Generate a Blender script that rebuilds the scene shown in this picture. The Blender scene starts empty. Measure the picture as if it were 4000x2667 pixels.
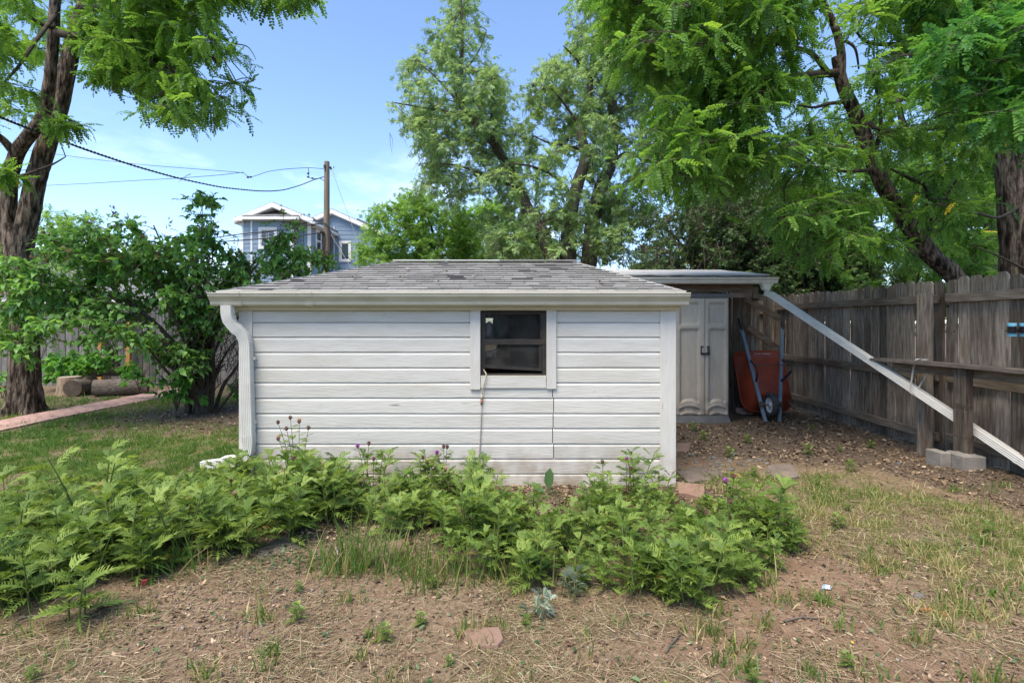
import bpy, math, random
import numpy as np
from mathutils import Vector, Matrix, noise as mnoise
from mathutils.bvhtree import BVHTree

SC = bpy.context.scene
COL = SC.collection
rnd = random.Random(11)
NR = np.random.default_rng(7)

# ------------------------------------------------------------------ camera
CAMH, FPX, HOR = 1.376, 2022.0, 1257.0
cam_data = bpy.data.cameras.new('camera')
cam = bpy.data.objects.new('camera', cam_data)
COL.objects.link(cam)
cam.location = (0, 0, CAMH)
cam.rotation_euler = (math.radians(90), 0, 0)
cam_data.sensor_width = 36.0
cam_data.lens = 36.0 * FPX / 4000.0
cam_data.shift_y = -(1333.5 - HOR) / 4000.0
cam_data.clip_start = 0.05
cam_data.clip_end = 900
SC.camera = cam

# ------------------------------------------------------------------ world, sun, exposure
SUN_EL, SUN_ROT = math.radians(63), math.radians(214)
world = bpy.data.worlds.new('World')
SC.world = world
world.use_nodes = True
wn, wl = world.node_tree.nodes, world.node_tree.links
wn.clear()
w_out = wn.new('ShaderNodeOutputWorld')
w_bg = wn.new('ShaderNodeBackground')
sky = wn.new('ShaderNodeTexSky')
sky.sky_type = 'NISHITA'
sky.sun_disc = False
sky.sun_elevation = SUN_EL
sky.sun_rotation = SUN_ROT
sky.altitude = 1600
sky.air_density = 1.0
sky.dust_density = 1.0
sky.ozone_density = 3.0
w_tc = wn.new('ShaderNodeTexCoord')
w_map = wn.new('ShaderNodeMapping')
w_map.inputs['Scale'].default_value = (1.0, 1.0, 2.6)
w_ns = wn.new('ShaderNodeTexNoise')
w_ns.inputs['Scale'].default_value = 3.4
w_ns.inputs['Detail'].default_value = 7.0
w_ns.inputs['Roughness'].default_value = 0.55
w_cr = wn.new('ShaderNodeMapRange')
w_cr.inputs['From Min'].default_value = 0.56
w_cr.inputs['From Max'].default_value = 0.74
w_sep = wn.new('ShaderNodeSeparateXYZ')
w_el = wn.new('ShaderNodeMapRange')          # clouds and pale air low over the horizon, all the way round
w_el.inputs['From Min'].default_value = 0.34
w_el.inputs['From Max'].default_value = 0.08
w_mul = wn.new('ShaderNodeMath'); w_mul.operation = 'MULTIPLY'
w_mix = wn.new('ShaderNodeMixRGB')
w_mix.inputs['Color2'].default_value = (7.6, 7.9, 8.4, 1)
w_mulc = wn.new('ShaderNodeMath'); w_mulc.operation = 'MULTIPLY'; w_mulc.inputs[1].default_value = 0.8
wl.new(w_tc.outputs['Generated'], w_map.inputs['Vector'])
wl.new(w_map.outputs['Vector'], w_ns.inputs['Vector'])
wl.new(w_ns.outputs['Fac'], w_cr.inputs['Value'])
wl.new(w_tc.outputs['Generated'], w_sep.inputs['Vector'])
wl.new(w_sep.outputs['Z'], w_el.inputs['Value'])
wl.new(w_cr.outputs['Result'], w_mul.inputs[0])
wl.new(w_el.outputs['Result'], w_mul.inputs[1])
wl.new(w_mul.outputs[0], w_mulc.inputs[0])
wl.new(w_mulc.outputs[0], w_mix.inputs['Fac'])
wl.new(sky.outputs['Color'], w_mix.inputs['Color1'])
wl.new(w_mix.outputs['Color'], w_bg.inputs['Color'])
w_bg.inputs['Strength'].default_value = 0.125
wl.new(w_bg.outputs['Background'], w_out.inputs['Surface'])

sun_data = bpy.data.lights.new('sun', 'SUN')
sun_data.energy = 2.4
sun_data.angle = math.radians(40)
sun_data.color = (1.0, 0.89, 0.74)
sun = bpy.data.objects.new('sun', sun_data)
COL.objects.link(sun)
sdir = Vector((math.sin(SUN_ROT) * math.cos(SUN_EL), math.cos(SUN_ROT) * math.cos(SUN_EL), math.sin(SUN_EL)))
sun.rotation_euler = sdir.to_track_quat('Z', 'Y').to_euler()

SC.view_settings.view_transform = 'Standard'
SC.view_settings.look = 'None'
SC.view_settings.exposure = 1.5
SC.view_settings.gamma = 1.0
SC.view_settings.use_curve_mapping = False
SC.render.engine = 'CYCLES'
SC.cycles.max_bounces = 7
SC.cycles.diffuse_bounces = 5
SC.cycles.glossy_bounces = 3
SC.cycles.transmission_bounces = 4
SC.cycles.transparent_max_bounces = 8
SC.cycles.sample_clamp_indirect = 6.0
SC.cycles.caustics_reflective = False
SC.cycles.caustics_refractive = False
SC.cycles.use_denoising = True

# ------------------------------------------------------------------ small helpers
def V3(x, y, z):
    return Vector((x, y, z))

def at(px, py, Y):
    """the point of the place that photo pixel (px, py) sees at distance Y"""
    return Vector(((px - 2000.0) / FPX * Y, Y, CAMH - (py - HOR) / FPX * Y))

def vnoise(x, y, seed=0):
    """value noise in 0..1, vectorised"""
    x = np.asarray(x, float); y = np.asarray(y, float)
    xi = np.floor(x).astype(np.int64); yi = np.floor(y).astype(np.int64)
    fx = x - xi; fy = y - yi
    fx = fx * fx * (3 - 2 * fx); fy = fy * fy * (3 - 2 * fy)
    def h(a, b):
        n = (a * 374761393 + b * 668265263 + seed * 982451653) & 0x7fffffff
        n = ((n ^ (n >> 13)) * 1274126177) & 0x7fffffff
        return ((n ^ (n >> 16)) & 0xffff) / 65535.0
    return (h(xi, yi) * (1 - fx) + h(xi + 1, yi) * fx) * (1 - fy) + (h(xi, yi + 1) * (1 - fx) + h(xi + 1, yi + 1) * fx) * fy

def fbm(x, y, seed=0, oct=4):
    x = np.asarray(x, float); y = np.asarray(y, float)
    s = 0; a = 0.5; t = 0
    for k in range(oct):
        s = s + a * vnoise(x * 2 ** k, y * 2 ** k, seed + k); t += a; a *= 0.5
    return s / t

def sstep(a, b, x):
    t = np.clip((np.asarray(x, float) - a) / (b - a), 0, 1)
    return t * t * (3 - 2 * t)

def ground_z(x, y):
    x = np.asarray(x, float); y = np.asarray(y, float)
    z = (fbm(x * 0.8, y * 0.8, 3) - 0.5) * 0.10 + (fbm(x * 4, y * 4, 5, 3) - 0.5) * 0.025
    bed = np.exp(-(((x + 1.6) / 1.3) ** 2 + ((y - 3.3) / 0.6) ** 2)) * 0.06 + np.exp(-(((x - 4.2) / 0.5) ** 2 + ((y - 4.7) / 0.45) ** 2)) * 0.05
    keep = sstep(0.0, 0.5, np.maximum(np.abs(x + 0.46) - 1.95, np.abs(y - 5.3) - 0.95))
    far = sstep(4.6, 6.0, y) * 0.6
    z = (z * (1 - far) + bed) * (0.25 + 0.75 * keep) - 0.01
    pth = (1 - sstep(0.36, 0.62, np.abs(x + 6.75))) * sstep(4.8, 5.3, y) * sstep(11.4, 10.9, y)
    return z * (1 - pth) - 0.012 * pth

def gz(x, y):
    return float(ground_z(np.array([x]), np.array([y]))[0])

class MB:
    """collects shapes into one mesh"""
    def __init__(s):
        s.v = []; s.f = []; s.m = []
    def add(s, verts, faces, mi=0):
        o = len(s.v)
        s.v.extend([tuple(p) for p in verts])
        s.f.extend([tuple(i + o for i in f) for f in faces])
        s.m.extend([mi] * len(faces))
    def box(s, lo, hi, mi=0, M=None):
        x0, y0, z0 = lo; x1, y1, z1 = hi
        p = [V3(x0, y0, z0), V3(x1, y0, z0), V3(x1, y1, z0), V3(x0, y1, z0), V3(x0, y0, z1), V3(x1, y0, z1), V3(x1, y1, z1), V3(x0, y1, z1)]
        if M is not None:
            p = [M @ q for q in p]
        s.add(p, [(0, 3, 2, 1), (4, 5, 6, 7), (0, 1, 5, 4), (1, 2, 6, 5), (2, 3, 7, 6), (3, 0, 4, 7)], mi)
    def bar(s, a, b, w, t, up=(0, 0, 1), mi=0):
        """a rectangular bar from a to b, w wide across, t thick along up"""
        a = Vector(a); b = Vector(b); d = (b - a).normalized(); u = Vector(up)
        sd = d.cross(u)
        if sd.length < 1e-5:
            sd = d.cross(V3(1, 0, 0))
        sd.normalize(); u = sd.cross(d).normalized()
        sd *= w / 2; u = u * (t / 2)
        p = [a - sd - u, a + sd - u, a + sd + u, a - sd + u, b - sd - u, b + sd - u, b + sd + u, b - sd + u]
        s.add(p, [(0, 1, 2, 3), (7, 6, 5, 4), (0, 4, 5, 1), (1, 5, 6, 2), (2, 6, 7, 3), (3, 7, 4, 0)], mi)
    def tube(s, pts, radii, n=8, mi=0, cap=True, warp=None):
        pts = [Vector(p) for p in pts]
        if not hasattr(radii, '__len__'):
            radii = [radii] * len(pts)
        o = len(s.v); prev = None
        for i, p in enumerate(pts):
            t = (pts[min(i + 1, len(pts) - 1)] - pts[max(i - 1, 0)])
            if t.length < 1e-9:
                t = V3(0, 0, 1)
            t.normalize()
            if prev is None:
                a = t.cross(V3(0, 1, 0)) if abs(t.y) < 0.9 else t.cross(V3(1, 0, 0))
            else:
                a = prev - t * prev.dot(t)
                if a.length < 1e-6:
                    a = t.orthogonal()
            a.normalize(); prev = a
            b = t.cross(a)
            for k in range(n):
                an = 2 * math.pi * k / n
                r = radii[i] * (warp(i, k, an) if warp else 1.0)
                s.v.append(tuple(p + a * (math.cos(an) * r) + b * (math.sin(an) * r)))
        for i in range(len(pts) - 1):
            for k in range(n):
                k2 = (k + 1) % n
                s.f.append((o + i * n + k, o + i * n + k2, o + (i + 1) * n + k2, o + (i + 1) * n + k)); s.m.append(mi)
        if cap:
            s.f.append(tuple(o + k for k in reversed(range(n)))); s.m.append(mi)
            e = o + (len(pts) - 1) * n
            s.f.append(tuple(e + k for k in range(n))); s.m.append(mi)
    def loft(s, rings, mi=0, cap0=True, cap1=True, close=True):
        n = len(rings[0]); o = len(s.v)
        for r in rings:
            s.v.extend([tuple(p) for p in r])
        for i in range(len(rings) - 1):
            for k in range(n if close else n - 1):
                k2 = (k + 1) % n
                s.f.append((o + i * n + k, o + i * n + k2, o + (i + 1) * n + k2, o + (i + 1) * n + k)); s.m.append(mi)
        if cap0:
            s.f.append(tuple(o + k for k in reversed(range(n)))); s.m.append(mi)
        if cap1:
            e = o + (len(rings) - 1) * n
            s.f.append(tuple(e + k for k in range(n))); s.m.append(mi)
    def mesh(s, name, mats, smooth=False):
        me = bpy.data.meshes.new(name)
        me.from_pydata(s.v, [], s.f)
        for m in (mats if isinstance(mats, (list, tuple)) else [mats]):
            me.materials.append(m)
        if any(s.m):
            me.polygons.foreach_set('material_index', s.m)
        if smooth:
            me.polygons.foreach_set('use_smooth', [True] * len(me.polygons))
        me.update()
        return me
    def build(s, name, mats, parent=None, smooth=False, auto=None, bevel=0):
        o = bpy.data.objects.new(name, s.mesh(name, mats, smooth))
        COL.objects.link(o)
        if parent is not None:
            o.parent = parent
            o.matrix_parent_inverse = parent_inv(parent)
        if bevel:
            b = o.modifiers.new('bevel', 'BEVEL'); b.width = bevel; b.segments = 2; b.limit_method = 'ANGLE'
        if auto:
            smooth_by_angle(o.data, auto)
        return o

def smooth_by_angle(me, deg):
    me.polygons.foreach_set('use_smooth', [True] * len(me.polygons))
    me.set_sharp_from_angle(angle=math.radians(deg))

def world_mat(o):
    M = o.matrix_basis.copy()
    while o.parent is not None:
        M = o.parent.matrix_basis @ o.matrix_parent_inverse @ M
        o = o.parent
    return M

def parent_inv(p):
    return world_mat(p).inverted()

def obj(name, me, parent=None, M=None):
    o = bpy.data.objects.new(name, me)
    COL.objects.link(o)
    if parent is not None:
        o.parent = parent
        o.matrix_parent_inverse = parent_inv(parent)
    if M is not None:
        o.matrix_basis = M
    return o

def tag(o, label, cat=None, group=None, kind=None):
    if label:
        o['label'] = label
    if cat:
        o['category'] = cat
    if group:
        o['group'] = group
    if kind:
        o['kind'] = kind
    return o

def thing(name, loc, label, cat, group=None, rz=0):
    o = bpy.data.objects.new(name, None)
    o.empty_display_size = 0.1
    o.location = loc
    o.rotation_euler = (0, 0, rz)
    COL.objects.link(o)
    return tag(o, label, cat, group)

def raw_mesh(name, co, loops, starts, mat, tint=None, smooth=False):
    """fast mesh from arrays; tint is one value per face"""
    me = bpy.data.meshes.new(name)
    me.vertices.add(len(co)); me.vertices.foreach_set('co', np.ascontiguousarray(co, np.float32).ravel())
    me.loops.add(len(loops)); me.loops.foreach_set('vertex_index', np.ascontiguousarray(loops, np.int32))
    me.polygons.add(len(starts)); me.polygons.foreach_set('loop_start', np.ascontiguousarray(starts, np.int32))
    if tint is not None:
        at_ = me.attributes.new('tint', 'FLOAT', 'FACE')
        at_.data.foreach_set('value', np.ascontiguousarray(tint, np.float32))
    if smooth:
        me.polygons.foreach_set('use_smooth', np.ones(len(starts), bool))
    me.materials.append(mat)
    me.update(calc_edges=True)
    return me

def bake(name, templ, R, pos, tint, mat):
    """many copies of a template (verts, faces) at rotations*scale R (N,3,3) and positions (N,3), as one mesh"""
    tv, tf = templ
    tv = np.asarray(tv, float); N = len(pos)
    co = np.einsum('nij,vj->nvi', R, tv) + pos[:, None, :]
    lo = np.concatenate([np.asarray(f) for f in tf])
    sizes = np.array([len(f) for f in tf])
    st = np.concatenate([[0], np.cumsum(sizes)[:-1]])
    loops = (lo[None, :] + (np.arange(N) * len(tv))[:, None]).ravel()
    starts = (st[None, :] + (np.arange(N) * len(lo))[:, None]).ravel()
    tt = np.repeat(tint, len(tf))
    return raw_mesh(name, co.reshape(-1, 3), loops, starts, mat, tt)

def norm(a):
    return a / np.maximum(np.linalg.norm(a, axis=-1, keepdims=True), 1e-9)

def frames(d, up, scale):
    """(N,3,3): template y along d, z as near as possible to up"""
    d = norm(d); x = norm(np.cross(d, up)); z = np.cross(x, d)
    R = np.stack([x, d, z], axis=2)
    return R * np.asarray(scale)[:, None, None]

def sticks(name, P0, P1, r0, r1, mat, mid=None):
    """many thin three-sided twigs as one mesh; mid bends them"""
    P0 = np.asarray(P0, float); P1 = np.asarray(P1, float); N = len(P0)
    pts = [P0, P1] if mid is None else [P0, mid, P1]
    rr = [r0, r1] if mid is None else [r0, (np.asarray(r0) + np.asarray(r1)) / 2, r1]
    d = norm(P1 - P0)
    ref = np.where(np.abs(d[:, 2:3]) < 0.9, np.array([[0, 0, 1.0]]), np.array([[1.0, 0, 0]]))
    a = norm(np.cross(d, ref)); b = np.cross(d, a)
    co = []
    for p, r in zip(pts, rr):
        r = np.broadcast_to(np.asarray(r, float), (N,))[:, None]
        for k in range(3):
            an = 2 * math.pi * k / 3
            co.append(p + a * np.cos(an) * r + b * np.sin(an) * r)
    co = np.stack(co, 1)
    nv = co.shape[1]
    fs = []
    for s in range(len(pts) - 1):
        for k in range(3):
            k2 = (k + 1) % 3
            fs.append([s * 3 + k, s * 3 + k2, s * 3 + 3 + k2, s * 3 + 3 + k])
    lo = np.array(fs).ravel()
    loops = (lo[None] + (np.arange(N) * nv)[:, None]).ravel()
    starts = np.arange(N * len(fs)) * 4
    return raw_mesh(name, co.reshape(-1, 3), loops, starts, mat)

# ------------------------------------------------------------------ materials
def nodes_of(name):
    m = bpy.data.materials.new(name)
    m.use_nodes = True
    nt = m.node_tree
    return m, nt.nodes, nt.links, nt.nodes['Principled BSDF']

def rgb(*c):
    return (c[0], c[1], c[2], 1.0)

def ramp(nd, stops):
    r = nd.new('ShaderNodeValToRGB')
    e = r.color_ramp.elements
    while len(e) < len(stops):
        e.new(0.5)
    for el, (p, c) in zip(e, stops):
        el.position = p; el.color = rgb(*c)
    return r

def surf(name, stops, scale=6.0, stretch=(1, 1, 1), rough=0.7, bump=0.0, bscale=None, bstretch=None, detail=6, var=0.0, spec=0.3, metal=0.0, speck=None, dist=0.01, wear=None, splash=None):
    """noise coloured surface; var = brightness change from object to object; speck = (colour, threshold, scale);
    wear = (colour, amount, scale, stretch) a second broader stain"""
    m, nd, ln, bs = nodes_of(name)
    tc = nd.new('ShaderNodeTexCoord'); mp = nd.new('ShaderNodeMapping'); oi = nd.new('ShaderNodeObjectInfo')
    mp.inputs['Scale'].default_value = stretch
    ad = nd.new('ShaderNodeVectorMath'); ad.operation = 'ADD'
    ml = nd.new('ShaderNodeMath'); ml.operation = 'MULTIPLY'; ml.inputs[1].default_value = 37.0
    ln.new(oi.outputs['Random'], ml.inputs[0])
    ln.new(tc.outputs['Object'], ad.inputs[0]); ln.new(ml.outputs[0], ad.inputs[1])
    ln.new(ad.outputs[0], mp.inputs['Vector'])
    ns = nd.new('ShaderNodeTexNoise'); ns.inputs['Scale'].default_value = scale; ns.inputs['Detail'].default_value = detail
    ns.inputs['Roughness'].default_value = 0.6
    ln.new(mp.outputs['Vector'], ns.inputs['Vector'])
    rp = ramp(nd, stops)
    ln.new(ns.outputs['Fac'], rp.inputs['Fac'])
    col = rp.outputs['Color']
    if wear:
        mp3 = nd.new('ShaderNodeMapping'); mp3.inputs['Scale'].default_value = wear[3]
        ln.new(ad.outputs[0], mp3.inputs['Vector'])
        n3 = nd.new('ShaderNodeTexNoise'); n3.inputs['Scale'].default_value = wear[2]; n3.inputs['Detail'].default_value = 5
        ln.new(mp3.outputs['Vector'], n3.inputs['Vector'])
        mr = nd.new('ShaderNodeMapRange'); mr.inputs['From Min'].default_value = 0.5; mr.inputs['From Max'].default_value = 0.75
        mr.inputs['To Max'].default_value = wear[1]
        ln.new(n3.outputs['Fac'], mr.inputs['Value'])
        mx = nd.new('ShaderNodeMixRGB'); mx.inputs['Color2'].default_value = rgb(*wear[0])
        ln.new(mr.outputs['Result'], mx.inputs['Fac']); ln.new(col, mx.inputs['Color1'])
        col = mx.outputs['Color']
    if splash:                               # soil splashed on to the foot of the wall
        ge = nd.new('ShaderNodeNewGeometry'); sx = nd.new('ShaderNodeSeparateXYZ'); ln.new(ge.outputs['Position'], sx.inputs['Vector'])
        n4 = nd.new('ShaderNodeTexNoise'); n4.inputs['Scale'].default_value = 7; n4.inputs['Detail'].default_value = 8
        ln.new(ge.outputs['Position'], n4.inputs['Vector'])
        m1 = nd.new('ShaderNodeMapRange'); m1.inputs['From Min'].default_value = splash[1]; m1.inputs['From Max'].default_value = 0.0; m1.inputs['To Max'].default_value = 1.1
        m2 = nd.new('ShaderNodeMapRange'); m2.inputs['From Min'].default_value = 0.38; m2.inputs['From Max'].default_value = 0.68
        m3 = nd.new('ShaderNodeMath'); m3.operation = 'MULTIPLY'
        ln.new(sx.outputs['Z'], m1.inputs['Value']); ln.new(n4.outputs['Fac'], m2.inputs['Value']); ln.new(m1.outputs['Result'], m3.inputs[0]); ln.new(m2.outputs['Result'], m3.inputs[1])
        mx = nd.new('ShaderNodeMixRGB'); mx.inputs['Color2'].default_value = rgb(*splash[0])
        ln.new(m3.outputs[0], mx.inputs['Fac']); ln.new(col, mx.inputs['Color1']); col = mx.outputs['Color']
    for speck in ([speck] if speck and not isinstance(speck, list) else speck or []):
        n2 = nd.new('ShaderNodeTexNoise'); n2.inputs['Scale'].default_value = speck[2]; n2.inputs['Detail'].default_value = 3
        if len(speck) > 3:
            mp4 = nd.new('ShaderNodeMapping'); mp4.inputs['Scale'].default_value = speck[3]
            ln.new(ad.outputs[0], mp4.inputs['Vector']); ln.new(mp4.outputs['Vector'], n2.inputs['Vector'])
        else:
            ln.new(ad.outputs[0], n2.inputs['Vector'])
        gt = nd.new('ShaderNodeMapRange'); gt.inputs['From Min'].default_value = speck[1]; gt.inputs['From Max'].default_value = speck[1] + 0.03
        ln.new(n2.outputs['Fac'], gt.inputs['Value'])
        mx = nd.new('ShaderNodeMixRGB'); mx.inputs['Color2'].default_value = rgb(*speck[0])
        ln.new(gt.outputs['Result'], mx.inputs['Fac']); ln.new(col, mx.inputs['Color1'])
        col = mx.outputs['Color']
    if var:
        mr = nd.new('ShaderNodeMapRange'); mr.inputs['To Min'].default_value = 1 - var; mr.inputs['To Max'].default_value = 1 + var
        hs = nd.new('ShaderNodeHueSaturation')
        ln.new(oi.outputs['Random'], mr.inputs['Value']); ln.new(mr.outputs['Result'], hs.inputs['Value'])
        ln.new(col, hs.inputs['Color']); col = hs.outputs['Color']
    ln.new(col, bs.inputs['Base Color'])
    bs.inputs['Roughness'].default_value = rough
    bs.inputs['Specular IOR Level'].default_value = spec
    bs.inputs['Metallic'].default_value = metal
    if bump:
        mp2 = nd.new('ShaderNodeMapping'); mp2.inputs['Scale'].default_value = bstretch or stretch
        ln.new(ad.outputs[0], mp2.inputs['Vector'])
        nb = nd.new('ShaderNodeTexNoise'); nb.inputs['Scale'].default_value = bscale or scale * 3; nb.inputs['Detail'].default_value = 5
        ln.new(mp2.outputs['Vector'], nb.inputs['Vector'])
        bp = nd.new('ShaderNodeBump'); bp.inputs['Strength'].default_value = bump; bp.inputs['Distance'].default_value = dist
        ln.new(nb.outputs['Fac'], bp.inputs['Height']); ln.new(bp.outputs['Normal'], bs.inputs['Normal'])
    return m

def leafmat(name, stops, trans=0.35, rough=0.5, tcol=1.6, spec=0.25, gain=1.0, pick=False):
    """leaf: colour picked per leaf by tint + object random; part of the light goes through"""
    m, nd, ln, bs = nodes_of(name)
    a = nd.new('ShaderNodeAttribute'); a.attribute_name = 'tint'
    oi = nd.new('ShaderNodeObjectInfo')
    ad = nd.new('ShaderNodeMath'); ad.operation = 'ADD'
    fr = nd.new('ShaderNodeMath'); fr.operation = 'FRACT'
    rp = ramp(nd, [(p, tuple(min(.75, v * gain) for v in c)) for p, c in stops])
    if pick:                                 # leaves that are objects of their own share meshes: vary them one by one
        ln.new(a.outputs['Fac'], ad.inputs[0]); ln.new(oi.outputs['Random'], ad.inputs[1]); ln.new(ad.outputs[0], fr.inputs[0])
        ln.new(fr.outputs[0], rp.inputs['Fac'])
    else:
        ln.new(a.outputs['Fac'], rp.inputs['Fac'])
    ln.new(rp.outputs['Color'], bs.inputs['Base Color'])
    bs.inputs['Roughness'].default_value = rough
    bs.inputs['Specular IOR Level'].default_value = spec
    if trans > 0:
        tr = nd.new('ShaderNodeBsdfTranslucent')
        g = nd.new('ShaderNodeMixRGB'); g.blend_type = 'MULTIPLY'; g.inputs['Fac'].default_value = 1.0
        g.inputs['Color2'].default_value = rgb(tcol * 1.12, tcol * 1.1, tcol * 0.62)
        ln.new(rp.outputs['Color'], g.inputs['Color1']); ln.new(g.outputs['Color'], tr.inputs['Color'])
        mx = nd.new('ShaderNodeMixShader'); mx.inputs['Fac'].default_value = trans
        ln.new(bs.outputs['BSDF'], mx.inputs[1]); ln.new(tr.outputs['BSDF'], mx.inputs[2])
        ln.new(mx.outputs['Shader'], nd['Material Output'].inputs['Surface'])
    return m

WHITE = surf('white_painted_wood', [(0.25, (0.53, 0.505, 0.445)), (0.5, (0.60, 0.575, 0.515)), (0.8, (0.64, 0.615, 0.555))], scale=3.0, stretch=(1.2, 8, 8), rough=0.55, bump=0.38,
             bscale=9, bstretch=(1.0, 13, 13), var=0.05, speck=[((0.22, 0.19, 0.16), 0.75, 26), ((0.20, 0.185, 0.165), 0.735, 5, (1, 26, 26)), ((0.30, 0.27, 0.23), 0.745, 2.2, (1, 5, 5))], dist=0.008, wear=((0.50, 0.47, 0.39), 0.75, 1.3, (1, 3, 3)), splash=((0.30, 0.235, 0.165), 0.42))
WHITE_V = surf('white_painted_trim', [(0.25, (0.53, 0.505, 0.45)), (0.6, (0.61, 0.585, 0.53))], scale=3.0, stretch=(8, 8, 1.0), rough=0.55, bump=0.45,
               bscale=12, bstretch=(20, 20, 1.0), var=0.04, speck=[((0.25, 0.22, 0.18), 0.73, 26), ((0.25, 0.22, 0.19), 0.70, 5, (26, 26, 1))], dist=0.006, wear=((0.50, 0.47, 0.40), 0.5, 2.5, (1, 1, 1)), splash=((0.30, 0.235, 0.165), 0.35))
GUTTER = surf('cream_metal_gutter', [(0.3, (0.47, 0.44, 0.34)), (0.7, (0.56, 0.53, 0.42))], scale=5, stretch=(1, 4, 4), rough=0.38, bump=0.04, spec=0.5, wear=((0.33, 0.31, 0.22), 0.45, 3, (1.2, 1, 1)), speck=((0.10, 0.085, 0.06), 0.78, 30))
DOWNSP = surf('white_metal_downspout', [(0.3, (0.56, 0.54, 0.48)), (0.7, (0.65, 0.63, 0.565))], scale=6, rough=0.38, bump=0.03, spec=0.5, wear=((0.45, 0.42, 0.35), 0.35, 5, (1, 1, 1)), speck=((0.06, 0.05, 0.04), 0.76, 40))
SOFFIT = surf('cream_painted_board', [(0.3, (0.50, 0.47, 0.38)), (0.7, (0.60, 0.57, 0.47))], scale=4, stretch=(1, 10, 10), rough=0.6, bump=0.3, bstretch=(1, 20, 20), bscale=8, dist=0.004)
SHINGLE = surf('grey_asphalt_shingle', [(0.2, (0.22, 0.213, 0.203)), (0.5, (0.31, 0.302, 0.29)), (0.8, (0.40, 0.39, 0.375))], scale=170, detail=2, rough=0.95, bump=0.5, bscale=260, var=0.12, spec=0.1, dist=0.003, wear=((0.17, 0.165, 0.155), 0.55, 9, (1, 1, 1)))
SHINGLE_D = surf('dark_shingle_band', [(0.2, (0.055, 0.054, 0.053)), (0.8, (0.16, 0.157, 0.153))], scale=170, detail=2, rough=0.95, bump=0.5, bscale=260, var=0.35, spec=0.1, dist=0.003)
CONCRETE = surf('old_concrete', [(0.2, (0.15, 0.135, 0.115)), (0.8, (0.30, 0.275, 0.24))], scale=9, rough=0.95, bump=0.6, bscale=40, dist=0.006)
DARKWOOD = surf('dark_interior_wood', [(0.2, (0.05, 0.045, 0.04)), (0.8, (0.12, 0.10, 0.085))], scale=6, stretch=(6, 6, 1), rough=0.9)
FENCE = surf('weathered_fence_wood', [(0.24, (0.062, 0.045, 0.033)), (0.45, (0.18, 0.145, 0.11)), (0.62, (0.28, 0.235, 0.185)), (0.85, (0.44, 0.38, 0.315))], scale=5.0, stretch=(9, 9, 0.9), rough=0.9, bump=0.6,
             bscale=8, bstretch=(15, 15, 0.8), var=0.55, spec=0.15, dist=0.006, wear=((0.095, 0.052, 0.028), 0.7, 2.2, (3, 3, 0.8)), speck=((0.028, 0.022, 0.018), 0.735, 11))
FENCE_H = surf('weathered_rail_wood', [(0.2, (0.085, 0.063, 0.045)), (0.5, (0.185, 0.147, 0.11)), (0.85, (0.34, 0.29, 0.232))], scale=5.0, stretch=(9, 0.9, 9), rough=0.9, bump=0.7,
               bscale=10, bstretch=(22, 1.0, 22), var=0.18, spec=0.15, dist=0.006, wear=((0.10, 0.058, 0.034), 0.5, 2, (3, 0.8, 3)))
FENCE_X = surf('weathered_beam_wood', [(0.2, (0.095, 0.066, 0.045)), (0.5, (0.21, 0.16, 0.118)), (0.85, (0.36, 0.30, 0.235))], scale=5.0, stretch=(0.9, 9, 9), rough=0.9, bump=0.7,
               bscale=10, bstretch=(1.0, 22, 22), var=0.2, spec=0.15, dist=0.006, wear=((0.14, 0.06, 0.03), 0.6, 2, (0.8, 3, 3)))
FENCE_G = surf('grey_fence_wood', [(0.2, (0.085, 0.078, 0.072)), (0.5, (0.17, 0.16, 0.148)), (0.85, (0.30, 0.285, 0.265))], scale=5.0, stretch=(9, 9, 0.9), rough=0.9, bump=0.5,
               bscale=10, bstretch=(22, 22, 1.0), var=0.3, spec=0.15, dist=0.006)
NEWWOOD = surf('orange_new_post', [(0.2, (0.42, 0.20, 0.05)), (0.8, (0.58, 0.32, 0.10))], scale=5, stretch=(8, 8, 1), rough=0.7)
BARK = surf('furrowed_bark', [(0.36, (0.016, 0.012, 0.009)), (0.47, (0.075, 0.057, 0.043)), (0.60, (0.20, 0.157, 0.12)), (0.78, (0.33, 0.26, 0.20))], scale=8, stretch=(2.6, 2.6, 0.5), rough=0.95, bump=1.0,
            bscale=11, bstretch=(3.0, 3.0, 0.7), spec=0.1, dist=0.05, detail=8)
BARK_T = surf('thin_branch_bark', [(0.3, (0.035, 0.028, 0.022)), (0.7, (0.10, 0.082, 0.066))], scale=14, stretch=(2, 2, 1), rough=0.95, bump=0.6, bscale=30, spec=0.1)
BARK_A = surf('ash_bark', [(0.3, (0.055, 0.046, 0.038)), (0.7, (0.175, 0.148, 0.12))], scale=12, stretch=(2.5, 2.5, 0.7), rough=0.95, bump=0.8, bscale=20, spec=0.1, dist=0.03)
TWIG = surf('grey_twig', [(0.3, (0.07, 0.058, 0.047)), (0.7, (0.17, 0.145, 0.12))], scale=20, rough=0.95, spec=0.1)
LILACSTEM = surf('lilac_stem', [(0.3, (0.045, 0.033, 0.025)), (0.7, (0.13, 0.10, 0.075))], scale=16, stretch=(2, 2, 0.6), rough=0.9, bump=0.5, bscale=30, spec=0.1)
LOGBARK = surf('log_bark', [(0.2, (0.07, 0.055, 0.043)), (0.5, (0.19, 0.155, 0.125)), (0.85, (0.33, 0.285, 0.235))], scale=9, stretch=(1, 4, 4), rough=0.95, bump=1.0, bscale=16, bstretch=(1, 4, 4), spec=0.1, dist=0.03)
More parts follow.
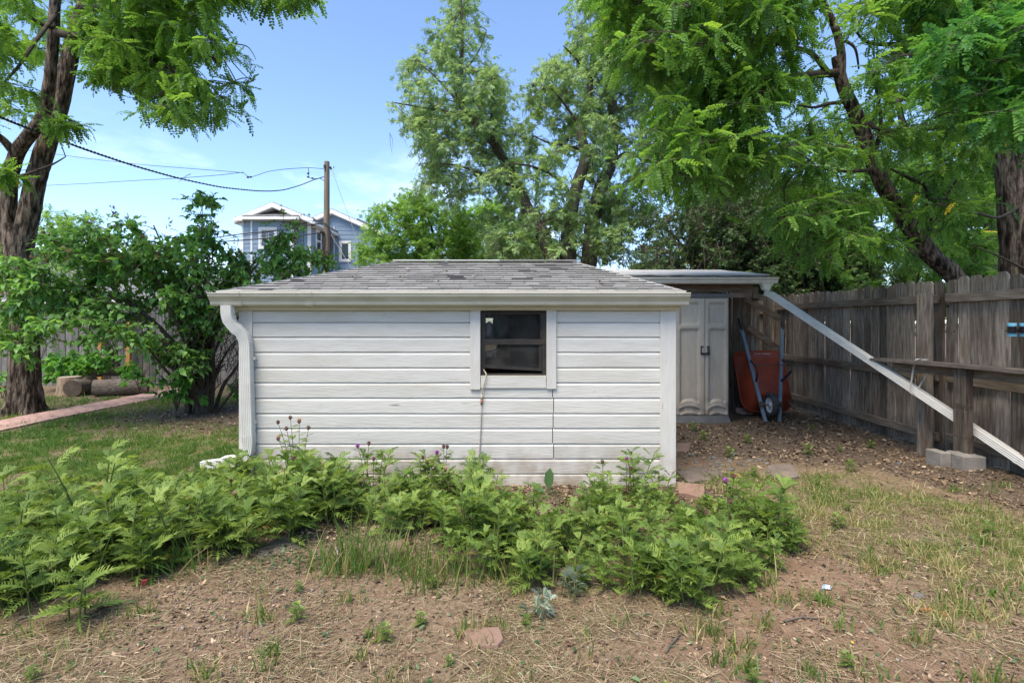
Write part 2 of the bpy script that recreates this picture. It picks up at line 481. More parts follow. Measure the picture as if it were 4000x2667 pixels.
STUMPSIDE = surf('bare_stump_side', [(0.2, (0.12, 0.075, 0.045)), (0.5, (0.28, 0.20, 0.135)), (0.85, (0.42, 0.34, 0.26))], scale=5, stretch=(4, 4, 0.7), rough=0.9, bump=0.8, bscale=12, bstretch=(5, 5, 0.7), spec=0.1, dist=0.02)
LOGEND = surf('cut_log_end', [(0.2, (0.22, 0.17, 0.12)), (0.8, (0.48, 0.42, 0.33))], scale=9, rough=0.9, bump=0.5, spec=0.1)
LOGEND_D = surf('old_log_end', [(0.2, (0.06, 0.046, 0.035)), (0.8, (0.17, 0.135, 0.10))], scale=9, rough=0.9, bump=0.5, spec=0.1)
BRICK = surf('red_paver', [(0.2, (0.30, 0.175, 0.14)), (0.5, (0.41, 0.265, 0.22)), (0.85, (0.51, 0.36, 0.305))], scale=14, rough=0.9, bump=0.4, bscale=60, var=0.16, spec=0.15, dist=0.004, wear=((0.40, 0.33, 0.28), 0.45, 3, (1, 1, 1)))
FLAG = surf('red_flagstone', [(0.2, (0.19, 0.115, 0.085)), (0.8, (0.30, 0.20, 0.155))], scale=8, rough=0.9, bump=0.5, bscale=30, spec=0.15, wear=((0.22, 0.17, 0.13), 0.6, 4, (1, 1, 1)))
FLAG_G = surf('grey_flagstone', [(0.2, (0.125, 0.098, 0.08)), (0.8, (0.225, 0.185, 0.155))], scale=8, rough=0.9, bump=0.5, bscale=30, spec=0.15, wear=((0.26, 0.18, 0.14), 0.6, 4, (1, 1, 1)))
STONE = surf('grey_stone', [(0.2, (0.085, 0.08, 0.075)), (0.8, (0.24, 0.225, 0.205))], scale=12, rough=0.9, bump=0.4, bscale=40, var=0.35, spec=0.2)
RESIN = surf('taupe_resin', [(0.3, (0.48, 0.415, 0.325)), (0.7, (0.57, 0.495, 0.39))], scale=6, stretch=(4, 4, 1), rough=0.5, bump=0.15, bscale=220, spec=0.35, wear=((0.29, 0.245, 0.19), 0.45, 2.5, (1.5, 1.5, 0.7)), splash=((0.13, 0.105, 0.08), 0.42))
RESIN_D = surf('dark_grey_resin', [(0.3, (0.10, 0.10, 0.10)), (0.7, (0.17, 0.165, 0.16))], scale=6, rough=0.55, bump=0.1, bscale=100, spec=0.35)
BLACKPL = surf('black_plastic', [(0.3, (0.012, 0.012, 0.014)), (0.7, (0.03, 0.03, 0.033))], scale=20, rough=0.5, spec=0.4)
DARKFRAME = surf('dark_bronze_frame', [(0.3, (0.018, 0.016, 0.013)), (0.7, (0.042, 0.036, 0.028))], scale=12, rough=0.5, spec=0.4, wear=((0.10, 0.065, 0.035), 0.5, 5, (1, 1, 1)))
REDTRAY = surf('red_faded_tray', [(0.3, (0.22, 0.034, 0.014)), (0.7, (0.36, 0.064, 0.026))], scale=5, rough=0.45, bump=0.05, bscale=40, spec=0.4, wear=((0.11, 0.02, 0.012), 0.6, 4, (1, 1, 1)))
BLUESTEEL = surf('blue_grey_steel', [(0.3, (0.145, 0.19, 0.245)), (0.7, (0.20, 0.25, 0.31))], scale=9, rough=0.45, spec=0.4)
RUSTY = surf('rusty_brown_steel', [(0.3, (0.06, 0.04, 0.028)), (0.7, (0.17, 0.115, 0.08))], scale=20, rough=0.7, bump=0.3)
STEEL = surf('dull_steel', [(0.3, (0.28, 0.27, 0.25)), (0.7, (0.42, 0.41, 0.39))], scale=20, rough=0.4, metal=0.6)
RUBBER = surf('tyre_rubber', [(0.3, (0.03, 0.03, 0.032)), (0.7, (0.07, 0.068, 0.066))], scale=20, rough=0.85)
RIMWHITE = surf('white_wheel_rim', [(0.3, (0.45, 0.47, 0.52)), (0.7, (0.62, 0.64, 0.68))], scale=20, rough=0.5)
WHITEPRINT = surf('white_print', [(0.3, (0.75, 0.72, 0.70)), (0.7, (0.85, 0.82, 0.80))], scale=10, rough=0.6)
CORDMAT = surf('tan_cord', [(0.3, (0.40, 0.35, 0.24)), (0.7, (0.52, 0.46, 0.33))], scale=10, rough=0.6)
CORDGREY = surf('mauve_grey_cord', [(0.3, (0.28, 0.23, 0.22)), (0.7, (0.36, 0.30, 0.29))], scale=10, rough=0.6)
PLUG = surf('brown_plug', [(0.3, (0.26, 0.12, 0.08)), (0.7, (0.33, 0.17, 0.12))], scale=10, rough=0.5)
HOUSEBLUE = surf('blue_lap_siding', [(0.3, (0.20, 0.275, 0.345)), (0.7, (0.24, 0.315, 0.39))], scale=3, stretch=(1, 1, 4), rough=0.6, var=0.05, bump=0.1)
HOUSETRIM = surf('off_white_trim', [(0.3, (0.68, 0.66, 0.62)), (0.7, (0.78, 0.76, 0.72))], scale=3, rough=0.6)
HOUSEROOF = surf('dark_grey_roofing', [(0.3, (0.10, 0.10, 0.105)), (0.7, (0.22, 0.215, 0.21))], scale=12, rough=0.95, bump=0.4)
PALEROOF = surf('pale_felt_roof', [(0.3, (0.40, 0.39, 0.375)), (0.7, (0.56, 0.55, 0.53))], scale=3, rough=0.9, bump=0.1, wear=((0.25, 0.235, 0.21), 0.5, 3, (1, 1, 1)))
POLEWOOD = surf('utility_pole_wood', [(0.3, (0.12, 0.09, 0.062)), (0.7, (0.27, 0.215, 0.16))], scale=5, stretch=(8, 8, 0.5), rough=0.9, bump=0.5, bstretch=(12, 12, 0.5), bscale=6)
WIREMAT = surf('black_wire', [(0.3, (0.022, 0.022, 0.024)), (0.7, (0.045, 0.045, 0.048))], scale=10, rough=0.6)
WIREGREY = surf('grey_wire', [(0.3, (0.18, 0.18, 0.185)), (0.7, (0.25, 0.25, 0.255))], scale=10, rough=0.5)
BLIND = surf('pale_green_blind', [(0.3, (0.42, 0.60, 0.58)), (0.7, (0.52, 0.70, 0.66))], scale=4, stretch=(1, 1, 30), rough=0.7)
CURTAIN = surf('grey_curtain', [(0.3, (0.30, 0.34, 0.37)), (0.7, (0.55, 0.60, 0.63))], scale=5, stretch=(8, 8, 0.5), rough=0.8)
CYANPL = surf('blue_plastic', [(0.3, (0.10, 0.33, 0.47)), (0.7, (0.24, 0.52, 0.66))], scale=14, rough=0.5)
SILVERBLUE = surf('blue_foil_wrapper', [(0.3, (0.10, 0.28, 0.60)), (0.7, (0.62, 0.66, 0.70))], scale=30, rough=0.3, spec=0.6)
REDPL = surf('pink_red_plastic', [(0.3, (0.50, 0.07, 0.07)), (0.7, (0.60, 0.12, 0.11))], scale=10, rough=0.5)
PAPERTAN = surf('bark_flake', [(0.2, (0.12, 0.055, 0.025)), (0.8, (0.38, 0.19, 0.075))], scale=30, rough=0.9, bump=0.6)
PETAL = surf('purple_petal', [(0.3, (0.32, 0.05, 0.36)), (0.7, (0.52, 0.13, 0.55))], scale=30, rough=0.7)
BUD = surf('brown_flower_bud', [(0.3, (0.07, 0.03, 0.028)), (0.7, (0.21, 0.10, 0.075))], scale=60, rough=0.9, bump=0.6)
SPENT = surf('spent_tan_flower', [(0.3, (0.42, 0.27, 0.14)), (0.7, (0.66, 0.50, 0.33))], scale=40, rough=0.9)
STEMGREEN = surf('green_stem', [(0.3, (0.085, 0.115, 0.032)), (0.7, (0.15, 0.185, 0.06))], scale=20, rough=0.7)
STEMBROWN = surf('purplish_stem', [(0.3, (0.07, 0.05, 0.035)), (0.7, (0.13, 0.12, 0.06))], scale=20, rough=0.7)
CARTON = surf('cardboard', [(0.3, (0.26, 0.17, 0.09)), (0.7, (0.34, 0.24, 0.14))], scale=6, rough=0.9)
BAGWHITE = surf('white_plastic_bag', [(0.3, (0.55, 0.57, 0.60)), (0.7, (0.75, 0.77, 0.8))], scale=6, rough=0.4)
TARPGREEN = surf('green_tarp', [(0.3, (0.025, 0.08, 0.06)), (0.7, (0.05, 0.14, 0.10))], scale=6, rough=0.5, bump=0.5)
BROWNBAG = surf('brown_sack', [(0.3, (0.10, 0.045, 0.03)), (0.7, (0.18, 0.085, 0.06))], scale=6, rough=0.6, bump=0.4)

def glassmat():
    m, nd, ln, bs = nodes_of('dusty_window_glass')
    nd.remove(bs)
    tr = nd.new('ShaderNodeBsdfTransparent'); tr.inputs['Color'].default_value = (0.72, 0.74, 0.73, 1)
    gl = nd.new('ShaderNodeBsdfGlossy'); gl.inputs['Roughness'].default_value = 0.03; gl.inputs['Color'].default_value = (0.9, 0.92, 0.95, 1)
    df = nd.new('ShaderNodeBsdfDiffuse'); df.inputs['Color'].default_value = (0.30, 0.29, 0.26, 1)
    fr = nd.new('ShaderNodeFresnel'); fr.inputs['IOR'].default_value = 1.55
    m1 = nd.new('ShaderNodeMixShader'); m2 = nd.new('ShaderNodeMixShader'); 
    tc = nd.new('ShaderNodeTexCoord'); ns = nd.new('ShaderNodeTexNoise'); ns.inputs['Scale'].default_value = 5
    mr = nd.new('ShaderNodeMapRange'); mr.inputs['From Min'].default_value = 0.35; mr.inputs['From Max'].default_value = 0.8
    mr.inputs['To Min'].default_value = 0.02; mr.inputs['To Max'].default_value = 0.13
    ln.new(tc.outputs['Object'], ns.inputs['Vector']); ln.new(ns.outputs['Fac'], mr.inputs['Value'])
    ln.new(mr.outputs['Result'], m1.inputs['Fac'])
    ln.new(tr.outputs[0], m1.inputs[1]); ln.new(df.outputs[0], m1.inputs[2])
    ln.new(fr.outputs[0], m2.inputs['Fac']); ln.new(m1.outputs[0], m2.inputs[1]); ln.new(gl.outputs[0], m2.inputs[2])
    ln.new(m2.outputs[0], nd['Material Output'].inputs['Surface'])
    return m
GLASS = glassmat()

LOCUST_L = leafmat('bright_locust_leaf', [(0.0, (0.030, 0.068, 0.014)), (0.5, (0.068, 0.138, 0.024)), (0.93, (0.115, 0.205, 0.036)), (0.992, (0.13, 0.21, 0.03)), (0.994, (0.42, 0.32, 0.03))], gain=1.75, trans=0.42, tcol=1.7)
LOCUST_R = leafmat('locust_leaf', [(0.0, (0.030, 0.070, 0.018)), (0.5, (0.060, 0.125, 0.026)), (0.92, (0.105, 0.19, 0.034)), (0.992, (0.12, 0.20, 0.03)), (0.994, (0.42, 0.32, 0.03))], gain=1.8, trans=0.42, tcol=1.8)
LOCUST_N = leafmat('near_locust_leaf', [(0.0, (0.028, 0.095, 0.03)), (0.5, (0.055, 0.15, 0.035)), (0.95, (0.10, 0.22, 0.035)), (0.99, (0.45, 0.34, 0.04))], gain=1.4, trans=0.40, tcol=1.7)
ASH_LEAF = leafmat('ash_leaf', [(0.0, (0.052, 0.088, 0.038)), (0.5, (0.098, 0.145, 0.064)), (0.94, (0.155, 0.21, 0.098)), (0.985, (0.13, 0.20, 0.07)), (0.995, (0.13, 0.075, 0.03))], gain=2.45, trans=0.35, tcol=1.7, spec=0.35)
YOUNG_LEAF = leafmat('light_green_leaf', [(0.0, (0.065, 0.13, 0.03)), (0.5, (0.11, 0.20, 0.045)), (1.0, (0.17, 0.27, 0.065))], gain=1.6, trans=0.4, tcol=1.7)
SHRUB_LEAF = leafmat('dark_shrub_leaf', [(0.0, (0.024, 0.048, 0.02)), (0.5, (0.045, 0.082, 0.03)), (1.0, (0.085, 0.125, 0.05))], gain=2.2, trans=0.25, tcol=1.5)
FAR_LEAF = leafmat('backdrop_leaf', [(0.0, (0.032, 0.075, 0.018)), (0.5, (0.065, 0.14, 0.028)), (1.0, (0.13, 0.215, 0.05))], gain=1.6, trans=0.4, tcol=1.7)
LILAC_LEAF = leafmat('lilac_leaf', [(0.0, (0.030, 0.070, 0.020)), (0.5, (0.058, 0.118, 0.030)), (0.93, (0.094, 0.175, 0.042)), (1.0, (0.12, 0.20, 0.05))], gain=2.6, trans=0.38, tcol=1.6, rough=0.42, spec=0.35)
LILAC_BRIGHT = leafmat('lilac_sucker_leaf', [(0.0, (0.04, 0.13, 0.02)), (0.5, (0.075, 0.20, 0.03)), (1.0, (0.14, 0.29, 0.05))], gain=1.3, trans=0.35, tcol=1.7, rough=0.45)
PANICLE = leafmat('lilac_seed_head', [(0.0, (0.12, 0.055, 0.02)), (0.6, (0.20, 0.115, 0.04)), (1.0, (0.16, 0.17, 0.05))], trans=0.0)
KNAP_LEAF = leafmat('lobed_leaf', [(0.0, (0.058, 0.105, 0.020)), (0.35, (0.096, 0.156, 0.032)), (0.7, (0.136, 0.20, 0.044)), (0.985, (0.185, 0.25, 0.058)), (0.992, (0.26, 0.27, 0.08)), (1.0, (0.22, 0.16, 0.06))], gain=1.35, trans=0.30, tcol=1.6, rough=0.55, pick=True)
SILVER_LEAF = leafmat('silvery_leaf', [(0.0, (0.20, 0.26, 0.18)), (1.0, (0.36, 0.42, 0.32))], trans=0.15, tcol=1.2, pick=True)
WILT_LEAF = leafmat('wilted_leaf', [(0.0, (0.055, 0.10, 0.045)), (1.0, (0.17, 0.21, 0.12))], trans=0.1, tcol=1.2)
GRASSM = leafmat('grass_blade', [(0.0, (0.055, 0.12, 0.022)), (0.45, (0.10, 0.19, 0.035)), (0.72, (0.17, 0.235, 0.055)), (0.86, (0.33, 0.29, 0.115)), (1.0, (0.48, 0.40, 0.21))], trans=0.3, tcol=1.5)
DRYGRASS = leafmat('dry_grass_blade', [(0.0, (0.13, 0.09, 0.05)), (0.4, (0.24, 0.175, 0.105)), (0.75, (0.38, 0.295, 0.185)), (0.88, (0.52, 0.43, 0.29)), (0.93, (0.17, 0.20, 0.08)), (1.0, (0.12, 0.19, 0.06))], trans=0.15, tcol=1.2)
CHIPM = leafmat('dead_leaf_chip', [(0.0, (0.05, 0.034, 0.024)), (0.35, (0.12, 0.082, 0.055)), (0.65, (0.22, 0.155, 0.10)), (0.86, (0.38, 0.28, 0.185)), (1.0, (0.52, 0.42, 0.30))], trans=0.05, tcol=1.0, rough=0.85, spec=0.1)
PEBM = leafmat('pebble_face', [(0.0, (0.11, 0.085, 0.07)), (0.6, (0.21, 0.17, 0.14)), (0.9, (0.31, 0.265, 0.225)), (1.0, (0.30, 0.16, 0.11))], trans=0.0, rough=0.85, spec=0.15)
GREENBIT = leafmat('green_leaf_bit', [(0.0, (0.035, 0.07, 0.03)), (0.6, (0.09, 0.15, 0.06)), (1.0, (0.19, 0.25, 0.13))], trans=0.15, tcol=1.2)
# ================================================================== ground
def zones(x, y):
    """how much green lawn, dead leaves (mulch) and bare dirt lie at a place; the rest is dry straw"""
    x = np.asarray(x, float); y = np.asarray(y, float)
    n = fbm(x * 1.6, y * 1.6, 21); n2 = fbm(x * 4.5, y * 4.5, 33)
    wob = (n - 0.5) * 0.9
    lilac = np.exp(-(((x + 4.3) / 1.75) ** 2 + ((y - 7.75) / 1.35) ** 2) ** 2)
    lawn = sstep(-2.1, -2.7, x + wob * 0.4) * sstep(2.9, 3.7, y + wob + (x + 3) * 0.12) * (1 - lilac) * (0.45 + 0.75 * sstep(0.3, 0.62, n2))
    lawn = lawn * (1 - 0.55 * sstep(-7.0, -7.6, x)) * (1 - 0.5 * sstep(9.0, 10.0, y))
    near = 3.35 - 0.8 * (x - 1.4); far_ = np.minimum(4.95 - 0.22 * (x - 2.0), 4.7 - 2.4 * (x - 3.35))
    rg = sstep(-0.15, 0.35, y - near + wob * 0.5) * sstep(-0.05, 0.45, far_ - y + wob * 0.5) * sstep(1.25, 1.7, x + wob * 0.3)
    sparse = 0.55 * sstep(1.55, 2.0, x) * sstep(3.1, 2.4, y) * sstep(0.5, 0.66, n2)
    green = np.clip(lawn + rg * (0.25 + 0.75 * sstep(0.38, 0.6, n2)) + sparse, 0, 1)
    mul = sstep(-0.1, 0.35, y - far_ + wob * 0.4) * sstep(1.1, 1.4, x)
    bed = sstep(-2.6, -2.1, x) * sstep(2.1, 1.6, x) * sstep(2.95, 3.3, y + wob * 0.3) * sstep(5.0, 4.4, y)
    bedl = sstep(-3.0, -2.6, x) * sstep(-1.1, -1.5, x) * sstep(2.75, 3.1, y + wob * 0.2) * sstep(4.6, 4.2, y)
    beyond = 0.55 * sstep(-7.0, -7.4, x) * sstep(6, 8, y)
    mulch = np.clip(np.maximum.reduce([mul, bed, bedl, lilac, beyond, sstep(8.6, 10.0, y) * 0.5]), 0, 1)
    dx = (x - (1.72 - 0.26 * (3.3 - y))) / (0.24 + 0.5 * np.clip(3.3 - y, 0, 1.4))
    dirt = np.exp(-dx ** 2) * sstep(3.9, 3.3, y) * (0.75 + 0.8 * sstep(0.3, 0.6, n))
    d2 = np.exp(-(((x - 1.75) / 1.05) ** 2 + ((y - 2.0) / 0.55) ** 2)) * 0.95
    d3 = np.exp(-(((x - 1.75) / 0.35) ** 2 + ((y - 5.0) / 0.5) ** 2)) * 0.8
    dl = np.exp(-(((x + 1.1) / 0.5) ** 2 + ((y - 2.45) / 0.35) ** 2)) * 0.55
    dirt = np.clip(np.maximum.reduce([dirt, d2, d3, dl]), 0, 1)
    green = green * (1 - 0.8 * dirt)
    return green, mulch, dirt

def ground_material():
    m, nd, ln, bs = nodes_of('yard_soil')
    tc = nd.new('ShaderNodeTexCoord')
    def nz(scale, detail=6):
        n = nd.new('ShaderNodeTexNoise'); n.inputs['Scale'].default_value = scale; n.inputs['Detail'].default_value = detail
        n.inputs['Roughness'].default_value = 0.65
        ln.new(tc.outputs['Object'], n.inputs['Vector']); return n
    def att(name):
        a = nd.new('ShaderNodeAttribute'); a.attribute_name = name; return a
    nA, nB, nC = nz(7), nz(38), nz(130, 3)
    straw = ramp(nd, [(0.3, (0.125, 0.083, 0.052)), (0.5, (0.225, 0.162, 0.105)), (0.72, (0.34, 0.26, 0.178))])
    green = ramp(nd, [(0.3, (0.05, 0.065, 0.022)), (0.5, (0.115, 0.122, 0.045)), (0.72, (0.22, 0.20, 0.085))])
    mulch = ramp(nd, [(0.3, (0.055, 0.041, 0.030)), (0.5, (0.125, 0.094, 0.068)), (0.72, (0.22, 0.172, 0.128))])
    dirt = ramp(nd, [(0.3, (0.155, 0.098, 0.062)), (0.5, (0.235, 0.155, 0.10)), (0.72, (0.31, 0.215, 0.145))])
    ln.new(nB.outputs['Fac'], straw.inputs['Fac']); ln.new(nB.outputs['Fac'], green.inputs['Fac'])
    ln.new(nB.outputs['Fac'], mulch.inputs['Fac']); ln.new(nA.outputs['Fac'], dirt.inputs['Fac'])
    col = straw.outputs['Color']
    for nm, rp in (('green', green), ('dirt', dirt), ('mulch', mulch)):
        mx = nd.new('ShaderNodeMixRGB')
        ln.new(att(nm).outputs['Fac'], mx.inputs['Fac']); ln.new(col, mx.inputs['Color1']); ln.new(rp.outputs['Color'], mx.inputs['Color2'])
        col = mx.outputs['Color']
    mx = nd.new('ShaderNodeMixRGB'); mx.blend_type = 'OVERLAY'; mx.inputs['Fac'].default_value = 0.45
    ln.new(col, mx.inputs['Color1']); ln.new(nC.outputs['Fac'], mx.inputs['Color2'])
    ln.new(mx.outputs['Color'], bs.inputs['Base Color'])
    bs.inputs['Roughness'].default_value = 0.95; bs.inputs['Specular IOR Level'].default_value = 0.1
    b1 = nd.new('ShaderNodeBump'); b1.inputs['Strength'].default_value = 0.9; b1.inputs['Distance'].default_value = 0.02
    b2 = nd.new('ShaderNodeBump'); b2.inputs['Strength'].default_value = 0.8; b2.inputs['Distance'].default_value = 0.006
    ln.new(nB.outputs['Fac'], b1.inputs['Height']); ln.new(nC.outputs['Fac'], b2.inputs['Height'])
    ln.new(b1.outputs['Normal'], b2.inputs['Normal']); ln.new(b2.outputs['Normal'], bs.inputs['Normal'])
    return m
SOIL = ground_material()

def build_ground():
    xs = np.unique(np.concatenate([[-400, -200, -100, -60, -40, -30, -24, -20, -17], np.arange(-15, -3, 0.12), np.arange(-3, 4.9, 0.05), np.arange(4.9, 10, 0.25), [12, 16, 24, 40, 70, 120, 220, 400]]))
    ys = np.unique(np.concatenate([[-300, -100, -30, -10, -4, -2, -1, 0], np.arange(0.2, 5, 0.05), np.arange(5, 13, 0.1), [14, 16, 18, 22, 28, 36, 50, 80, 140, 260, 500]]))
    X, Y = np.meshgrid(xs, ys)
    Z = ground_z(X, Y)
    nx, ny = len(xs), len(ys)
    co = np.stack([X.ravel(), Y.ravel(), Z.ravel()], 1)
    i = np.arange(nx - 1)[None, :] + np.arange(ny - 1)[:, None] * nx
    q = np.stack([i, i + 1, i + nx + 1, i + nx], 2).reshape(-1, 4)
    me = raw_mesh('ground', co, q.ravel(), np.arange(len(q)) * 4, SOIL, None, True)
    for nm, val in zip(('green', 'mulch', 'dirt'), zones(co[:, 0], co[:, 1])):
        a = me.attributes.new(nm, 'FLOAT', 'POINT'); a.data.foreach_set('value', val.astype(np.float32))
    o = obj('ground', me)
    tag(o, 'dry yard ground of dirt, straw and thin grass around the white shed', None, None, 'structure')
build_ground()

# ------------------------------------------------------------------ brick path on the left
def build_path():
    path = bpy.data.objects.new('brick_path', None); COL.objects.link(path)
    tag(path, 'path of reddish pavers running past the big left tree trunk', None, None, 'structure')
    b = MB(); 
    lo, hi = -7.10, -6.40
    pts = [(5.3, lo + 0.1, hi - 0.05), (7.0, lo, hi), (9.4, lo + 0.06, hi + 0.05), (11.0, lo + 0.0, hi + 0.1)]
    for (y0, a0, c0), (y1, a1, c1) in zip(pts[:-1], pts[1:]):
        b.add([(a0 - .02, y0, -.04), (c0 + .02, y0, -.04), (c1 + .02, y1, -.04), (a1 - .02, y1, -.04), (a0 - .02, y0, -.08), (c0 + .02, y0, -.08), (c1 + .02, y1, -.08), (a1 - .02, y1, -.08)],
              [(0, 1, 2, 3), (0, 4, 5, 1), (1, 5, 6, 2), (2, 6, 7, 3), (3, 7, 4, 0)])
    b.build('sand_bed', SOIL, path)
    pr = MB()
    w, l, h = 0.093, 0.208, 0.045
    c = 0.006
    pr.loft([[(-l / 2, -w / 2, 0), (l / 2, -w / 2, 0), (l / 2, w / 2, 0), (-l / 2, w / 2, 0)], [(-l / 2, -w / 2, h - c), (l / 2, -w / 2, h - c), (l / 2, w / 2, h - c), (-l / 2, w / 2, h - c)],
             [(-l / 2 + c, -w / 2 + c, h), (l / 2 - c, -w / 2 + c, h), (l / 2 - c, w / 2 - c, h), (-l / 2 + c, w / 2 - c, h)]])
    me = pr.mesh('brick', BRICK)
    hb = MB(); l2 = 0.0965
    hb.loft([[(-l2 / 2, -w / 2, 0), (l2 / 2, -w / 2, 0), (l2 / 2, w / 2, 0), (-l2 / 2, w / 2, 0)], [(-l2 / 2, -w / 2, h - c), (l2 / 2, -w / 2, h - c), (l2 / 2, w / 2, h - c), (-l2 / 2, w / 2, h - c)],
             [(-l2 / 2 + c, -w / 2 + c, h), (l2 / 2 - c, -w / 2 + c, h), (l2 / 2 - c, w / 2 - c, h), (-l2 / 2 + c, w / 2 - c, h)]])
    half = hb.mesh('brick', BRICK)
    y = 5.36; k = 0; n = 0
    while y < 10.9 and n < 297:
        row = [(me, .108), (me, .324), (me, .540)] if k % 2 == 0 else [(half, .0525), (me, .216), (me, .432), (half, .594)]
        off = -7.08 + .03 * math.sin(y * .7) + (.04 * (y - 9.4) if y > 9.4 else 0)
        zr = -.034 + .006 * math.sin(y * 1.9) 
        for m_, x in row:
            M = Matrix.Translation((x + off + rnd.uniform(-.003, .003), y, zr + rnd.uniform(-.002, .002))) @ Matrix.Rotation(rnd.uniform(-.012, .012), 4, 'Z') @ Matrix.Rotation(rnd.uniform(-.012, .012), 4, 'X')
            obj('brick', m_, path, M); n += 1
        y += 0.0985; k += 1
build_path()

# ================================================================== white shed
YW = 4.395
S_W = YW / FPX
def wx(px): return (px - 2000) * S_W
def wz(py): return CAMH - (py - HOR) * S_W
XL, XR = wx(951), wx(2626)
YB = 6.15
EAVE_Z = 1.612

shed = thing('white_shed', (-0.46, 5.3, 0), 'low white clapboard shed with grey shingle roof and one small dark window', 'shed')

def board_profile(x0, x1, zb, h, yface, seed, M=None, wav=0.0016):
    """a drop-siding board: flat face, sloped top strip, seen from -Y"""
    g = 0.0065
    prof = [(0.0, 0.0), (-0.021, 0.0), (-0.0215, h * 0.80), (-0.011, h - g), (-0.001, h - g + .001), (-0.001, h + 0.002), (0.0, h + 0.002)]
    n = max(2, int((x1 - x0) / 0.16))
    rings = []
    for i in range(n + 1):
        x = x0 + (x1 - x0) * i / n
        a = (mnoise.noise(V3(x * 2.1, seed * 7.3, 0)) ) * wav * 1.6
        c = mnoise.noise(V3(x * 1.3, seed * 3.1, 5)) * wav
        rings.append([V3(x, yface + py_ + c * (1 if py_ < -0.01 else 0), zb + pz + (a if pz < 0.02 else 0)) for py_, pz in prof])
    b = MB(); b.loft(rings)
    if M is not None:
        b.v = [tuple(M @ Vector(p)) for p in b.v]
    return b

ROWS = [1893, 1845, 1787, 1729, 1669, 1611, 1551, 1491, 1433, 1373, 1315, 1258]
for i, pb in enumerate(ROWS):
    pt = ROWS[i + 1] if i + 1 < len(ROWS) else 1206
    zb = wz(pb) ; h = wz(pt) - zb
    segs = [(XL + .02, XR - .02)]
    if pb <= 1491:
        segs = [(XL + .02, wx(1862)), (wx(2152), XR - .02)]
    elif 1551 <= pb <= 1787:
        j = wx(2158 + (i % 3) * 2)
        segs = [(XL + .02, j - .0035), (j + .0035, XR - .02)]
    for a, c in segs:
        b = board_profile(a, c, zb, h, YW, i + a)
        b.build('siding_board', WHITE, shed)
# plain walls behind the boards (sides, back, backing of the front with the window left open)
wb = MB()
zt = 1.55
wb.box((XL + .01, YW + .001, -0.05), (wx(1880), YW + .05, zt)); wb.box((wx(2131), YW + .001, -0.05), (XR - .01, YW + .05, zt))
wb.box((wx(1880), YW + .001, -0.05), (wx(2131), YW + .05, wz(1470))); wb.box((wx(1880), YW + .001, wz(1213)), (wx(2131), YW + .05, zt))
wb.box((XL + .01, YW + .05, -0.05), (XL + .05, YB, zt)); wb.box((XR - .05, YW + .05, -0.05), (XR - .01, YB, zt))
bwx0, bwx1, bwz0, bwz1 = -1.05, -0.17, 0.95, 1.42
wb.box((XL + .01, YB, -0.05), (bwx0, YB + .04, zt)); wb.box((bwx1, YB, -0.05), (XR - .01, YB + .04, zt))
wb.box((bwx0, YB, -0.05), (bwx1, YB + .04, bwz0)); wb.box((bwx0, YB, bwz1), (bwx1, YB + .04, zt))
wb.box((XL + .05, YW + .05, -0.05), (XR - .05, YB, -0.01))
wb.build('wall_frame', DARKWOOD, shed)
# the side and back boards, out of this view
for side, xx, rz in (('l', XL + .01, -90), ('r', XR - .01, 90)):
    for k in range(12):
        M = Matrix.Translation((xx, 0, 0)) @ Matrix.Rotation(math.radians(rz), 4, 'Z')
        x0, x1 = (-YB, -YW - .02) if side == 'l' else (YW + .02, YB)
        board_profile(x0, x1, -0.005 + k * 0.129, 0.129, 0, k + 50, M).build('siding_board', WHITE, shed)
MBk = Matrix.Rotation(math.pi, 4, 'Z')
for k in range(12):
    z0 = -0.005 + k * 0.129
    if z0 + 0.129 < bwz0 or z0 > bwz1 + .02:
        board_profile(-XR, -XL, z0, 0.129, -(YB + .04), k + 80, MBk).build('siding_board', WHITE, shed)
    else:
        board_profile(-XR, -bwx1, z0, 0.129, -(YB + .04), k + 80, MBk).build('siding_board', WHITE, shed)
        board_profile(-bwx0, -XL, z0, 0.129, -(YB + .04), k + 90, MBk).build('siding_board', WHITE, shed)
# corner boards
for x0, x1, p0, p1 in ((XL - .022, wx(992), 1206, 1893), (wx(2575), XR + .022, 1206, 1899)):
    b = MB(); b.box((x0, YW - .034, wz(p1)), (x1, YW + .02, wz(p0)))
    b.build('corner_board', WHITE_V, shed, bevel=.003)
for x0, x1 in ((XL - .023, XL + .012), (XR - .012, XR + .023)):
    b = MB(); b.box((x0, YW + .022, -0.01), (x1, YW + .10, 1.50)); b.build('corner_board', WHITE_V, shed, bevel=.003)
# concrete footing
b = MB(); b.box((XL + .0, YW - .006, -0.25), (XR - .0, YB + .03, -0.012)); b.build('footing', CONCRETE, shed)
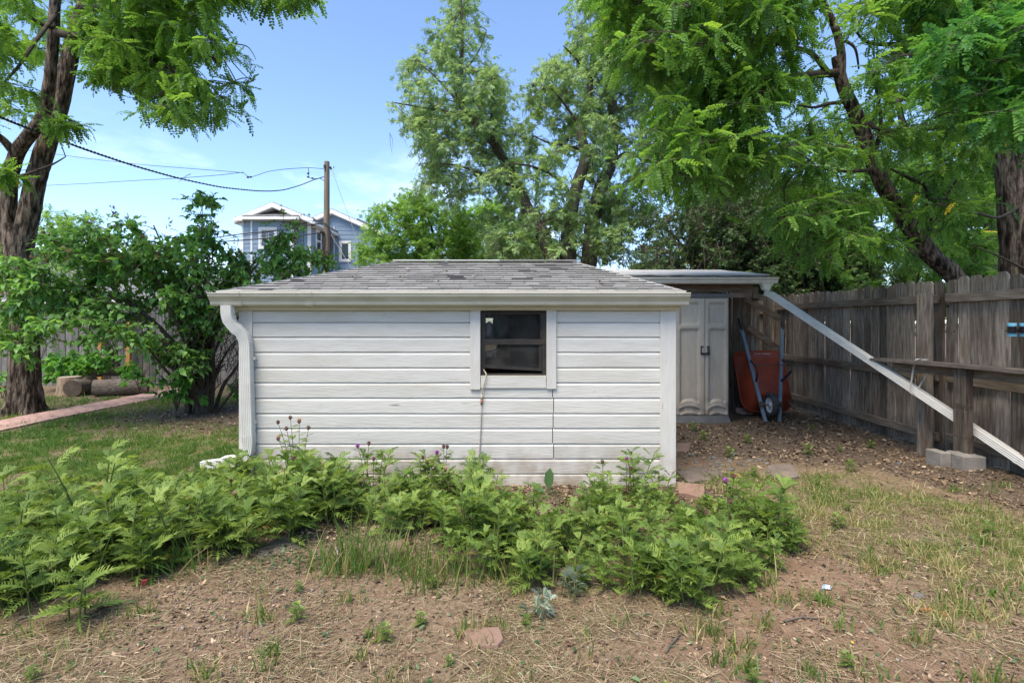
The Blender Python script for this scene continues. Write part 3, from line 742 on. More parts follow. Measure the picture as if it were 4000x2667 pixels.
# window: casing boards, dark metal frame, two sashes
win = thing('window', (wx(2005), YW, wz(1340)), None, None); del_ = None
win.parent = shed; win.matrix_parent_inverse = parent_inv(shed)
def wbox(p0, q0, p1, q1, y0, y1):
    b = MB(); b.box((wx(p0), y0, wz(q1)), (wx(p1), y1, wz(q0))); return b
for p0, p1, q1 in ((1838, 1877, 1519), (2134, 2172, 1517)):
    wbox(p0, 1211, p1, q1, YW - .042, YW).build('casing', WHITE_V, win, bevel=.003)
wbox(1878.5, 1473, 2132.5, 1514, YW - .036, YW).build('sill_casing', WHITE, win, bevel=.003)
b = wbox(1878, 1466, 2133, 1473, YW - .036, YW + .03); b.build('sill', SOFFIT, win)
b = MB()
for p0, q0, p1, q1, ya, yb in ((1880, 1217, 1894, 1466, .0, .05), (2118, 1217, 2132, 1466, .0, .05), (1894, 1217, 2118, 1226, .0, .05), (1880, 1327, 2132, 1346, -.004, .05), (1894, 1459, 2118, 1466, .0, .05)):
    b.box((wx(p0), YW + ya, wz(q1)), (wx(p1), YW + yb, wz(q0)))
b.build('frame', DARKFRAME, win, bevel=.002)
# upper sash
b = MB()
for p0, q0, p1, q1 in ((1894, 1226, 1897, 1327), (2110, 1226, 2118, 1327), (1897, 1226, 2110, 1228), (1897, 1324, 2110, 1327)):
    b.box((wx(p0), YW + .012, wz(q1)), (wx(p1), YW + .03, wz(q0)))
us = b.build('sash', DARKFRAME, win)
b = MB(); b.box((wx(1896), YW + .019, wz(1326)), (wx(2111), YW + .022, wz(1227))); b.build('pane', GLASS, us)
# lower sash: dropped at the right, its bottom rail tilted
def quadbar(b, pts, y0, y1):
    f = [(wx(p), y0, wz(q)) for p, q in pts]; k = [(wx(p), y1, wz(q)) for p, q in pts]
    b.add(f + k, [(0, 1, 2, 3), (7, 6, 5, 4), (0, 4, 5, 1), (1, 5, 6, 2), (2, 6, 7, 3), (3, 7, 4, 0)])
b = MB()
quadbar(b, [(1887, 1424), (2117, 1439), (2117, 1449), (1887, 1437)], YW + .006, YW + .026)
quadbar(b, [(1887, 1346), (1894.5, 1346), (1894.5, 1424.6), (1887, 1424.1)], YW + .007, YW + .025)
quadbar(b, [(2105, 1346), (2117, 1346), (2117, 1438.8), (2105, 1438.0)], YW + .007, YW + .025)
ls = b.build('sash', DARKFRAME, win)
b = MB(); quadbar(b, [(1894, 1346), (2106, 1346), (2106, 1438), (1894, 1425)], YW + .014, YW + .017); b.build('pane', GLASS, ls)
# back window of the shed lets daylight into it
b = MB(); b.box((bwx0, YB + .018, bwz0), (bwx1, YB + .022, bwz1)); b.build('rear_pane', GLASS, shed)
# frieze, soffit, fascia
b = MB(); b.loft([[(wx(917), YW - .055, wz(1213)), (wx(917), YW - .075, wz(1205)), (wx(917), YW - .075, wz(1190)), (wx(917), YW - .0, wz(1190)), (wx(917), YW - .0, wz(1213))],
                  [(wx(2648), YW - .055, wz(1213)), (wx(2648), YW - .075, wz(1205)), (wx(2648), YW - .075, wz(1190)), (wx(2648), YW - .0, wz(1190)), (wx(2648), YW - .0, wz(1213))]])
b.build('frieze_board', SOFFIT, shed)
b = MB(); b.box((-2.41, 4.321, 1.512), (1.412, 4.345, 1.60)); b.box((-2.41, 4.346, 1.50), (1.412, YW + .01, 1.519))
b.box((-2.41, 4.346, 1.52), (-2.386, 6.25, 1.60)); b.box((1.39, 4.346, 1.52), (1.412, 6.25, 1.60)); b.box((-2.385, 6.22, 1.52), (1.389, 6.25, 1.60))
b.box((-2.385, YW + .06, 1.545), (1.389, 6.2, 1.56))
b.build('fascia', SOFFIT, shed)

# roof: hipped deck, single shingles on the slope we see, longer courses on the others
E0, E1, RL, RR = V3(-2.425, 4.262, 1.628), V3(1.425, 4.262, 1.628), V3(-1.187, 5.276, 1.988), V3(0.626, 5.276, 1.988)
B0, B1 = V3(-2.425, 6.29, 1.628), V3(1.425, 6.29, 1.628)
roof = None
b = MB()
dn = V3(0, 0, -.012)
P = [E0 + dn, E1 + dn, RR + dn, RL + dn, B0 + dn, B1 + dn]
dz = V3(0, 0, -.02)
b.add(P + [p + dz for p in (P[0], P[1], P[5], P[4])], [(0, 1, 2, 3), (1, 5, 2), (5, 4, 3, 2), (4, 0, 3), (0, 6, 7, 1), (1, 7, 8, 5), (5, 8, 9, 4), (4, 9, 6, 0), (6, 9, 8, 7)])
roof = b.build('roof', HOUSEROOF, shed)
def course_set(A, B, RA, RB, nrows, piece, every=1):
    """shingles on the slope with eave A-B and ridge RA-RB"""
    nrm = (B - A).cross(RA - A)
    if (B - A).length > 0 and nrm.length < 1e-6:
        nrm = (B - A).cross(RB - A)
    nrm.normalize()
    if nrm.z < 0:
        nrm = -nrm
    for r in range(nrows):
        s0, s1 = r / nrows, min(1.0, (r + 1.25) / nrows)
        La, Lb = A.lerp(RA, s0), B.lerp(RB, s0)
        Ua, Ub = A.lerp(RA, s1), B.lerp(RB, s1)
        xdir = (Lb - La).normalized(); L = (Lb - La).length
        ua, ub = (Ua - La).dot(xdir), (Ub - La).dot(xdir)
        up = (Ua - La) - xdir * ua
        x = -rnd.uniform(0, piece); 
        while x < L:
            w = piece * rnd.uniform(0.55, 1.35)
            x0, x1 = max(0, x), min(L, x + w); x += w
            if x1 - x0 < 0.012:
                continue
            g = 0.0012
            t0, t1 = max(x0, ua), min(x1, ub)
            if t1 < t0:
                t0 = t1 = min(max((x0 + x1) / 2, ua), ub)
            th = rnd.uniform(.005, .008)
            lift = nrm * rnd.uniform(0.0, .003)
            sag = up * rnd.uniform(-0.02, 0.05)
            lo0, lo1 = La + xdir * (x0 + g) - up * 0.02 + sag, La + xdir * (x1 - g) - up * 0.02 + sag
            hi0, hi1 = La + xdir * (t0 + g) + up, La + xdir * (t1 - g) + up
            bb = MB()
            base = nrm * (-0.004) + lift; top = nrm * th + lift; topu = nrm * (-0.0055)
            bb.add([lo0 + base, lo1 + base, lo1 + top, lo0 + top, hi0 + topu, hi1 + topu], [(0, 1, 2, 3), (3, 2, 5, 4), (0, 3, 4), (1, 5, 2)])
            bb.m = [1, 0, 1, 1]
            yield bb
    return
n_sh = 0
for bb in course_set(E0, E1, RL, RR, 15, 0.165):
    d = rnd.random() < 0.03
    bb.build('shingle', [SHINGLE_D if d else SHINGLE, SHINGLE_D], roof); n_sh += 1
rest = MB()
for args in ((B1, B0, RR, RL), (E1, B1, RR, RR), (B0, E0, RL, RL)):
    for bb in course_set(args[0], args[1], args[2], args[3], 11, 0.3):
        rest.add(bb.v, bb.f)
tag(rest.build('shingle_courses', SHINGLE, roof), None, None, None, 'stuff')
b = MB(); b.bar(RL + V3(-.02, 0, .012), RR + V3(-0.75, 0, .012), .07, .008); b.build('ridge_flashing', HOUSETRIM, roof)
b = MB(); b.bar(RL + V3(1.06, 0, .010), RR + V3(.03, 0, .010), .09, .010); b.build('ridge_cap', SHINGLE, roof)
for a, c in ((E0, RL), (E1, RR), (B0, RL), (B1, RR)):
    b = MB(); b.bar(a.lerp(c, 0.02) + V3(0, 0, -.004), c + V3(0, 0, -.002), .05, .012); b.build('hip_cap', SHINGLE, roof)
b = MB(); b.box((-2.428, 4.243, 1.600), (1.428, 4.247, 1.632)); b.box((-2.428, 4.247, 1.600), (1.428, 4.32, 1.604)); b.build('drip_edge', SOFFIT, roof)

# front gutter
GX0, GX1 = (808 - 2000) / FPX * 4.2, (2699 - 2000) / FPX * 4.2
GP = [(4.32, 1.598), (4.32, 1.508), (4.258, 1.508), (4.246, 1.520), (4.240, 1.545), (4.222, 1.566), (4.206, 1.584), (4.202, 1.604), (4.196, 1.606), (4.196, 1.614), (4.212, 1.614)]
GI = [(y + (0.003 if y < 4.3 else -0.003), z + (0.003 if z < 1.55 else 0.0)) for y, z in GP[::-1]]
GI[0] = (4.212, 1.611)
def gut(x0, x1, off=0.0):
    pr = [(y - (off if y < 4.3 else 0), z - (off if z < 1.53 else 0) + (off if z > 1.61 else 0)) for y, z in GP] + GI
    bb = MB(); bb.loft([[V3(x0, y, z) for y, z in pr], [V3(x1, y, z) for y, z in pr]], cap0=False, cap1=False)
    n = len(pr)
    return bb
gb = gut(GX0, GX1)
for x in (GX0, GX1 - .003):
    gb.add([V3(x, y, z) for y, z in GP] + [V3(x + .003, y, z) for y, z in GP], [tuple(range(len(GP))), tuple(reversed(range(len(GP), 2 * len(GP))))])
gutter = gb.build('gutter', GUTTER, shed)
for p0, p1 in ((898, 934), (1183, 1217)):
    gut((p0 - 2000) / FPX * 4.2, (p1 - 2000) / FPX * 4.2, 0.0035).build('gutter_joint', GUTTER, gutter)
for px in (1157, 2057, 2347, 1757, 2640):
    b = MB(); x = (px - 2000) / FPX * 4.2
    b.tube([V3(x, 4.1925, 1.609), V3(x, 4.197, 1.609)], .0035, 8); b.build('screw', STEEL, gutter)

# corrugated rectangular downspout with elbows
def rect_ring(c, ax, ay, w, d, r=0.012, ribs=True):
    pts = []
    n = 5
    def side(p, q, k):
        for i in range(k):
            t = i / k
            yield p[0] + (q[0] - p[0]) * t, p[1] + (q[1] - p[1]) * t
    cs = [(-w / 2, -d / 2), (w / 2, -d / 2), (w / 2, d / 2), (-w / 2, d / 2)]
    for i in range(4):
        a, e = cs[i], cs[(i + 1) % 4]
        k = 18 if i % 2 == 0 else 12
        for j, (u, v) in enumerate(side(a, e, k)):
            if j == 0:
                u *= 0.93; v *= 0.93
            elif ribs and j % 3 == 0:
                if i % 2 == 0: v *= 0.90
                else: u *= 0.90
            pts.append(c + ax * u + ay * v)
    return pts
def spout(path, w, d, wrinkle=None):
    """path: list of (point, width axis, depth axis)"""
    rings = []
    for i, (c, ax, ay) in enumerate(path):
        s = 1.0
        if wrinkle and wrinkle[0] <= i <= wrinkle[1]:
            s = 1.0 if i % 2 else 0.90
        rings.append(rect_ring(Vector(c), Vector(ax).normalized(), Vector(ay).normalized(), w * s, d * s))
    bb = MB(); bb.loft(rings); return bb
X1, YD = (890 - 2000) / FPX * 4.26, 4.262
X2, Y2 = (963 - 2000) / FPX * 4.325, 4.325
def P4(px, py, Y): return at(px, py, Y)
pth = []
ctrl = [(889, 1192, 4.262), (889, 1212, 4.262), (891, 1232, 4.265), (897, 1252, 4.272), (908, 1270, 4.28), (924, 1284, 4.29), (938, 1296, 4.30), (949, 1309, 4.31), (957, 1325, 4.318), (961, 1345, 4.322)]
cp = [P4(*c) for c in ctrl]
for i, c in enumerate(cp):
    t = (cp[min(i + 1, len(cp) - 1)] - cp[max(i - 1, 0)]).normalized()
    ay = V3(0, 1, 0); ax = t.cross(ay).normalized() * -1; ay = ax.cross(t)
    pth.append((c, ax, ay))
down = thing('downspout', cp[0], None, None); down.parent = shed; down.matrix_parent_inverse = parent_inv(shed)
spout(pth, .088, .070, (3, 7)).build('elbow', DOWNSP, down, auto=35)
st0, st1 = P4(961, 1338, 4.323), P4(972, 1712, 4.33)
dd = (st1 - st0).normalized()
spout([(st0, (1, 0, 0), (0, 1, 0)), (st1, (1, 0, 0), (0, 1, 0))], .090, .072).build('pipe', DOWNSP, down, auto=35)
ctrl = [(972, 1700, 4.33), (973, 1722, 4.33), (973, 1742, 4.33), (970, 1760, 4.33), (963, 1776, 4.328), (950, 1789, 4.325), (930, 1797, 4.32), (905, 1801, 4.315), (875, 1804, 4.31)]
cp = [P4(*c) for c in ctrl]; pth = []
for i, c in enumerate(cp):
    t = (cp[min(i + 1, len(cp) - 1)] - cp[max(i - 1, 0)]).normalized()
    ay = V3(0, 1, 0); ax = t.cross(ay).normalized() * -1
    pth.append((c, ax, ay))
spout(pth, .094, .076, (2, 7)).build('elbow', DOWNSP, down, auto=35)
e0, e1 = P4(885, 1806, 4.31), P4(790, 1818, 4.29)
t = (e1 - e0).normalized(); ay = V3(0, 1, 0); ax = t.cross(ay) * -1
spout([(e0, ax, ay), (e1, ax, ay)], .075, .06).build('extension_pipe', DOWNSP, down, auto=35)
for py in (1400, 1650):
    c = P4(990, py, 4.33); b = MB(); b.box((c.x - .01, c.y + .0, c.z - .012), (c.x + .012, YW - .033, c.z + .012)); b.build('bracket', DOWNSP, down)

# things stored inside, seen through the dusty window
def lump(name, c, s, mat, label, cat, seed, sub=2):
    import bmesh
    bm = bmesh.new(); bmesh.ops.create_icosphere(bm, subdivisions=sub + 1, radius=1)
    for v in bm.verts:
        k = 1 + 0.28 * mnoise.noise(v.co * 1.7 + V3(seed, 0, 0)) + 0.1 * mnoise.noise(v.co * 5 + V3(seed, 3, 0))
        v.co = V3(v.co.x * s[0] * k, v.co.y * s[1] * k, max(-0.85, v.co.z) * s[2] * k)
    me = bpy.data.meshes.new(name); bm.to_mesh(me); bm.free(); me.materials.append(mat); smooth_by_angle(me, 50)
    o = obj(name, me, None, Matrix.Translation(c)); return tag(o, label, cat)
lump('plastic_bag', (wx(1902), 4.56, wz(1297)), (.055, .05, .085), BAGWHITE, 'white crumpled plastic bag behind the upper pane at its left', 'bag', 3)
lump('green_bundle', (wx(1952), 4.62, wz(1280)), (.075, .06, .13), TARPGREEN, 'dark green tarp bundle behind the left half of the upper pane', 'tarp', 9)
lump('brown_sack', (wx(1930), 4.56, wz(1425)), (.085, .06, .075), BROWNBAG, 'brown shiny sack behind the lower left of the tilted sash', 'sack', 5)
b = MB(); b.box((-.05, -.05, -.06), (.05, .05, .06)); b.box((-.052, -.052, .0), (.052, .052, .004))
o = b.build('carton', CARTON, None, bevel=.003); o.location = (wx(1965), 4.58, wz(1372)); o.rotation_euler = (0, .05, .3)
tag(o, 'small brown carton seen behind the lower pane beside the sack', 'box')
o = MB(); o.box((-.30, -.012, -.45), (.30, .012, .45)); o.box((-.30, -.03, -.02), (.30, -.012, .03))
o = o.build('leaning_panel', DARKWOOD, None); o.location = (wx(2080), 5.15, 1.1); o.rotation_euler = (-.12, .08, .1)
tag(o, 'dark framed panel leaning inside the shed behind the right of the window', 'panel')
b = MB(); b.box((XL + .3, 4.62, .70), (XR - .3, 5.05, .73))
for x in (XL + .35, -0.9, 0.2, XR - .35):
    b.box((x - .02, 4.64, -.01), (x + .02, 4.68, .70)); b.box((x - .02, 5.0, -.01), (x + .02, 5.04, .70))
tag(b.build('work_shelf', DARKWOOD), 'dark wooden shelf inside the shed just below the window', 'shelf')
b = MB(); b.bar(at(1895, 1378, 4.52), at(1948, 1362, 4.52), .010, .010)
tag(b.build('white_stick', WHITE), 'thin white rod slanting behind the lower pane at its left', 'rod')
b = MB(); b.box((-.045, -.02, -.012), (.045, .02, .012), 0); b.box((.02, -.021, -.0125), (.036, .021, .0125), 1)
o = b.build('paint_box', [BAGWHITE, REDPL]); o.location = at(1915, 1389, 4.50); tag(o, 'white box with a red label behind the lower pane', 'box')

# ------------------------------------------------------------------ cord from the window
cord = thing('extension_cord', at(1890, 1470, YW - .05), 'thin cord hanging from the window sill down the white siding, brown plug midway', 'cord')
c1 = [at(1888, 1440, YW + .01), at(1893, 1450, YW - .01), at(1899, 1459, YW - .05), at(1898, 1470, YW - .055), at(1893, 1490, YW - .052), at(1888, 1512, YW - .05), at(1884, 1535, YW - .04), at(1882, 1555, YW - .035)]
b = MB(); b.tube(c1, .0052, 8); b.build('cable', CORDMAT, cord, smooth=True)
b = MB(); b.tube([at(1882.5, 1540, YW - .037), at(1881.5, 1560, YW - .036)], [.008, .010], 10); b.tube([at(1881.5, 1560, YW - .036), at(1880.5, 1580, YW - .034)], [.011, .008], 10, 1)
b.build('plug', [CORDMAT, PLUG], cord, smooth=True)
c2 = [at(1880.5, 1578, YW - .033), at(1880, 1620, YW - .032), at(1878, 1680, YW - .030), at(1875, 1740, YW - .030), at(1871, 1800, YW - .03), at(1866, 1845, YW - .04), at(1855, 1890, YW - .06), at(1830, 1935, YW - .10)]
b = MB(); b.tube(c2, .0042, 8); b.build('cable', CORDGREY, cord, smooth=True)
# ================================================================== lean-to, cabinet, fences
def plank(L, w, t, seed, dog=True, nz=5):
    """a fence picket, standing on z = 0, x across, face towards -Y, slightly warped"""
    r = random.Random(seed); b = MB(); rings = []
    bow = r.uniform(-.008, .008); tw = r.uniform(-.02, .02)
    for i in range(nz + 1):
        z = L * i / nz; k = math.sin(math.pi * i / nz) * bow
        x0, x1 = -w / 2, w / 2
        dz0 = dz1 = 0
        if i == nz:
            z = L - .035 if dog else L
        e = tw * (i / nz - .5) * w
        c_ = .006
        rings.append([V3(x0 + c_ + r.uniform(-.0015, .0015), k - e, z), V3(x1 - c_ + r.uniform(-.0015, .0015), k + e, z), V3(x1, k + e + c_, z), V3(x1, k + e + t, z), V3(x0, k - e + t, z), V3(x0, k - e + c_, z)])
    if dog:
        k = 0
        a_ = w / 2 - .03
        rings.append([V3(-a_ + .005, k, L), V3(a_ - .005, k, L), V3(a_, k + .006, L), V3(a_, k + t, L), V3(-a_, k + t, L), V3(-a_, k + .006, L)])
    b.loft(rings)
    return b
PICK = [plank(1.80, .1305, .018, s).mesh('picket', FENCE) for s in range(5)]
PICKG = [plank(1.80, .136, .018, s + 10).mesh('picket', FENCE_G) for s in range(4)]

def fence(root, A, B, zb=0.03, meshes=PICK, step=.1415, face=1, hvar=.02, skip=()):
    """pickets from A to B; the side the rails are on is face"""
    A = Vector(A); B = Vector(B); d = (B - A); L = d.length; d.normalize()
    ang = math.atan2(d.y, d.x)
    n = int(L / step)
    for i in range(n):
        if i in skip:
            continue
        p = A + d * (i + .5) * step
        M = Matrix.Translation((p.x, p.y, zb + rnd.uniform(-hvar, hvar) - .01)) @ Matrix.Translation((-d.y * rnd.uniform(-.007, .007), d.x * rnd.uniform(-.007, .007), 0)) @ Matrix.Rotation(ang + (0 if face > 0 else math.pi), 4, 'Z') @ Matrix.Rotation(rnd.uniform(-.006, .006), 4, 'Y')
        obj('picket', rnd.choice(meshes), root, M)

# right fence
fx = lambda y: 4.515 + 0.012 * (y - 5.0)
rf = thing('wooden_fence', (4.45, 6, 0), 'weathered brown picket fence along the right of the yard, behind the slanting downspout', 'fence')
fence(rf, (fx(3.0), 3.0, 0), (fx(9.25), 9.25, 0), face=-1)
def rail(root, A, B, w, t, mat, name='rail', **k):
    b = MB(); A = Vector(A); B = Vector(B); n = 6; rings = []
    d = (B - A).normalized(); sd = d.cross(V3(0, 0, 1)).normalized()
    for i in range(n + 1):
        p = A.lerp(B, i / n) + V3(0, 0, mnoise.noise(V3(i * .7, A.z * 9, A.x)) * .006)
        rings.append([p - sd * t / 2 + V3(0, 0, -w / 2), p + sd * t / 2 + V3(0, 0, -w / 2), p + sd * t / 2 + V3(0, 0, w / 2), p - sd * t / 2 + V3(0, 0, w / 2)])
    b.loft(rings); return b.build(name, mat, root, bevel=.003)
for z0, z1 in ((1.618, 1.625), (.795, .80), (.165, .185)):
    for ya, yb in ((5.445, 8.9), (3.0, 5.335)):
        off = -.024
        rail(rf, (fx(yb) + off - .015, yb, z1), (fx(ya) + off - .015, ya, z0), .088, .036, FENCE_H)
for y, zt in ((5.39, 1.67), (2.95, 1.67)):
    b = MB(); xx = 4.252 if y < 6 else 4.37
    b.box((xx, y - .05, -.2), (xx + .095, y + .05, zt)); b.build('post', FENCE, rf, bevel=.004)
# back fence, right of the lean-to
bf = thing('back_fence', (4.0, 8.9, 0), 'short dark back fence closing the corner behind the red wheelbarrow', 'fence')
fence(bf, (3.70, 8.96, 0), (4.56, 8.96, 0), face=1, zb=.0)
rail(bf, (3.86, 8.93, 1.55), (4.46, 8.93, 1.55), .088, .036, FENCE_X)
# left back fence
lf = thing('left_back_fence', (-7, 11.2, 0), 'grey board fence across the back left, behind the lilac and the log pile', 'fence')
fence(lf, (-13.4, 11.3, 0), (-1.5, 11.2, 0), face=1, meshes=PICKG, zb=.0)
for px, zt, w in ((502, 1.42, .085), (392, 1.36, .08)):
    x = (px - 2000) / FPX * 11.15
    b = MB(); b.box((x - w / 2, 11.12, -.1), (x + w / 2, 11.19, zt)); b.build('orange_post', NEWWOOD, lf)

# lean-to
lt = thing('lean_to_shelter', (2.6, 7.8, 0), 'low lean-to with pale flat roof and white gutter behind the white shed', 'lean-to')
b = MB()
zf, zr = 2.018, 2.245
rx0, rx1 = 1.45, 3.51
ring = lambda y, z, x1, dz: [V3(rx0, y, z), V3(x1, y, z), V3(x1, y, z - dz), V3(rx0, y, z - dz)]
n = 8; rings = []
top = []
for i in range(n + 1):
    t = i / n; top.append((7.04 + 1.6 * t, zf + (zr - zf) * t, rx1 - .04 * t))
rings = [[V3(rx0 + (x1 - rx0) * j / 10, y, z + .010 * mnoise.noise(V3(j * .9, y * 2, 0))) for j in range(11)] for y, z, x1 in top]
b.loft(rings, cap0=False, cap1=False, close=False)
o = len(b.v)
lo = [[V3(p.x, p.y, p.z - .018) for p in (r[0], r[-1])] for r in rings]
b.loft([[rings[0][j] for j in range(11)], [rings[0][j] - V3(0, -.006, .016) for j in range(11)]], close=False, cap0=False, cap1=False)
b.loft([[r[-1] for r in rings], [r[-1] - V3(0, 0, .016) for r in rings]], close=False, cap0=False, cap1=False)
b.build('roof_sheet', PALEROOF, lt, auto=30)
b = MB(); b.add([(rx0, 7.06, zf - .018), (rx1 - .01, 7.06, zf - .018), (rx1 - .05, 8.62, zr - .018), (rx0, 8.62, zr - .018), (rx0, 7.06, zf - .06), (rx1 - .01, 7.06, zf - .06), (rx1 - .05, 8.62, zr - .06), (rx0, 8.62, zr - .06)],
      [(3, 2, 1, 0), (4, 5, 6, 7), (0, 1, 5, 4), (1, 2, 6, 5), (2, 3, 7, 6), (3, 0, 4, 7)])
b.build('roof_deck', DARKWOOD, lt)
for px in (2612, 2790, 2960, 3003):
    p = at(px, 1084, 7.0); b = MB(); b.box((p.x - .03, 6.985, p.z - .012), (p.x + .02, 7.05, p.z - .002)); b.box((p.x - .012, 6.985, p.z - .002), (p.x + .0, 7.0, p.z + .008)); b.build('hanger', DOWNSP, lt)
# its gutter
LG = [(7.055, 1.968), (7.055, 1.892), (6.985, 1.892), (6.972, 1.91), (6.966, 1.935), (6.948, 1.955), (6.945, 1.975), (6.957, 1.975)]
LI = [(y + (.003 if y < 7.03 else -.003), z + (.003 if z < 1.93 else 0)) for y, z in LG[::-1]]
b = MB(); b.loft([[V3(rx0 + .1, y, z) for y, z in LG + LI], [V3(3.585, y, z) for y, z in LG + LI]], cap0=False, cap1=False)
b.add([V3(3.585, y, z) for y, z in LG] + [V3(3.582, y, z) for y, z in LG], [tuple(range(8)), tuple(reversed(range(8, 16)))])
b.build('gutter', DOWNSP, lt)
b = MB(); b.loft([[V3(3.33, y, z) for y, z in [(a - .003, c - .003) for a, c in LG[:7]] + [(6.96, 1.978), (7.05, 1.978)]], [V3(3.345, y, z) for y, z in [(a - .003, c - .003) for a, c in LG[:7]] + [(6.96, 1.978), (7.05, 1.978)]]])
b.build('gutter_joint', DOWNSP, lt)
b = MB(); cx = (2992 - 2000) / FPX * 7.0
b.loft([[V3(cx - .075, 6.95, 1.891), V3(cx + .085, 6.95, 1.891), V3(cx + .085, 7.05, 1.891), V3(cx - .075, 7.05, 1.891)], [V3(cx - .055, 6.955, 1.855), V3(cx + .055, 6.955, 1.855), V3(cx + .055, 7.045, 1.855), V3(cx - .055, 7.045, 1.855)], [V3(cx - .045, 6.96, 1.81), V3(cx + .04, 6.96, 1.81), V3(cx + .04, 7.04, 1.81), V3(cx - .045, 7.04, 1.81)]])
b.build('gutter_outlet', DOWNSP, lt, bevel=.004)
# long slanting downspout
da, db = V3(cx - .012, 7.0, 1.83), V3(4.47, 4.42, .11)
t = (db - da).normalized()
ax = t.cross(V3(0, 0, 1)).normalized(); ay = ax.cross(t)
el = [(V3(cx - .003, 7.0, 1.835), V3(0, 1, 0), V3(-1, 0, 0)), (V3(cx - .003, 7.0, 1.80), V3(0, 1, 0), V3(-1, 0, .2)), (da + V3(.012, -.02, -.065), ax, ay), (da + t * .16 + V3(0, 0, -.03), ax, ay)]
spout(el, .085, .066).build('elbow', DOWNSP, lt, auto=35)
pa = da + t * .10 + V3(0, 0, -.03)
spout([(pa, ax, ay), (db, ax, ay)], .088, .070).build('downspout', DOWNSP, lt, auto=35)
jb = pa.lerp(db, .955)
spout([(jb, ax, ay), (jb + t * .03, ax, ay)], .0925, .0745).build('pipe_joint', DOWNSP, lt, auto=35)
SPOUT_A, SPOUT_B = pa, db
# beams, posts, boards under its roof
def hbeam(px0, px1, py0, py1, Y, t=.04, name='beam'):
    p, q = at(px0, py0, Y), at(px1, py1, Y); bb = MB(); bb.box((p.x, Y, q.z), (q.x, Y + t, p.z)); return bb.build(name, FENCE_X, lt, bevel=.003)
hbeam(2400, 2940, 1108, 1141, 7.25); hbeam(2848, 2938, 1141, 1162, 7.20, .035)
hbeam(2962, 2989, 1151, 1173, 7.35, .2)
hbeam(2941, 2962, 1120, 1165, 7.30, .09, 'post_top')
for x in (1.55, 3.40):
    b = MB(); b.box((x - .045, 8.50, -.1), (x + .045, 8.585, zr - .06)); b.build('post', FENCE, lt)
bp = [plank(1.80, .136, .018, s + 30, dog=False).mesh('wall_board', FENCE) for s in range(3)]
for i in range(11):
    x = 2.36 + i * .1395
    if x > 3.80: break
    obj('wall_board', bp[i % 3], lt, Matrix.Translation((x, 8.0, rnd.uniform(-.02, .02))) @ Matrix.Rotation(rnd.uniform(-.008, .008), 4, 'Y'))
obj('wall_board', bp[0], lt, Matrix.Translation((3.985, 8.12, 0.02)) @ Matrix.Rotation(.02, 4, 'Y') )
for i in range(15):
    obj('wall_board', bp[(i + 1) % 3], lt, Matrix.Translation((1.5 + i * .1395 + .05, 8.6, .3)))
rail(lt, (2.3, 8.035, 1.2), (3.80, 8.035, 1.2), .088, .036, FENCE_X)
for a, c in (((2912, 1166), (3044, 1243)), ((2920, 1274), (3046, 1368))):
    A, B = at(a[0], a[1], 7.92), at(c[0], c[1], 7.86)
    b = MB(); b.bar(A, B, .03, .092); b.build('brace', FENCE_X, lt, bevel=.003)

# ------------------------------------------------------------------ resin cabinet
cab = thing('storage_cabinet', (2.62, 7.3, 0), 'tall taupe resin cabinet with double doors beside the shed corner, dark lid', 'cabinet')
CY = 7.20
def cx_(px): return (px - 2000) / FPX * CY
def cz_(py): return CAMH - (py - HOR) / FPX * CY
x0, xm, x1 = cx_(2634), cx_(2751), cx_(2845)
xl = x0 - .07
z0, z1 = cz_(1621), cz_(1164)
def rrect(u, v, u0, v0, u1, v1, r):
    """signed distance to a rounded rectangle, negative inside"""
    cx, cy = (u0 + u1) / 2, (v0 + v1) / 2; hx, hy = (u1 - u0) / 2 - r, (v1 - v0) / 2 - r
    dx, dy = abs(u - cx) - hx, abs(v - cy) - hy
    return math.hypot(max(dx, 0), max(dy, 0)) + min(max(dx, dy), 0) - r
def door(xa, xb, name, flip):
    W, H = xb - xa, z1 - z0
    nx, nz = 30, 110; b = MB()
    m = .055 if W > .38 else .05
    inn = .055
    ul, ur = (m + .02, W - inn - .03) if not flip else (inn + .0, W - m)
    def depth(u, v):
        d1 = rrect(u, v, ul, H * .775, ur, H * .955, .025)
        arch = .045 * (1 - ((u - (ul + ur) / 2) / ((ur - ul) / 2)) ** 2)
        d2 = rrect(u, v - max(0, arch) * (1 if v < H * .3 else 0), ul, H * .105, ur, H * .735, .02)
        d3 = rrect(u, v - max(0, arch) * .8, ul - .01, H * .012, ur + .01, H * .055, .012)
        e = 0.0
        for d, dep in ((d1, .030), (d2, .032), (d3, .016)):
            k = min(max((-d) / .012 + .5, 0), 1); e = max(e, dep * k * k * (3 - 2 * k))
            lip = math.exp(-((d - .014) / .010) ** 2) * .008
            e -= lip if d > 0 else 0
        if d2 < -.012:
            g = ((u - ul) / (ur - ul) * 5.2) % 1.0
            e += .0035 * math.exp(-((g - .5) / .05) ** 2)
        edge = min(u, W - u, v, H - v)
        if edge < .010: e += .010 * (1 - edge / .010) ** 2
        return e
    for j in range(nz + 1):
        for i in range(nx + 1):
            u, v = W * i / nx, H * j / nz
            gx = (xa + u - xl) / (x1 - xl)
            b.v.append((xa + u, CY - .03 * (1 - (2 * gx - 1) ** 2) + depth(u, v) - .012, z0 + v))
    for j in range(nz):
        for i in range(nx):
            a = j * (nx + 1) + i
            b.f.append((a, a + 1, a + nx + 2, a + nx + 1)); b.m.append(0)
    return b.build(name, RESIN, cab, smooth=True)
door(x0, xm - .002, 'door', False); dr = door(xm + .002, x1, 'door', True)
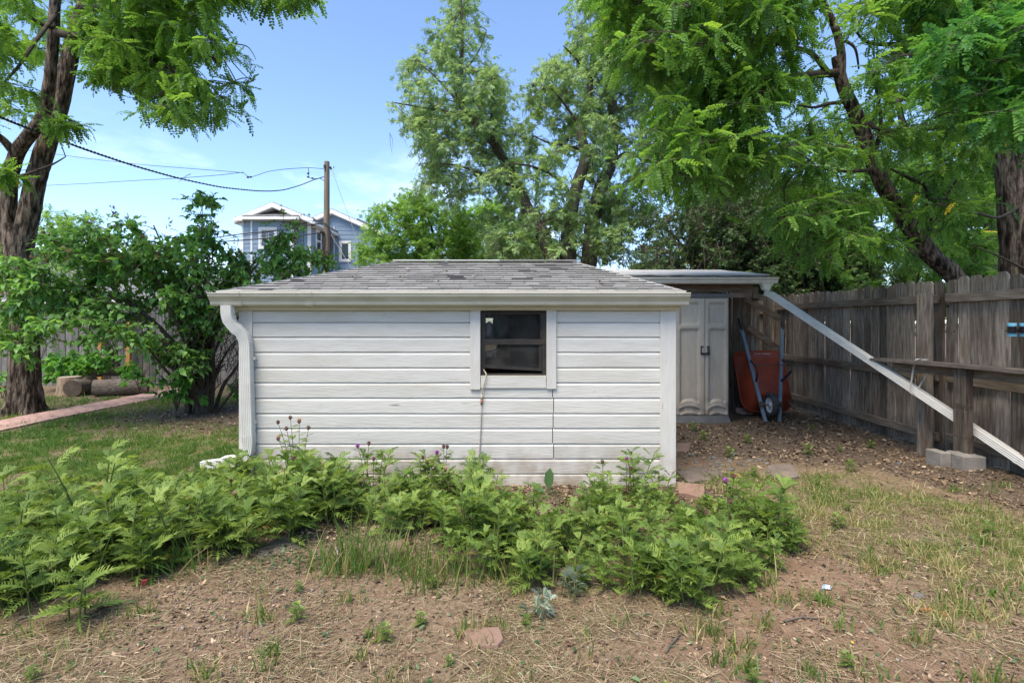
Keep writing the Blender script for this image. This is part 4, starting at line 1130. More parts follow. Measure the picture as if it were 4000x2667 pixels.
# maker's oval on the right door, plain relief
b = MB(); c = V3(x1 - .115, CY - .006, z0 + (z1 - z0) * .905)
ring = [c + V3(math.cos(a) * .038, 0, math.sin(a) * .011) for a in np.linspace(0, 2 * math.pi, 25)]
b.tube(ring, .0018, 5, cap=False); b.build('oval_emblem', RESIN, dr)
b = MB(); b.box((xl, CY + .012, z0), (x1 - .004, CY + .55, z1)); b.build('body', RESIN, cab)
b = MB(); b.box((xl + .01, CY - .005, z0 + .01), (x0 - .006, CY + .02, z1 - .01)); b.build('side_panel', RESIN, cab, bevel=.01)
b = MB(); n = 12
def bow(x): 
    g = (x - xl) / (x1 - xl); return -.035 * (1 - (2 * g - 1) ** 2)
def slab(za, zb, ex, ey, name):
    bb = MB(); fr = [xl - ex + (x1 - xl + 2 * ex) * i / n for i in range(n + 1)]
    lo = [V3(x, CY - ey + bow(min(max(x, xl), x1)), za) for x in fr] + [V3(x1 + ex, CY + .57, za), V3(xl - ex, CY + .57, za)]
    hi = [V3(p.x, p.y, zb) for p in lo]
    bb.loft([lo, hi]); return bb.build(name, RESIN_D, cab, bevel=.008)
slab(z1 + .002, z1 + .062, .018, .022, 'lid')
b = MB(); fr = [xl + (x1 - xl) * i / n for i in range(n + 1)]
lo = [V3(x + (.02 if i == n else -.02 if i == 0 else 0), CY - .05 + bow(x), -.02) for i, x in enumerate(fr)] + [V3(x1 + .02, CY + .57, -.02), V3(xl - .02, CY + .57, -.02)]
hi = [V3(x, CY - .008 + bow(x), z0 - .002) for x in fr] + [V3(x1, CY + .57, z0 - .002), V3(xl, CY + .57, z0 - .002)]
b.loft([lo, hi]); b.build('base_skirt', RESIN_D, cab, bevel=.006)
for s, px in ((-1, 2738), (1, 2762)):
    hx = cx_(px); za, zb_ = cz_(1385), cz_(1351)
    b = MB(); yf = CY - .045
    b.box((hx - .02, yf - .004, za), (hx + .02, yf + .03, za + .03)); b.box((hx - .02, yf - .004, zb_ - .02), (hx + .02, yf + .03, zb_))
    b.box((hx - .02 if s < 0 else hx + .006, yf - .006, za), (hx - .006 if s < 0 else hx + .02, yf + .03, zb_)); b.box((hx - .018, yf + .022, za), (hx + .018, yf + .03, zb_))
    b.build('handle', BLACKPL, cab, bevel=.003)
    b = MB(); b.box((hx - .017, yf + .004, za + .03), (hx + .017, yf + .012, zb_ - .02)); b.build('handle_plate', RESIN_D, cab)
b = MB(); b.box((cx_(2735), CY - .068, cz_(1384)), (cx_(2767), CY - .05, cz_(1377))); b.build('latch_bar', BLACKPL, cab, bevel=.002)
b = MB(); b.box((cx_(2756), CY - .035, cz_(1619)), (cx_(2762), CY - .01, cz_(1595))); b.build('bottom_latch', RESIN, cab, bevel=.002)

# ------------------------------------------------------------------ wheelbarrow standing on its nose
wbw = thing('wheelbarrow', (3.62, 7.2, 0), 'red wheelbarrow tipped up on its nose against the fence, grey-blue handles up', 'wheelbarrow')
dv = V3(0, .359, .933); nv = V3(0, .933, -.359); ex = V3(1, 0, 0)
O = V3(3.72, 7.2, 0.0)
def Q(u, v, w): return O + ex * u + dv * v + nv * w
lA, lB = at(2990, 1646, 7.2), at(2898, 1291, 7.70)
rA, rB = at(3044, 1648, 7.2), at(3056, 1287, 7.70)
lC, rC = at(2885, 1244, 7.765), at(3055, 1237, 7.77)
for A, B, Cc in ((lA, lB, lC), (rA, rB, rC)):
    b = MB(); b.bar(A, B + (B - A).normalized() * .02, .044, .032, up=nv); o = b.build('handle_rail', BLUESTEEL, wbw, bevel=.003)
    b = MB(); d = (Cc - B); b.tube([B - d * .02, B + d * .05, B + d * .5, Cc], [.022, .020, .0155, .017], 12); b.build('grip', BLACKPL, o, smooth=True)
    for t in (.08, .12, .40, .66):
        b = MB(); p = A.lerp(B, t) - nv * .016; b.tube([p, p - nv * .008], .008, 6); b.build('bolt', STEEL, o)
# tray
def rr(u0, u1, v0, v1, r0, r1, w, k=7):
    """rounded rectangle ring, r0 at the nose corners, r1 at the upper ones"""
    pts = []
    for cu, cv, a0, r in ((u1 - r0, v0 + r0, -90, r0), (u1 - r1, v1 - r1, 0, r1), (u0 + r1, v1 - r1, 90, r1), (u0 + r0, v0 + r0, 180, r0)):
        for i in range(k + 1):
            a = math.radians(a0 + 90 * i / k); pts.append(Q(cu + r * math.cos(a), cv + r * math.sin(a), w))
    return pts
b = MB()
prof = [(.02, .05, .17, .22), (.026, .03, .14, .18), (.05, .0, .105, .15), (.10, -.035, .075, .125), (.16, -.06, .05, .11), (.215, -.08, .03, .105), (.25, -.09, .015, .10), (.262, -.10, .0, .10), (.272, -.10, .0, .10)]
outer = [rr(-.23 + a * 1.0 - .0, .23 - a * 1.0 + .0, .40 + a * 1.5 - .04, .92 - a * 1.2 + .02, .10, .09, w) if False else None for w, a, _, _ in prof]
rings = []
for i, (w, a, c_, r_) in enumerate(prof):
    f = i / (len(prof) - 1); f = min(1, (w - .02) / .245) ** .75
    u = .235 + (.366 - .235) * f; v0 = .40 + (.19 - .40) * f; v1 = .93 + (1.10 - .93) * f
    if i == 0: u -= .04; v0 += .04; v1 -= .04
    rings.append(rr(-u, u, v0, v1, .10 + .07 * f, .07 + .05 * f, w))
inner = [[p + nv * .004 + (rings[i][0] * 0) for p in r] for i, r in enumerate(rings)]
b.loft(rings, cap1=False)
def inset(r, k):
    c = sum(r, V3(0, 0, 0)) / len(r); return [p + (c - p).normalized() * k + nv * .004 for p in r]
ins = [inset(r, .006) for r in rings[::-1]]
b.loft([rings[-1]] + ins, cap0=False, cap1=True)
tray = b.build('tray', REDTRAY, wbw, auto=40)
b = MB(); rim = rr(-.370, .370, .186, 1.104, .17, .12, .268); b.tube(rim + [rim[0]], .009, 8, cap=False); b.build('rim', REDTRAY, tray, smooth=True)
# white print near the top of the tray, on its sloping end
bvh = BVHTree.FromPolygons([tuple(v.co) for v in tray.data.vertices], [tuple(p.vertices) for p in tray.data.polygons])
org = V3(0, 0, CAMH)
hit = bvh.ray_cast(org, (at(2976, 1383, 7.8) - org).normalized())
if hit[0] is not None:
    nrm = hit[1] if hit[1].dot(org - hit[0]) > 0 else -hit[1]
    fc = bpy.data.curves.new('lettering', 'FONT'); fc.body = 'TRUE TEMPER'; fc.size = .040; fc.align_x = 'CENTER'; fc.align_y = 'CENTER'; fc.extrude = .0006; fc.shear = .35; fc.offset = .0008
    fc.materials.append(WHITEPRINT)
    fo = bpy.data.objects.new('lettering_curve', fc); COL.objects.link(fo); bpy.context.view_layer.update()
    to = bpy.data.objects.new('lettering', bpy.data.meshes.new_from_object(fo.evaluated_get(bpy.context.evaluated_depsgraph_get()))); COL.objects.link(to); bpy.data.objects.remove(fo)
    yv = (V3(0, 0, 1) - nrm * nrm.z).normalized(); xv = yv.cross(nrm)
    M = Matrix((xv, yv, nrm)).transposed().to_4x4(); M.translation = hit[0] + nrm * .004
    to.parent = tray; to.matrix_parent_inverse = parent_inv(tray); to.matrix_basis = M
# wheel, axle, legs, cross rod
wc = at(3013, 1581, 7.19)
axis = (at(3050, 1580, 7.2) - at(2972, 1581, 7.2)).normalized()
wheel = thing('wheel', wc, None, None); wheel.parent = wbw; wheel.matrix_parent_inverse = parent_inv(wbw)
e1 = axis.cross(V3(0, 0, 1)).normalized(); e2 = axis.cross(e1)
b = MB(); n = 36; rings = []
cs = [(-.030, .105), (-.042, .118), (-.047, .138), (-.042, .157), (-.026, .168), (0, .171), (.026, .168), (.042, .157), (.047, .138), (.042, .118), (.030, .105)]
for k in range(n):
    a = 2 * math.pi * k / n
    lug = 1.0 if k % 2 else .975
    rings.append([wc + axis * x + (e1 * math.cos(a) + e2 * math.sin(a)) * (r * (lug if r > .15 else 1)) for x, r in cs])
rings.append(rings[0]); b.loft(rings, cap0=False, cap1=False, close=False)
b.build('tyre', RUBBER, wheel, auto=25)
b = MB()
for sgn in (-1, 1):
    prof2 = [(.0, .030 * sgn, .106), (0, .024 * sgn, .098), (0, .012 * sgn, .085), (0, .010 * sgn, .04), (0, .034 * sgn, .028), (0, .036 * sgn, .014)]
    rg = []
    for k in range(25):
        a = 2 * math.pi * k / 24
        rg.append([wc + axis * x + (e1 * math.cos(a) + e2 * math.sin(a)) * r for _, x, r in prof2])
    b.loft(rg, cap0=False, cap1=False, close=False)
b.build('rim', RIMWHITE, wheel, auto=40)
b = MB(); b.tube([at(2970, 1581, 7.19), at(3056, 1580, 7.19)], .0105, 10); b.build('axle', RUSTY, wbw, smooth=True)
for A, B in ((lA, lB), (rA, rB)):
    tt = .178; p = A.lerp(B, tt); b = MB(); b.bar(p - dv * .035 - nv * .03, p + dv * .035 - nv * .03, .05, .022, up=nv); b.build('axle_bracket', RUSTY, wbw, bevel=.004)
for A, B, apx, apy in ((lA, lB, 2957, 1450), (rA, rB, 3090, 1440)):
    p0 = A.lerp(B, .655) - nv * .02; p1 = A.lerp(B, .42) - nv * .02; ap = at(apx, apy, 7.28)
    ap2 = ap + dv * .06 + ex * (.0)
    b = MB(); b.bar(p0, ap2, .034, .006, up=V3(1, 0, .2)); b.bar(ap2, ap - dv * .04, .034, .006, up=V3(1, 0, .2)); b.build('leg', RUSTY, wbw)
    b = MB(); b.bar(ap - dv * .035, p1, .036, .007, up=V3(1, 0, .2)); b.build('leg_brace', BLACKPL, wbw)
b = MB(); b.tube([at(2944, 1425, 7.36), at(3082, 1427, 7.32)], .0075, 8); b.build('cross_rod', RUSTY, wbw, smooth=True)
b = MB(); A, B = at(3076, 1561, 7.4), at(3101, 1598, 7.25); b.bar(A, B, .02, .012); b.bar(B, at(3107, 1590, 7.25), .02, .012)
tag(b.build('metal_stake', RUSTY), 'small rusty metal bar leaning beside the wheelbarrow at the fence foot', 'metal bar')
b = MB(); b.box((-.11, -.06, -.03), (.11, .06, .05)); o = b.build('brick_block', BRICK, None, bevel=.008); o.location = at(2908, 1604, 7.75); o.location.z = 0.03; o.rotation_euler = (.05, .1, .3)
tag(o, 'reddish brick on the ground left of the red wheelbarrow tray', 'brick')

# ------------------------------------------------------------------ wooden rail bench by the fence
PLANKTOP = surf('grey_split_plank', [(0.2, (0.05, 0.042, 0.035)), (0.5, (0.115, 0.098, 0.082)), (0.85, (0.24, 0.21, 0.18))], scale=5.0, stretch=(9, 0.9, 9), rough=0.95, bump=0.9, bscale=10, bstretch=(26, 1.0, 26), spec=0.1, dist=0.008)
bn = thing('wooden_rail', (4.1, 4.85, 0), 'grey plank rail on a square post set in concrete by the right fence', 'rail')
pz = .952
b = MB(); pcx, pcy = 4.178, 4.795
b.box((pcx - .038, pcy - .065, .06), (pcx + .038, pcy + .065, pz - .002)); b.build('post', FENCE, bn, bevel=.005)
p0, p1, p2 = V3(3.985, 5.68, pz + .017), V3(4.165, 4.79, pz + .017), V3(4.27, 3.6, pz + .017)
b = MB(); rings = []
for i in range(15):
    t = i / 14; p = p0.lerp(p1, t * 2) if t < .5 else p1.lerp(p2, t * 2 - 1)
    w = .075 + .012 * mnoise.noise(V3(i, 0, 0)); h = .018 + .004 * mnoise.noise(V3(i, 4, 0)) + (-.006 if i == 0 else 0)
    rings.append([p + V3(-w, -.015, -h), p + V3(w, .015, -h), p + V3(w, .015, h), p + V3(-w * .95, -.015, h)])
b.loft(rings); b.build('top_plank', PLANKTOP, bn, bevel=.004)
b = MB(); b.bar((4.06, 5.50, pz - .05), (4.21, 4.87, pz - .05), .038, .088); b.bar((4.235, 4.86, pz - .05), (4.34, 3.6, pz - .05), .038, .088); b.build('under_rail', FENCE_H, bn, bevel=.003)
b = MB(); b.bar((4.13, 5.50, pz - .035), (4.14, 5.36, pz - .035), .02, .06)
ft = thing('footing', (4.11, 4.85, 0), None, None); ft.parent = bn; ft.matrix_parent_inverse = parent_inv(bn)
for (x0_, x1_, y0_, y1_, zt_) in ((3.96, 4.058, 4.78, 4.96, .165), (4.063, 4.27, 4.66, 4.86, .16)):
    b = MB(); b.box((x0_, y0_, -.1), (x1_, y1_, zt_)); b.build('concrete_block', CONCRETE, ft, bevel=.006)
import bmesh
bm = bmesh.new(); bmesh.ops.create_grid(bm, x_segments=14, y_segments=10, size=1)
for v in bm.verts:
    r = math.hypot(v.co.x, v.co.y); v.co = V3(4.165 + v.co.x * .105, 4.79 + v.co.y * .115, .150 + .035 * max(0, 1 - r * .75) + .012 * mnoise.noise(v.co * 4) - (.02 if r > 1.1 else 0))
me = bpy.data.meshes.new('mortar'); bm.to_mesh(me); bm.free(); me.materials.append(CONCRETE); obj('mortar', me, ft)
b = MB()
for z in (.60, .585, .615, .32):
    q = [V3(pcx - .041, pcy - .069, z), V3(pcx + .041, pcy - .069, z + .01), V3(pcx + .041, pcy + .069, z), V3(pcx - .041, pcy + .069, z + .008), V3(pcx - .041, pcy - .069, z)]
    b.tube(q, .0016, 5)
b.build('binding_wire', RUSTY, bn)
# strap that holds the downspout to the rail
def on_spout(px):
    best = None
    for i in range(400):
        p = SPOUT_A.lerp(SPOUT_B, i / 399.0); e = abs(2000 + p.x / p.y * FPX - px)
        if best is None or e < best[0]: best = (e, p)
    return best[1]
s1, s2 = on_spout(3568), on_spout(3604)
T1, T2 = V3(3.915 + .04, 5.40, pz + .040), V3(4.10, 5.33, pz + .040)
b = MB()
def strip(pts, w, up):
    for a, c in zip(pts[:-1], pts[1:]):
        b.bar(a, c, w, .002, up=up)
strip([s1 + V3(.05, .02, -.055), s1 + V3(.0, -.05, -.06), at(3554, 1530, s1.y - .07), at(3568, 1440, 5.24), at(3577, 1406, 5.22)], .022, V3(.3, -1, 0.1)); strip([at(3577, 1405, 5.215), at(3588, 1401, 5.23), at(3612, 1402, 5.22)], .024, V3(0, 0, 1))
strip([at(3588, 1516, s2.y - .02), at(3606, 1484, 5.26), at(3628, 1451, 5.24)], .020, V3(.3, -1, .1)); strip([at(3592, 1420, 5.215), at(3600, 1408, 5.2)], .02, V3(.3, -1, .1)); strip([at(3600, 1407, 5.2), at(3625, 1403, 5.19)], .02, V3(0, 0, 1))
tag(b.build('perforated_strap', DOWNSP), 'white strap looped over the plank rail holding up the slanting downspout', 'strap')
# blue fitting on the right fence
bc = thing('blue_fitting', at(3955, 1288, 4.32), 'pair of black ribbed clamps with blue ends on the right fence boards', 'fitting')
for px in (3953, 4000):
    c = at(px, 1288, 4.33)
    for dzz in (.042, -.042):
        b = MB(); b.tube([c + V3(0, 0, dzz - .014), c + V3(0, 0, dzz + .014)], .031, 8); b.build('blue_cap', CYANPL, bc, bevel=.003)
    b = MB(); b.tube([c + V3(0, 0, -.028), c + V3(0, 0, .028)], .028, 10)
    for k in range(5):
        z = -.02 + k * .01; b.tube([c + V3(-.012, -.01, z - .002), c + V3(-.012, -.01, z + .002)], .036, 10)
    b.build('ribbed_body', BLACKPL, bc)
b = MB(); b.tube([at(3950, 1291, 4.34), at(4030, 1291, 4.34)], .010, 8); b.tube([at(3927, 1293, 4.33), at(3945, 1291, 4.34)], .004, 6); b.tube([at(3955, 1288, 4.33), V3(4.41, 4.36, 1.31)], .012, 8); b.build('link_rod', BLACKPL, bc)

# ------------------------------------------------------------------ logs at the back left
def log(name, A, B, r, label, cat, seed, bark=LOGBARK, end=LOGEND, group=None, flat=0):
    A = Vector(A); B = Vector(B); n = 22; b = MB(); seg = 9
    pts = [A.lerp(B, i / seg) for i in range(seg + 1)]
    def warp(i, k, an):
        return 1 + .10 * mnoise.noise(V3(math.cos(an) * 1.6 + seed, math.sin(an) * 1.6, i * .22)) + .05 * mnoise.noise(V3(math.cos(an) * 6, math.sin(an) * 6 + seed, i * .3))
    b.tube(pts, r, n, warp=warp, cap=False)
    b2 = MB(); m = len(b.v)
    b.f.append(tuple(reversed(range(n)))); b.m.append(1); b.f.append(tuple(range(m - n, m))); b.m.append(1)
    o = b.build(name, [bark, end], None, auto=50)
    return tag(o, label, cat, group)
Ys = 9.75
def gx(px, Y): return (px - 2000) / FPX * Y
st = V3(gx(273, Ys), Ys, 0)
b = MB(); n = 26
def swarp(i, k, an): return 1 + .07 * mnoise.noise(V3(math.cos(an) * 2, math.sin(an) * 2, i * .15)) + .045 * mnoise.noise(V3(math.cos(an) * 7, math.sin(an) * 7, i * .1))
b.tube([st + V3(0, 0, z) for z in (-.05, .03, .12, .22, .31, .345)], [.235, .215, .195, .185, .182, .172], n, warp=swarp, cap=False)
m = len(b.v); b.f.append(tuple(range(m - n, m))); b.m.append(1)
tag(b.build('tree_stump', [STUMPSIDE, LOGEND], None, auto=50), 'bare upright log stump standing left of the lying log', 'stump')
log('log', (gx(318, 9.75), 9.55, .15), (gx(330, 10.1), 10.25, .16), .150, 'short log end-on between the stump and the long lying log', 'log', 7, end=LOGEND_D)
log('log', (gx(362, 9.6), 9.62, .15), (gx(572, 9.95), 10.0, .14), .155, 'long dark barked log lying along the ground right of the stump', 'log', 3, end=LOGEND_D)
for i, (pa_, pb_, py, r, Y, lab) in enumerate(((396, 478, 1448, .095, 10.5, 'grey split log at the bottom of the stack by the orange post'), (396, 462, 1421, .05, 10.55, 'thin split plank of wood in the middle of the log stack'), (360, 456, 1402, .085, 10.6, 'dark split log second from the top of the stack'), (385, 450, 1376, .07, 10.6, 'weathered log topping the stack against the fence'))):
    A, B = at(pa_, py, Y), at(pb_, py + 2, Y - .05)
    log('firewood_log', A, B, r, lab, 'log', 20 + i, end=LOGEND_D, group='stacked logs by the back fence')
log('firewood_log', at(300, 1455, 10.6), at(392, 1452, 10.55), .10, 'half hidden log under the leaves at the left of the stack', 'log', 33, end=LOGEND_D, group='stacked logs by the back fence')
log('firewood_log', at(330, 1420, 10.65), at(398, 1418, 10.6), .085, 'log on the second tier at the left of the stack behind leaves', 'log', 35, end=LOGEND_D, group='stacked logs by the back fence')

# ================================================================== houses, pole and wires beyond
YA, YBB = 28.0, 31.7
hs = thing('blue_house', (-12, 29, 0), 'blue two-storey house with white trim and twin gables beyond the lilac', 'house')
def hx(px, Y=YA): return (px - 2000) / FPX * Y
def hz(py, Y=YA): return CAMH - (py - HOR) / FPX * Y
def lap_wall(poly_x, z0, z1, face_y, Y, exposure=.235, name='siding_board'):
    """lap boards on a frontal wall; poly_x(z) gives the clear stretches at height z"""
    z = z0; k = 0
    while z < z1 - .01:
        zt_ = min(z + exposure, z1)
        for a, c in poly_x((z + zt_) / 2):
            if c - a < .05: continue
            b = MB(); b.add([(a, face_y - .022, z), (c, face_y - .022, z), (c, face_y - .004, zt_), (a, face_y - .004, zt_), (a, face_y + .0, z), (c, face_y + .0, z), (c, face_y, zt_), (a, face_y, zt_)],
                            [(0, 1, 2, 3), (4, 5, 1, 0), (3, 2, 6, 7), (0, 3, 7, 4), (1, 5, 6, 2)])
            b.build(name, HOUSEBLUE, hs)
        z = zt_; k += 1
# block one: bay front at YA, main gable wall .45 behind
pk, zpk = hx(1064.5), hz(797)
el_, er_ = hx(925), hx(1220)
ze = hz(858)
YM = YA + .5
bx0, bx1 = hx(951), hx(1141)
mx0, mx1 = hx(951, YM), hx(1216, YM)
W1 = [(hx(1011), hz(973), hx(1083), hz(888))]
def cut(a, c, z, holes):
    seg = [(a, c)]
    for x0_, z0_, x1_, z1_ in holes:
        if z0_ - .12 < z < z1_ + .12:
            ns = []
            for p, q in seg:
                if x1_ <= p or x0_ >= q: ns.append((p, q)); continue
                if x0_ > p: ns.append((p, x0_))
                if x1_ < q: ns.append((x1_, q))
            seg = ns
    return seg
zb1 = hz(851)
lap_wall(lambda z: cut(bx0, hx(980), z, []) + cut(hx(987), bx1, z, W1), 0.2, zb1, YA, YA)
lap_wall(lambda z: cut(bx1 + .16, mx1, z, []), 0.2, hz(862, YM), YM, YM)
def gable(z):
    f = (hz(800, YM) - z) / (hz(800, YM) - hz(862, YM)); h0 = hx(1064.5, YM)
    return [(h0 + (mx0 - h0) * f * 1.0, h0 + (mx1 - h0) * f * 1.0)]
lap_wall(gable, hz(850, YM), hz(803, YM), YM, YM, .2)
# solid bodies behind the boards
b = MB(); b.box((bx0 + .02, YA, 0), (bx1 - .02, YM, zb1)); b.box((mx0 + .02, YM, 0), (mx1 - .02, 38, hz(862, YM)))
h0 = hx(1064.5, YM)
b.loft([[V3(mx0 + .02, y, hz(862, YM)), V3(mx1 - .02, y, hz(862, YM)), V3(h0, y, hz(800, YM))] for y in (YM, 38)])
b2x0, b2x1 = hx(1216, YBB), hx(1500, YBB)
b2p = hx(1296, YBB)
zp2 = hz(822, YBB)
sl2 = (hz(822, YBB) - hz(908, YBB)) / (hx(1490, YBB) - b2p)
zl2 = zp2 - sl2 * (b2p - b2x0) - .12
b.box((mx1 - .02, YBB + .03, 0), (b2x1 - .05, 38.9, 2.97))
b.loft([[V3(b2x0, y, zp2 - sl2 * (b2p - b2x0)), V3(b2x0, y, 3), V3(b2x1 - .02, y, 3), V3(b2x1 - .02, y, zp2 - sl2 * (b2x1 - b2p)), V3(b2p, y, zp2)] for y in (YBB, 39)])
b.build('wall', HOUSEBLUE, hs)
# side wall of block one (recedes) with boards
z = .2
while z < hz(862, YM) - .05:
    zt_ = min(z + .235, hz(862, YM))
    segs = [(YM, 29.05), (29.95, YBB)] if hz(985, 29.5) < (z + zt_) / 2 < hz(900, 29.5) else [(YM, YBB)]
    for ya, yb in segs:
        b = MB(); xw = mx1
        b.add([(xw + .022, ya, z), (xw + .022, yb, z), (xw + .004, yb, zt_), (xw + .004, ya, zt_), (xw - .01, ya, z), (xw - .01, yb, z)], [(0, 1, 2, 3), (4, 5, 1, 0)]); b.build('siding_board', HOUSEBLUE, hs)
    z = zt_
# block two boards
W2 = [(hx(1325, YBB), hz(1023, YBB), hx(1372, YBB), hz(942, YBB))]
def b2(z):
    a, c = mx1 + .03, b2x1
    top = zp2 - .05
    c2_ = min(c, b2p + (top - z) / sl2); a2 = max(b2x0 + .0, b2p - (top - z) / sl2, a)
    return cut(a2, c2_, z, W2) if c2_ > a2 else []
lap_wall(b2, .2, zp2 - .06, YBB, YBB, .26)
def slope(xa, za, xb, zb, y0, y1, t, name, mat):
    bb = MB(); d = V3(xb - xa, 0, zb - za).normalized(); nn = V3(-d.z, 0, d.x)
    nn = V3(0, 0, 1 / max(.3, abs(d.x)))
    r = [V3(xa, 0, za), V3(xb, 0, zb), V3(xb, 0, zb) + nn * t, V3(xa, 0, za) + nn * t]
    bb.loft([[V3(p.x, y, p.z) for p in r] for y in (y0, y1)]); return bb.build(name, mat, hs)
yo = YA - .25
pkx, pkz = hx(1064.5, yo), hz(800, yo)
sl1 = (pkz - hz(861, yo)) / (pkx - hx(914, yo))
xel = hx(914, yo); xer = hx(1222, yo)
zer = pkz - sl1 * (xer - pkx)
slope(xel, hz(861, yo), pkx, pkz, yo, 38.2, .15, 'roof', HOUSEROOF); slope(pkx, pkz, xer, zer, yo, 38.2, .15, 'roof', HOUSEROOF)
for xa, za, xb, zb in ((xel, hz(861, yo), pkx, pkz), (pkx, pkz, xer, zer)):
    slope(xa, za - .13, xb, zb - .13, yo - .04, yo + .02, .24, 'rake_trim', HOUSETRIM)
    slope(xa, za - .17, xb, zb - .17, yo + .02, YM, .04, 'rake_soffit', HOUSETRIM)
for xa, xb in ((xel - .02, hx(948, yo)), (hx(1196, yo), xer + .02)):
    b = MB(); b.box((xa, yo - .05, hz(863, yo)), (xb, yo + .05, hz(854, yo))); b.build('eave_return', HOUSETRIM, hs)
b = MB(); b.box((hx(1118), 31, pkz - .35), (hx(1138), 31.6, pkz - .02)); b.build('roof_vent', HOUSEROOF, hs)
# small skirt roof over the bay
b = MB(); ya = YA - .45
x0_, x1_ = hx(946, ya), hx(1166, ya); zA = hz(842, ya); zB = hz(836, YM)
b.add([(x0_, ya, zA), (x1_, ya, zA), (x1_ - .45, YM, zB + .12), (x0_ + .45, YM, zB + .12), (x0_, ya, zA - .06), (x1_, ya, zA - .06), (x1_, YM, zA - .06), (x0_, YM, zA - .06)], [(0, 1, 2, 3), (0, 4, 5, 1), (1, 5, 6, 2), (3, 7, 4, 0), (4, 7, 6, 5)])
b.build('skirt_roof', HOUSEROOF, hs)
b = MB(); b.box((x0_ - .02, ya - .03, zA - .20), (x1_ + .02, ya + .03, zA - .062)); b.box((x0_, ya + .03, zA - .20), (x1_, YM, zA - .16)); b.build('skirt_fascia', HOUSETRIM, hs)
for px0, px1, Y in ((945, 952, YA), (980, 987, YA), (1137, 1147, YA), (1202, 1216, YM)):
    b = MB(); b.box((hx(px0, Y), Y - .045, .2), (hx(px1, Y), Y + .05, hz(853, Y) - .02)); b.build('corner_trim', HOUSETRIM, hs)
for px, Y in ((1157, YM), (1306, YBB)):
    b = MB(); b.box((hx(px, Y) - .03, Y - .06, .2), (hx(px, Y) + .03, Y - .024, hz(885, Y))); b.build('drain_pipe', HOUSETRIM, hs)
def house_window(px0, py0, px1, py1, Y, mat, bars):
    w_ = thing('window', ((hx(px0, Y) + hx(px1, Y)) / 2, Y, hz(py1, Y)), None, None); w_.parent = hs; w_.matrix_parent_inverse = parent_inv(hs)
    x0_, x1_, z0_, z1_ = hx(px0, Y), hx(px1, Y), hz(py1, Y), hz(py0, Y); t_ = .13
    b = MB(); b.box((x0_, Y - .06, z0_), (x0_ + t_, Y, z1_)); b.box((x1_ - t_, Y - .06, z0_), (x1_, Y, z1_)); b.box((x0_ + t_, Y - .06, z1_ - t_), (x1_ - t_, Y, z1_)); b.box((x0_ + t_, Y - .06, z0_), (x1_ - t_, Y, z0_ + t_))
    b.build('frame', HOUSETRIM, w_)
    xs = [x0_ + t_ + (x1_ - x0_ - 2 * t_) * f for f in bars]
    for a, c in zip(xs[:-1], xs[1:]):
        b = MB(); g = .04
        for q in ((a, c, z0_ + t_, z0_ + t_ + g), (a, c, z1_ - t_ - g, z1_ - t_), (a, a + g, z0_ + t_ + g, z1_ - t_ - g), (c - g, c, z0_ + t_ + g, z1_ - t_ - g), (a + g, c - g, (z0_ + z1_) / 2 - .02, (z0_ + z1_) / 2 + .02))[:4 if mat is BLIND else 5]:
            b.box((q[0], Y - .035, q[2]), (q[1], Y - .005, q[3]))
        b.build('sash', HOUSETRIM, w_)
        b = MB(); b.add([(a, Y - .016, z0_ + t_), (c, Y - .016, z0_ + t_), (c, Y - .016, z1_ - t_), (a, Y - .016, z1_ - t_)], [(0, 1, 2, 3)]); b.build('pane', GLASS, w_)
        b = MB(); b.box((a, Y - .008, z0_ + t_ + (.18 if mat is BLIND else 0)), (c, Y - .003, z1_ - t_)); b.build('blind', mat, w_)
house_window(1011, 888, 1083, 973, YA, CURTAIN, (0, .48, .52, 1))
house_window(1325, 942, 1372, 1023, YBB, BLIND, (0, 1))
w_ = thing('window', (mx1, 29.5, 5), None, None); w_.parent = hs; w_.matrix_parent_inverse = parent_inv(hs)
zc0, zc1 = hz(985, 29.5), hz(900, 29.5)
b = MB()
for ya, yb, za, zb in ((29.05, 29.17, zc0, zc1), (29.83, 29.95, zc0, zc1), (29.17, 29.83, zc1 - .13, zc1), (29.17, 29.83, zc0, zc0 + .13), (29.17, 29.83, (zc0 + zc1) / 2 - .04, (zc0 + zc1) / 2 + .04)):
    b.box((mx1 - .01, ya, za), (mx1 + .06, yb, zb))
b.build('frame', HOUSETRIM, w_)
b = MB(); b.box((mx1 + .004, 29.17, zc0 + .13), (mx1 + .012, 29.83, zc1 - .13)); b.build('pane', GLASS, w_)
b = MB(); b.box((mx1 - .008, 29.17, zc0 + .13), (mx1 + .001, 29.83, zc1 - .13)); b.build('blind', CURTAIN, w_)
# eave and gutter along the receding side
b = MB(); xg = xer - .02; b.box((mx1, YM, zer - .17), (xg, YBB - .1, zer - .13)); b.build('soffit', HOUSETRIM, hs)
b = MB(); b.box((xg, yo, zer - .16), (xg + .12, YBB - .08, zer - .02)); b.build('side_gutter', HOUSETRIM, hs)
b = MB(); b.tube([V3(xel + .05, yo, hz(864, yo)), V3(xel + .12, yo + .2, hz(872, yo)), V3(bx0 - .15, YA - .1, hz(876)), V3(bx0 - .04, YA - .05, hz(880))], .05, 8); b.build('drain_pipe', HOUSETRIM, hs)
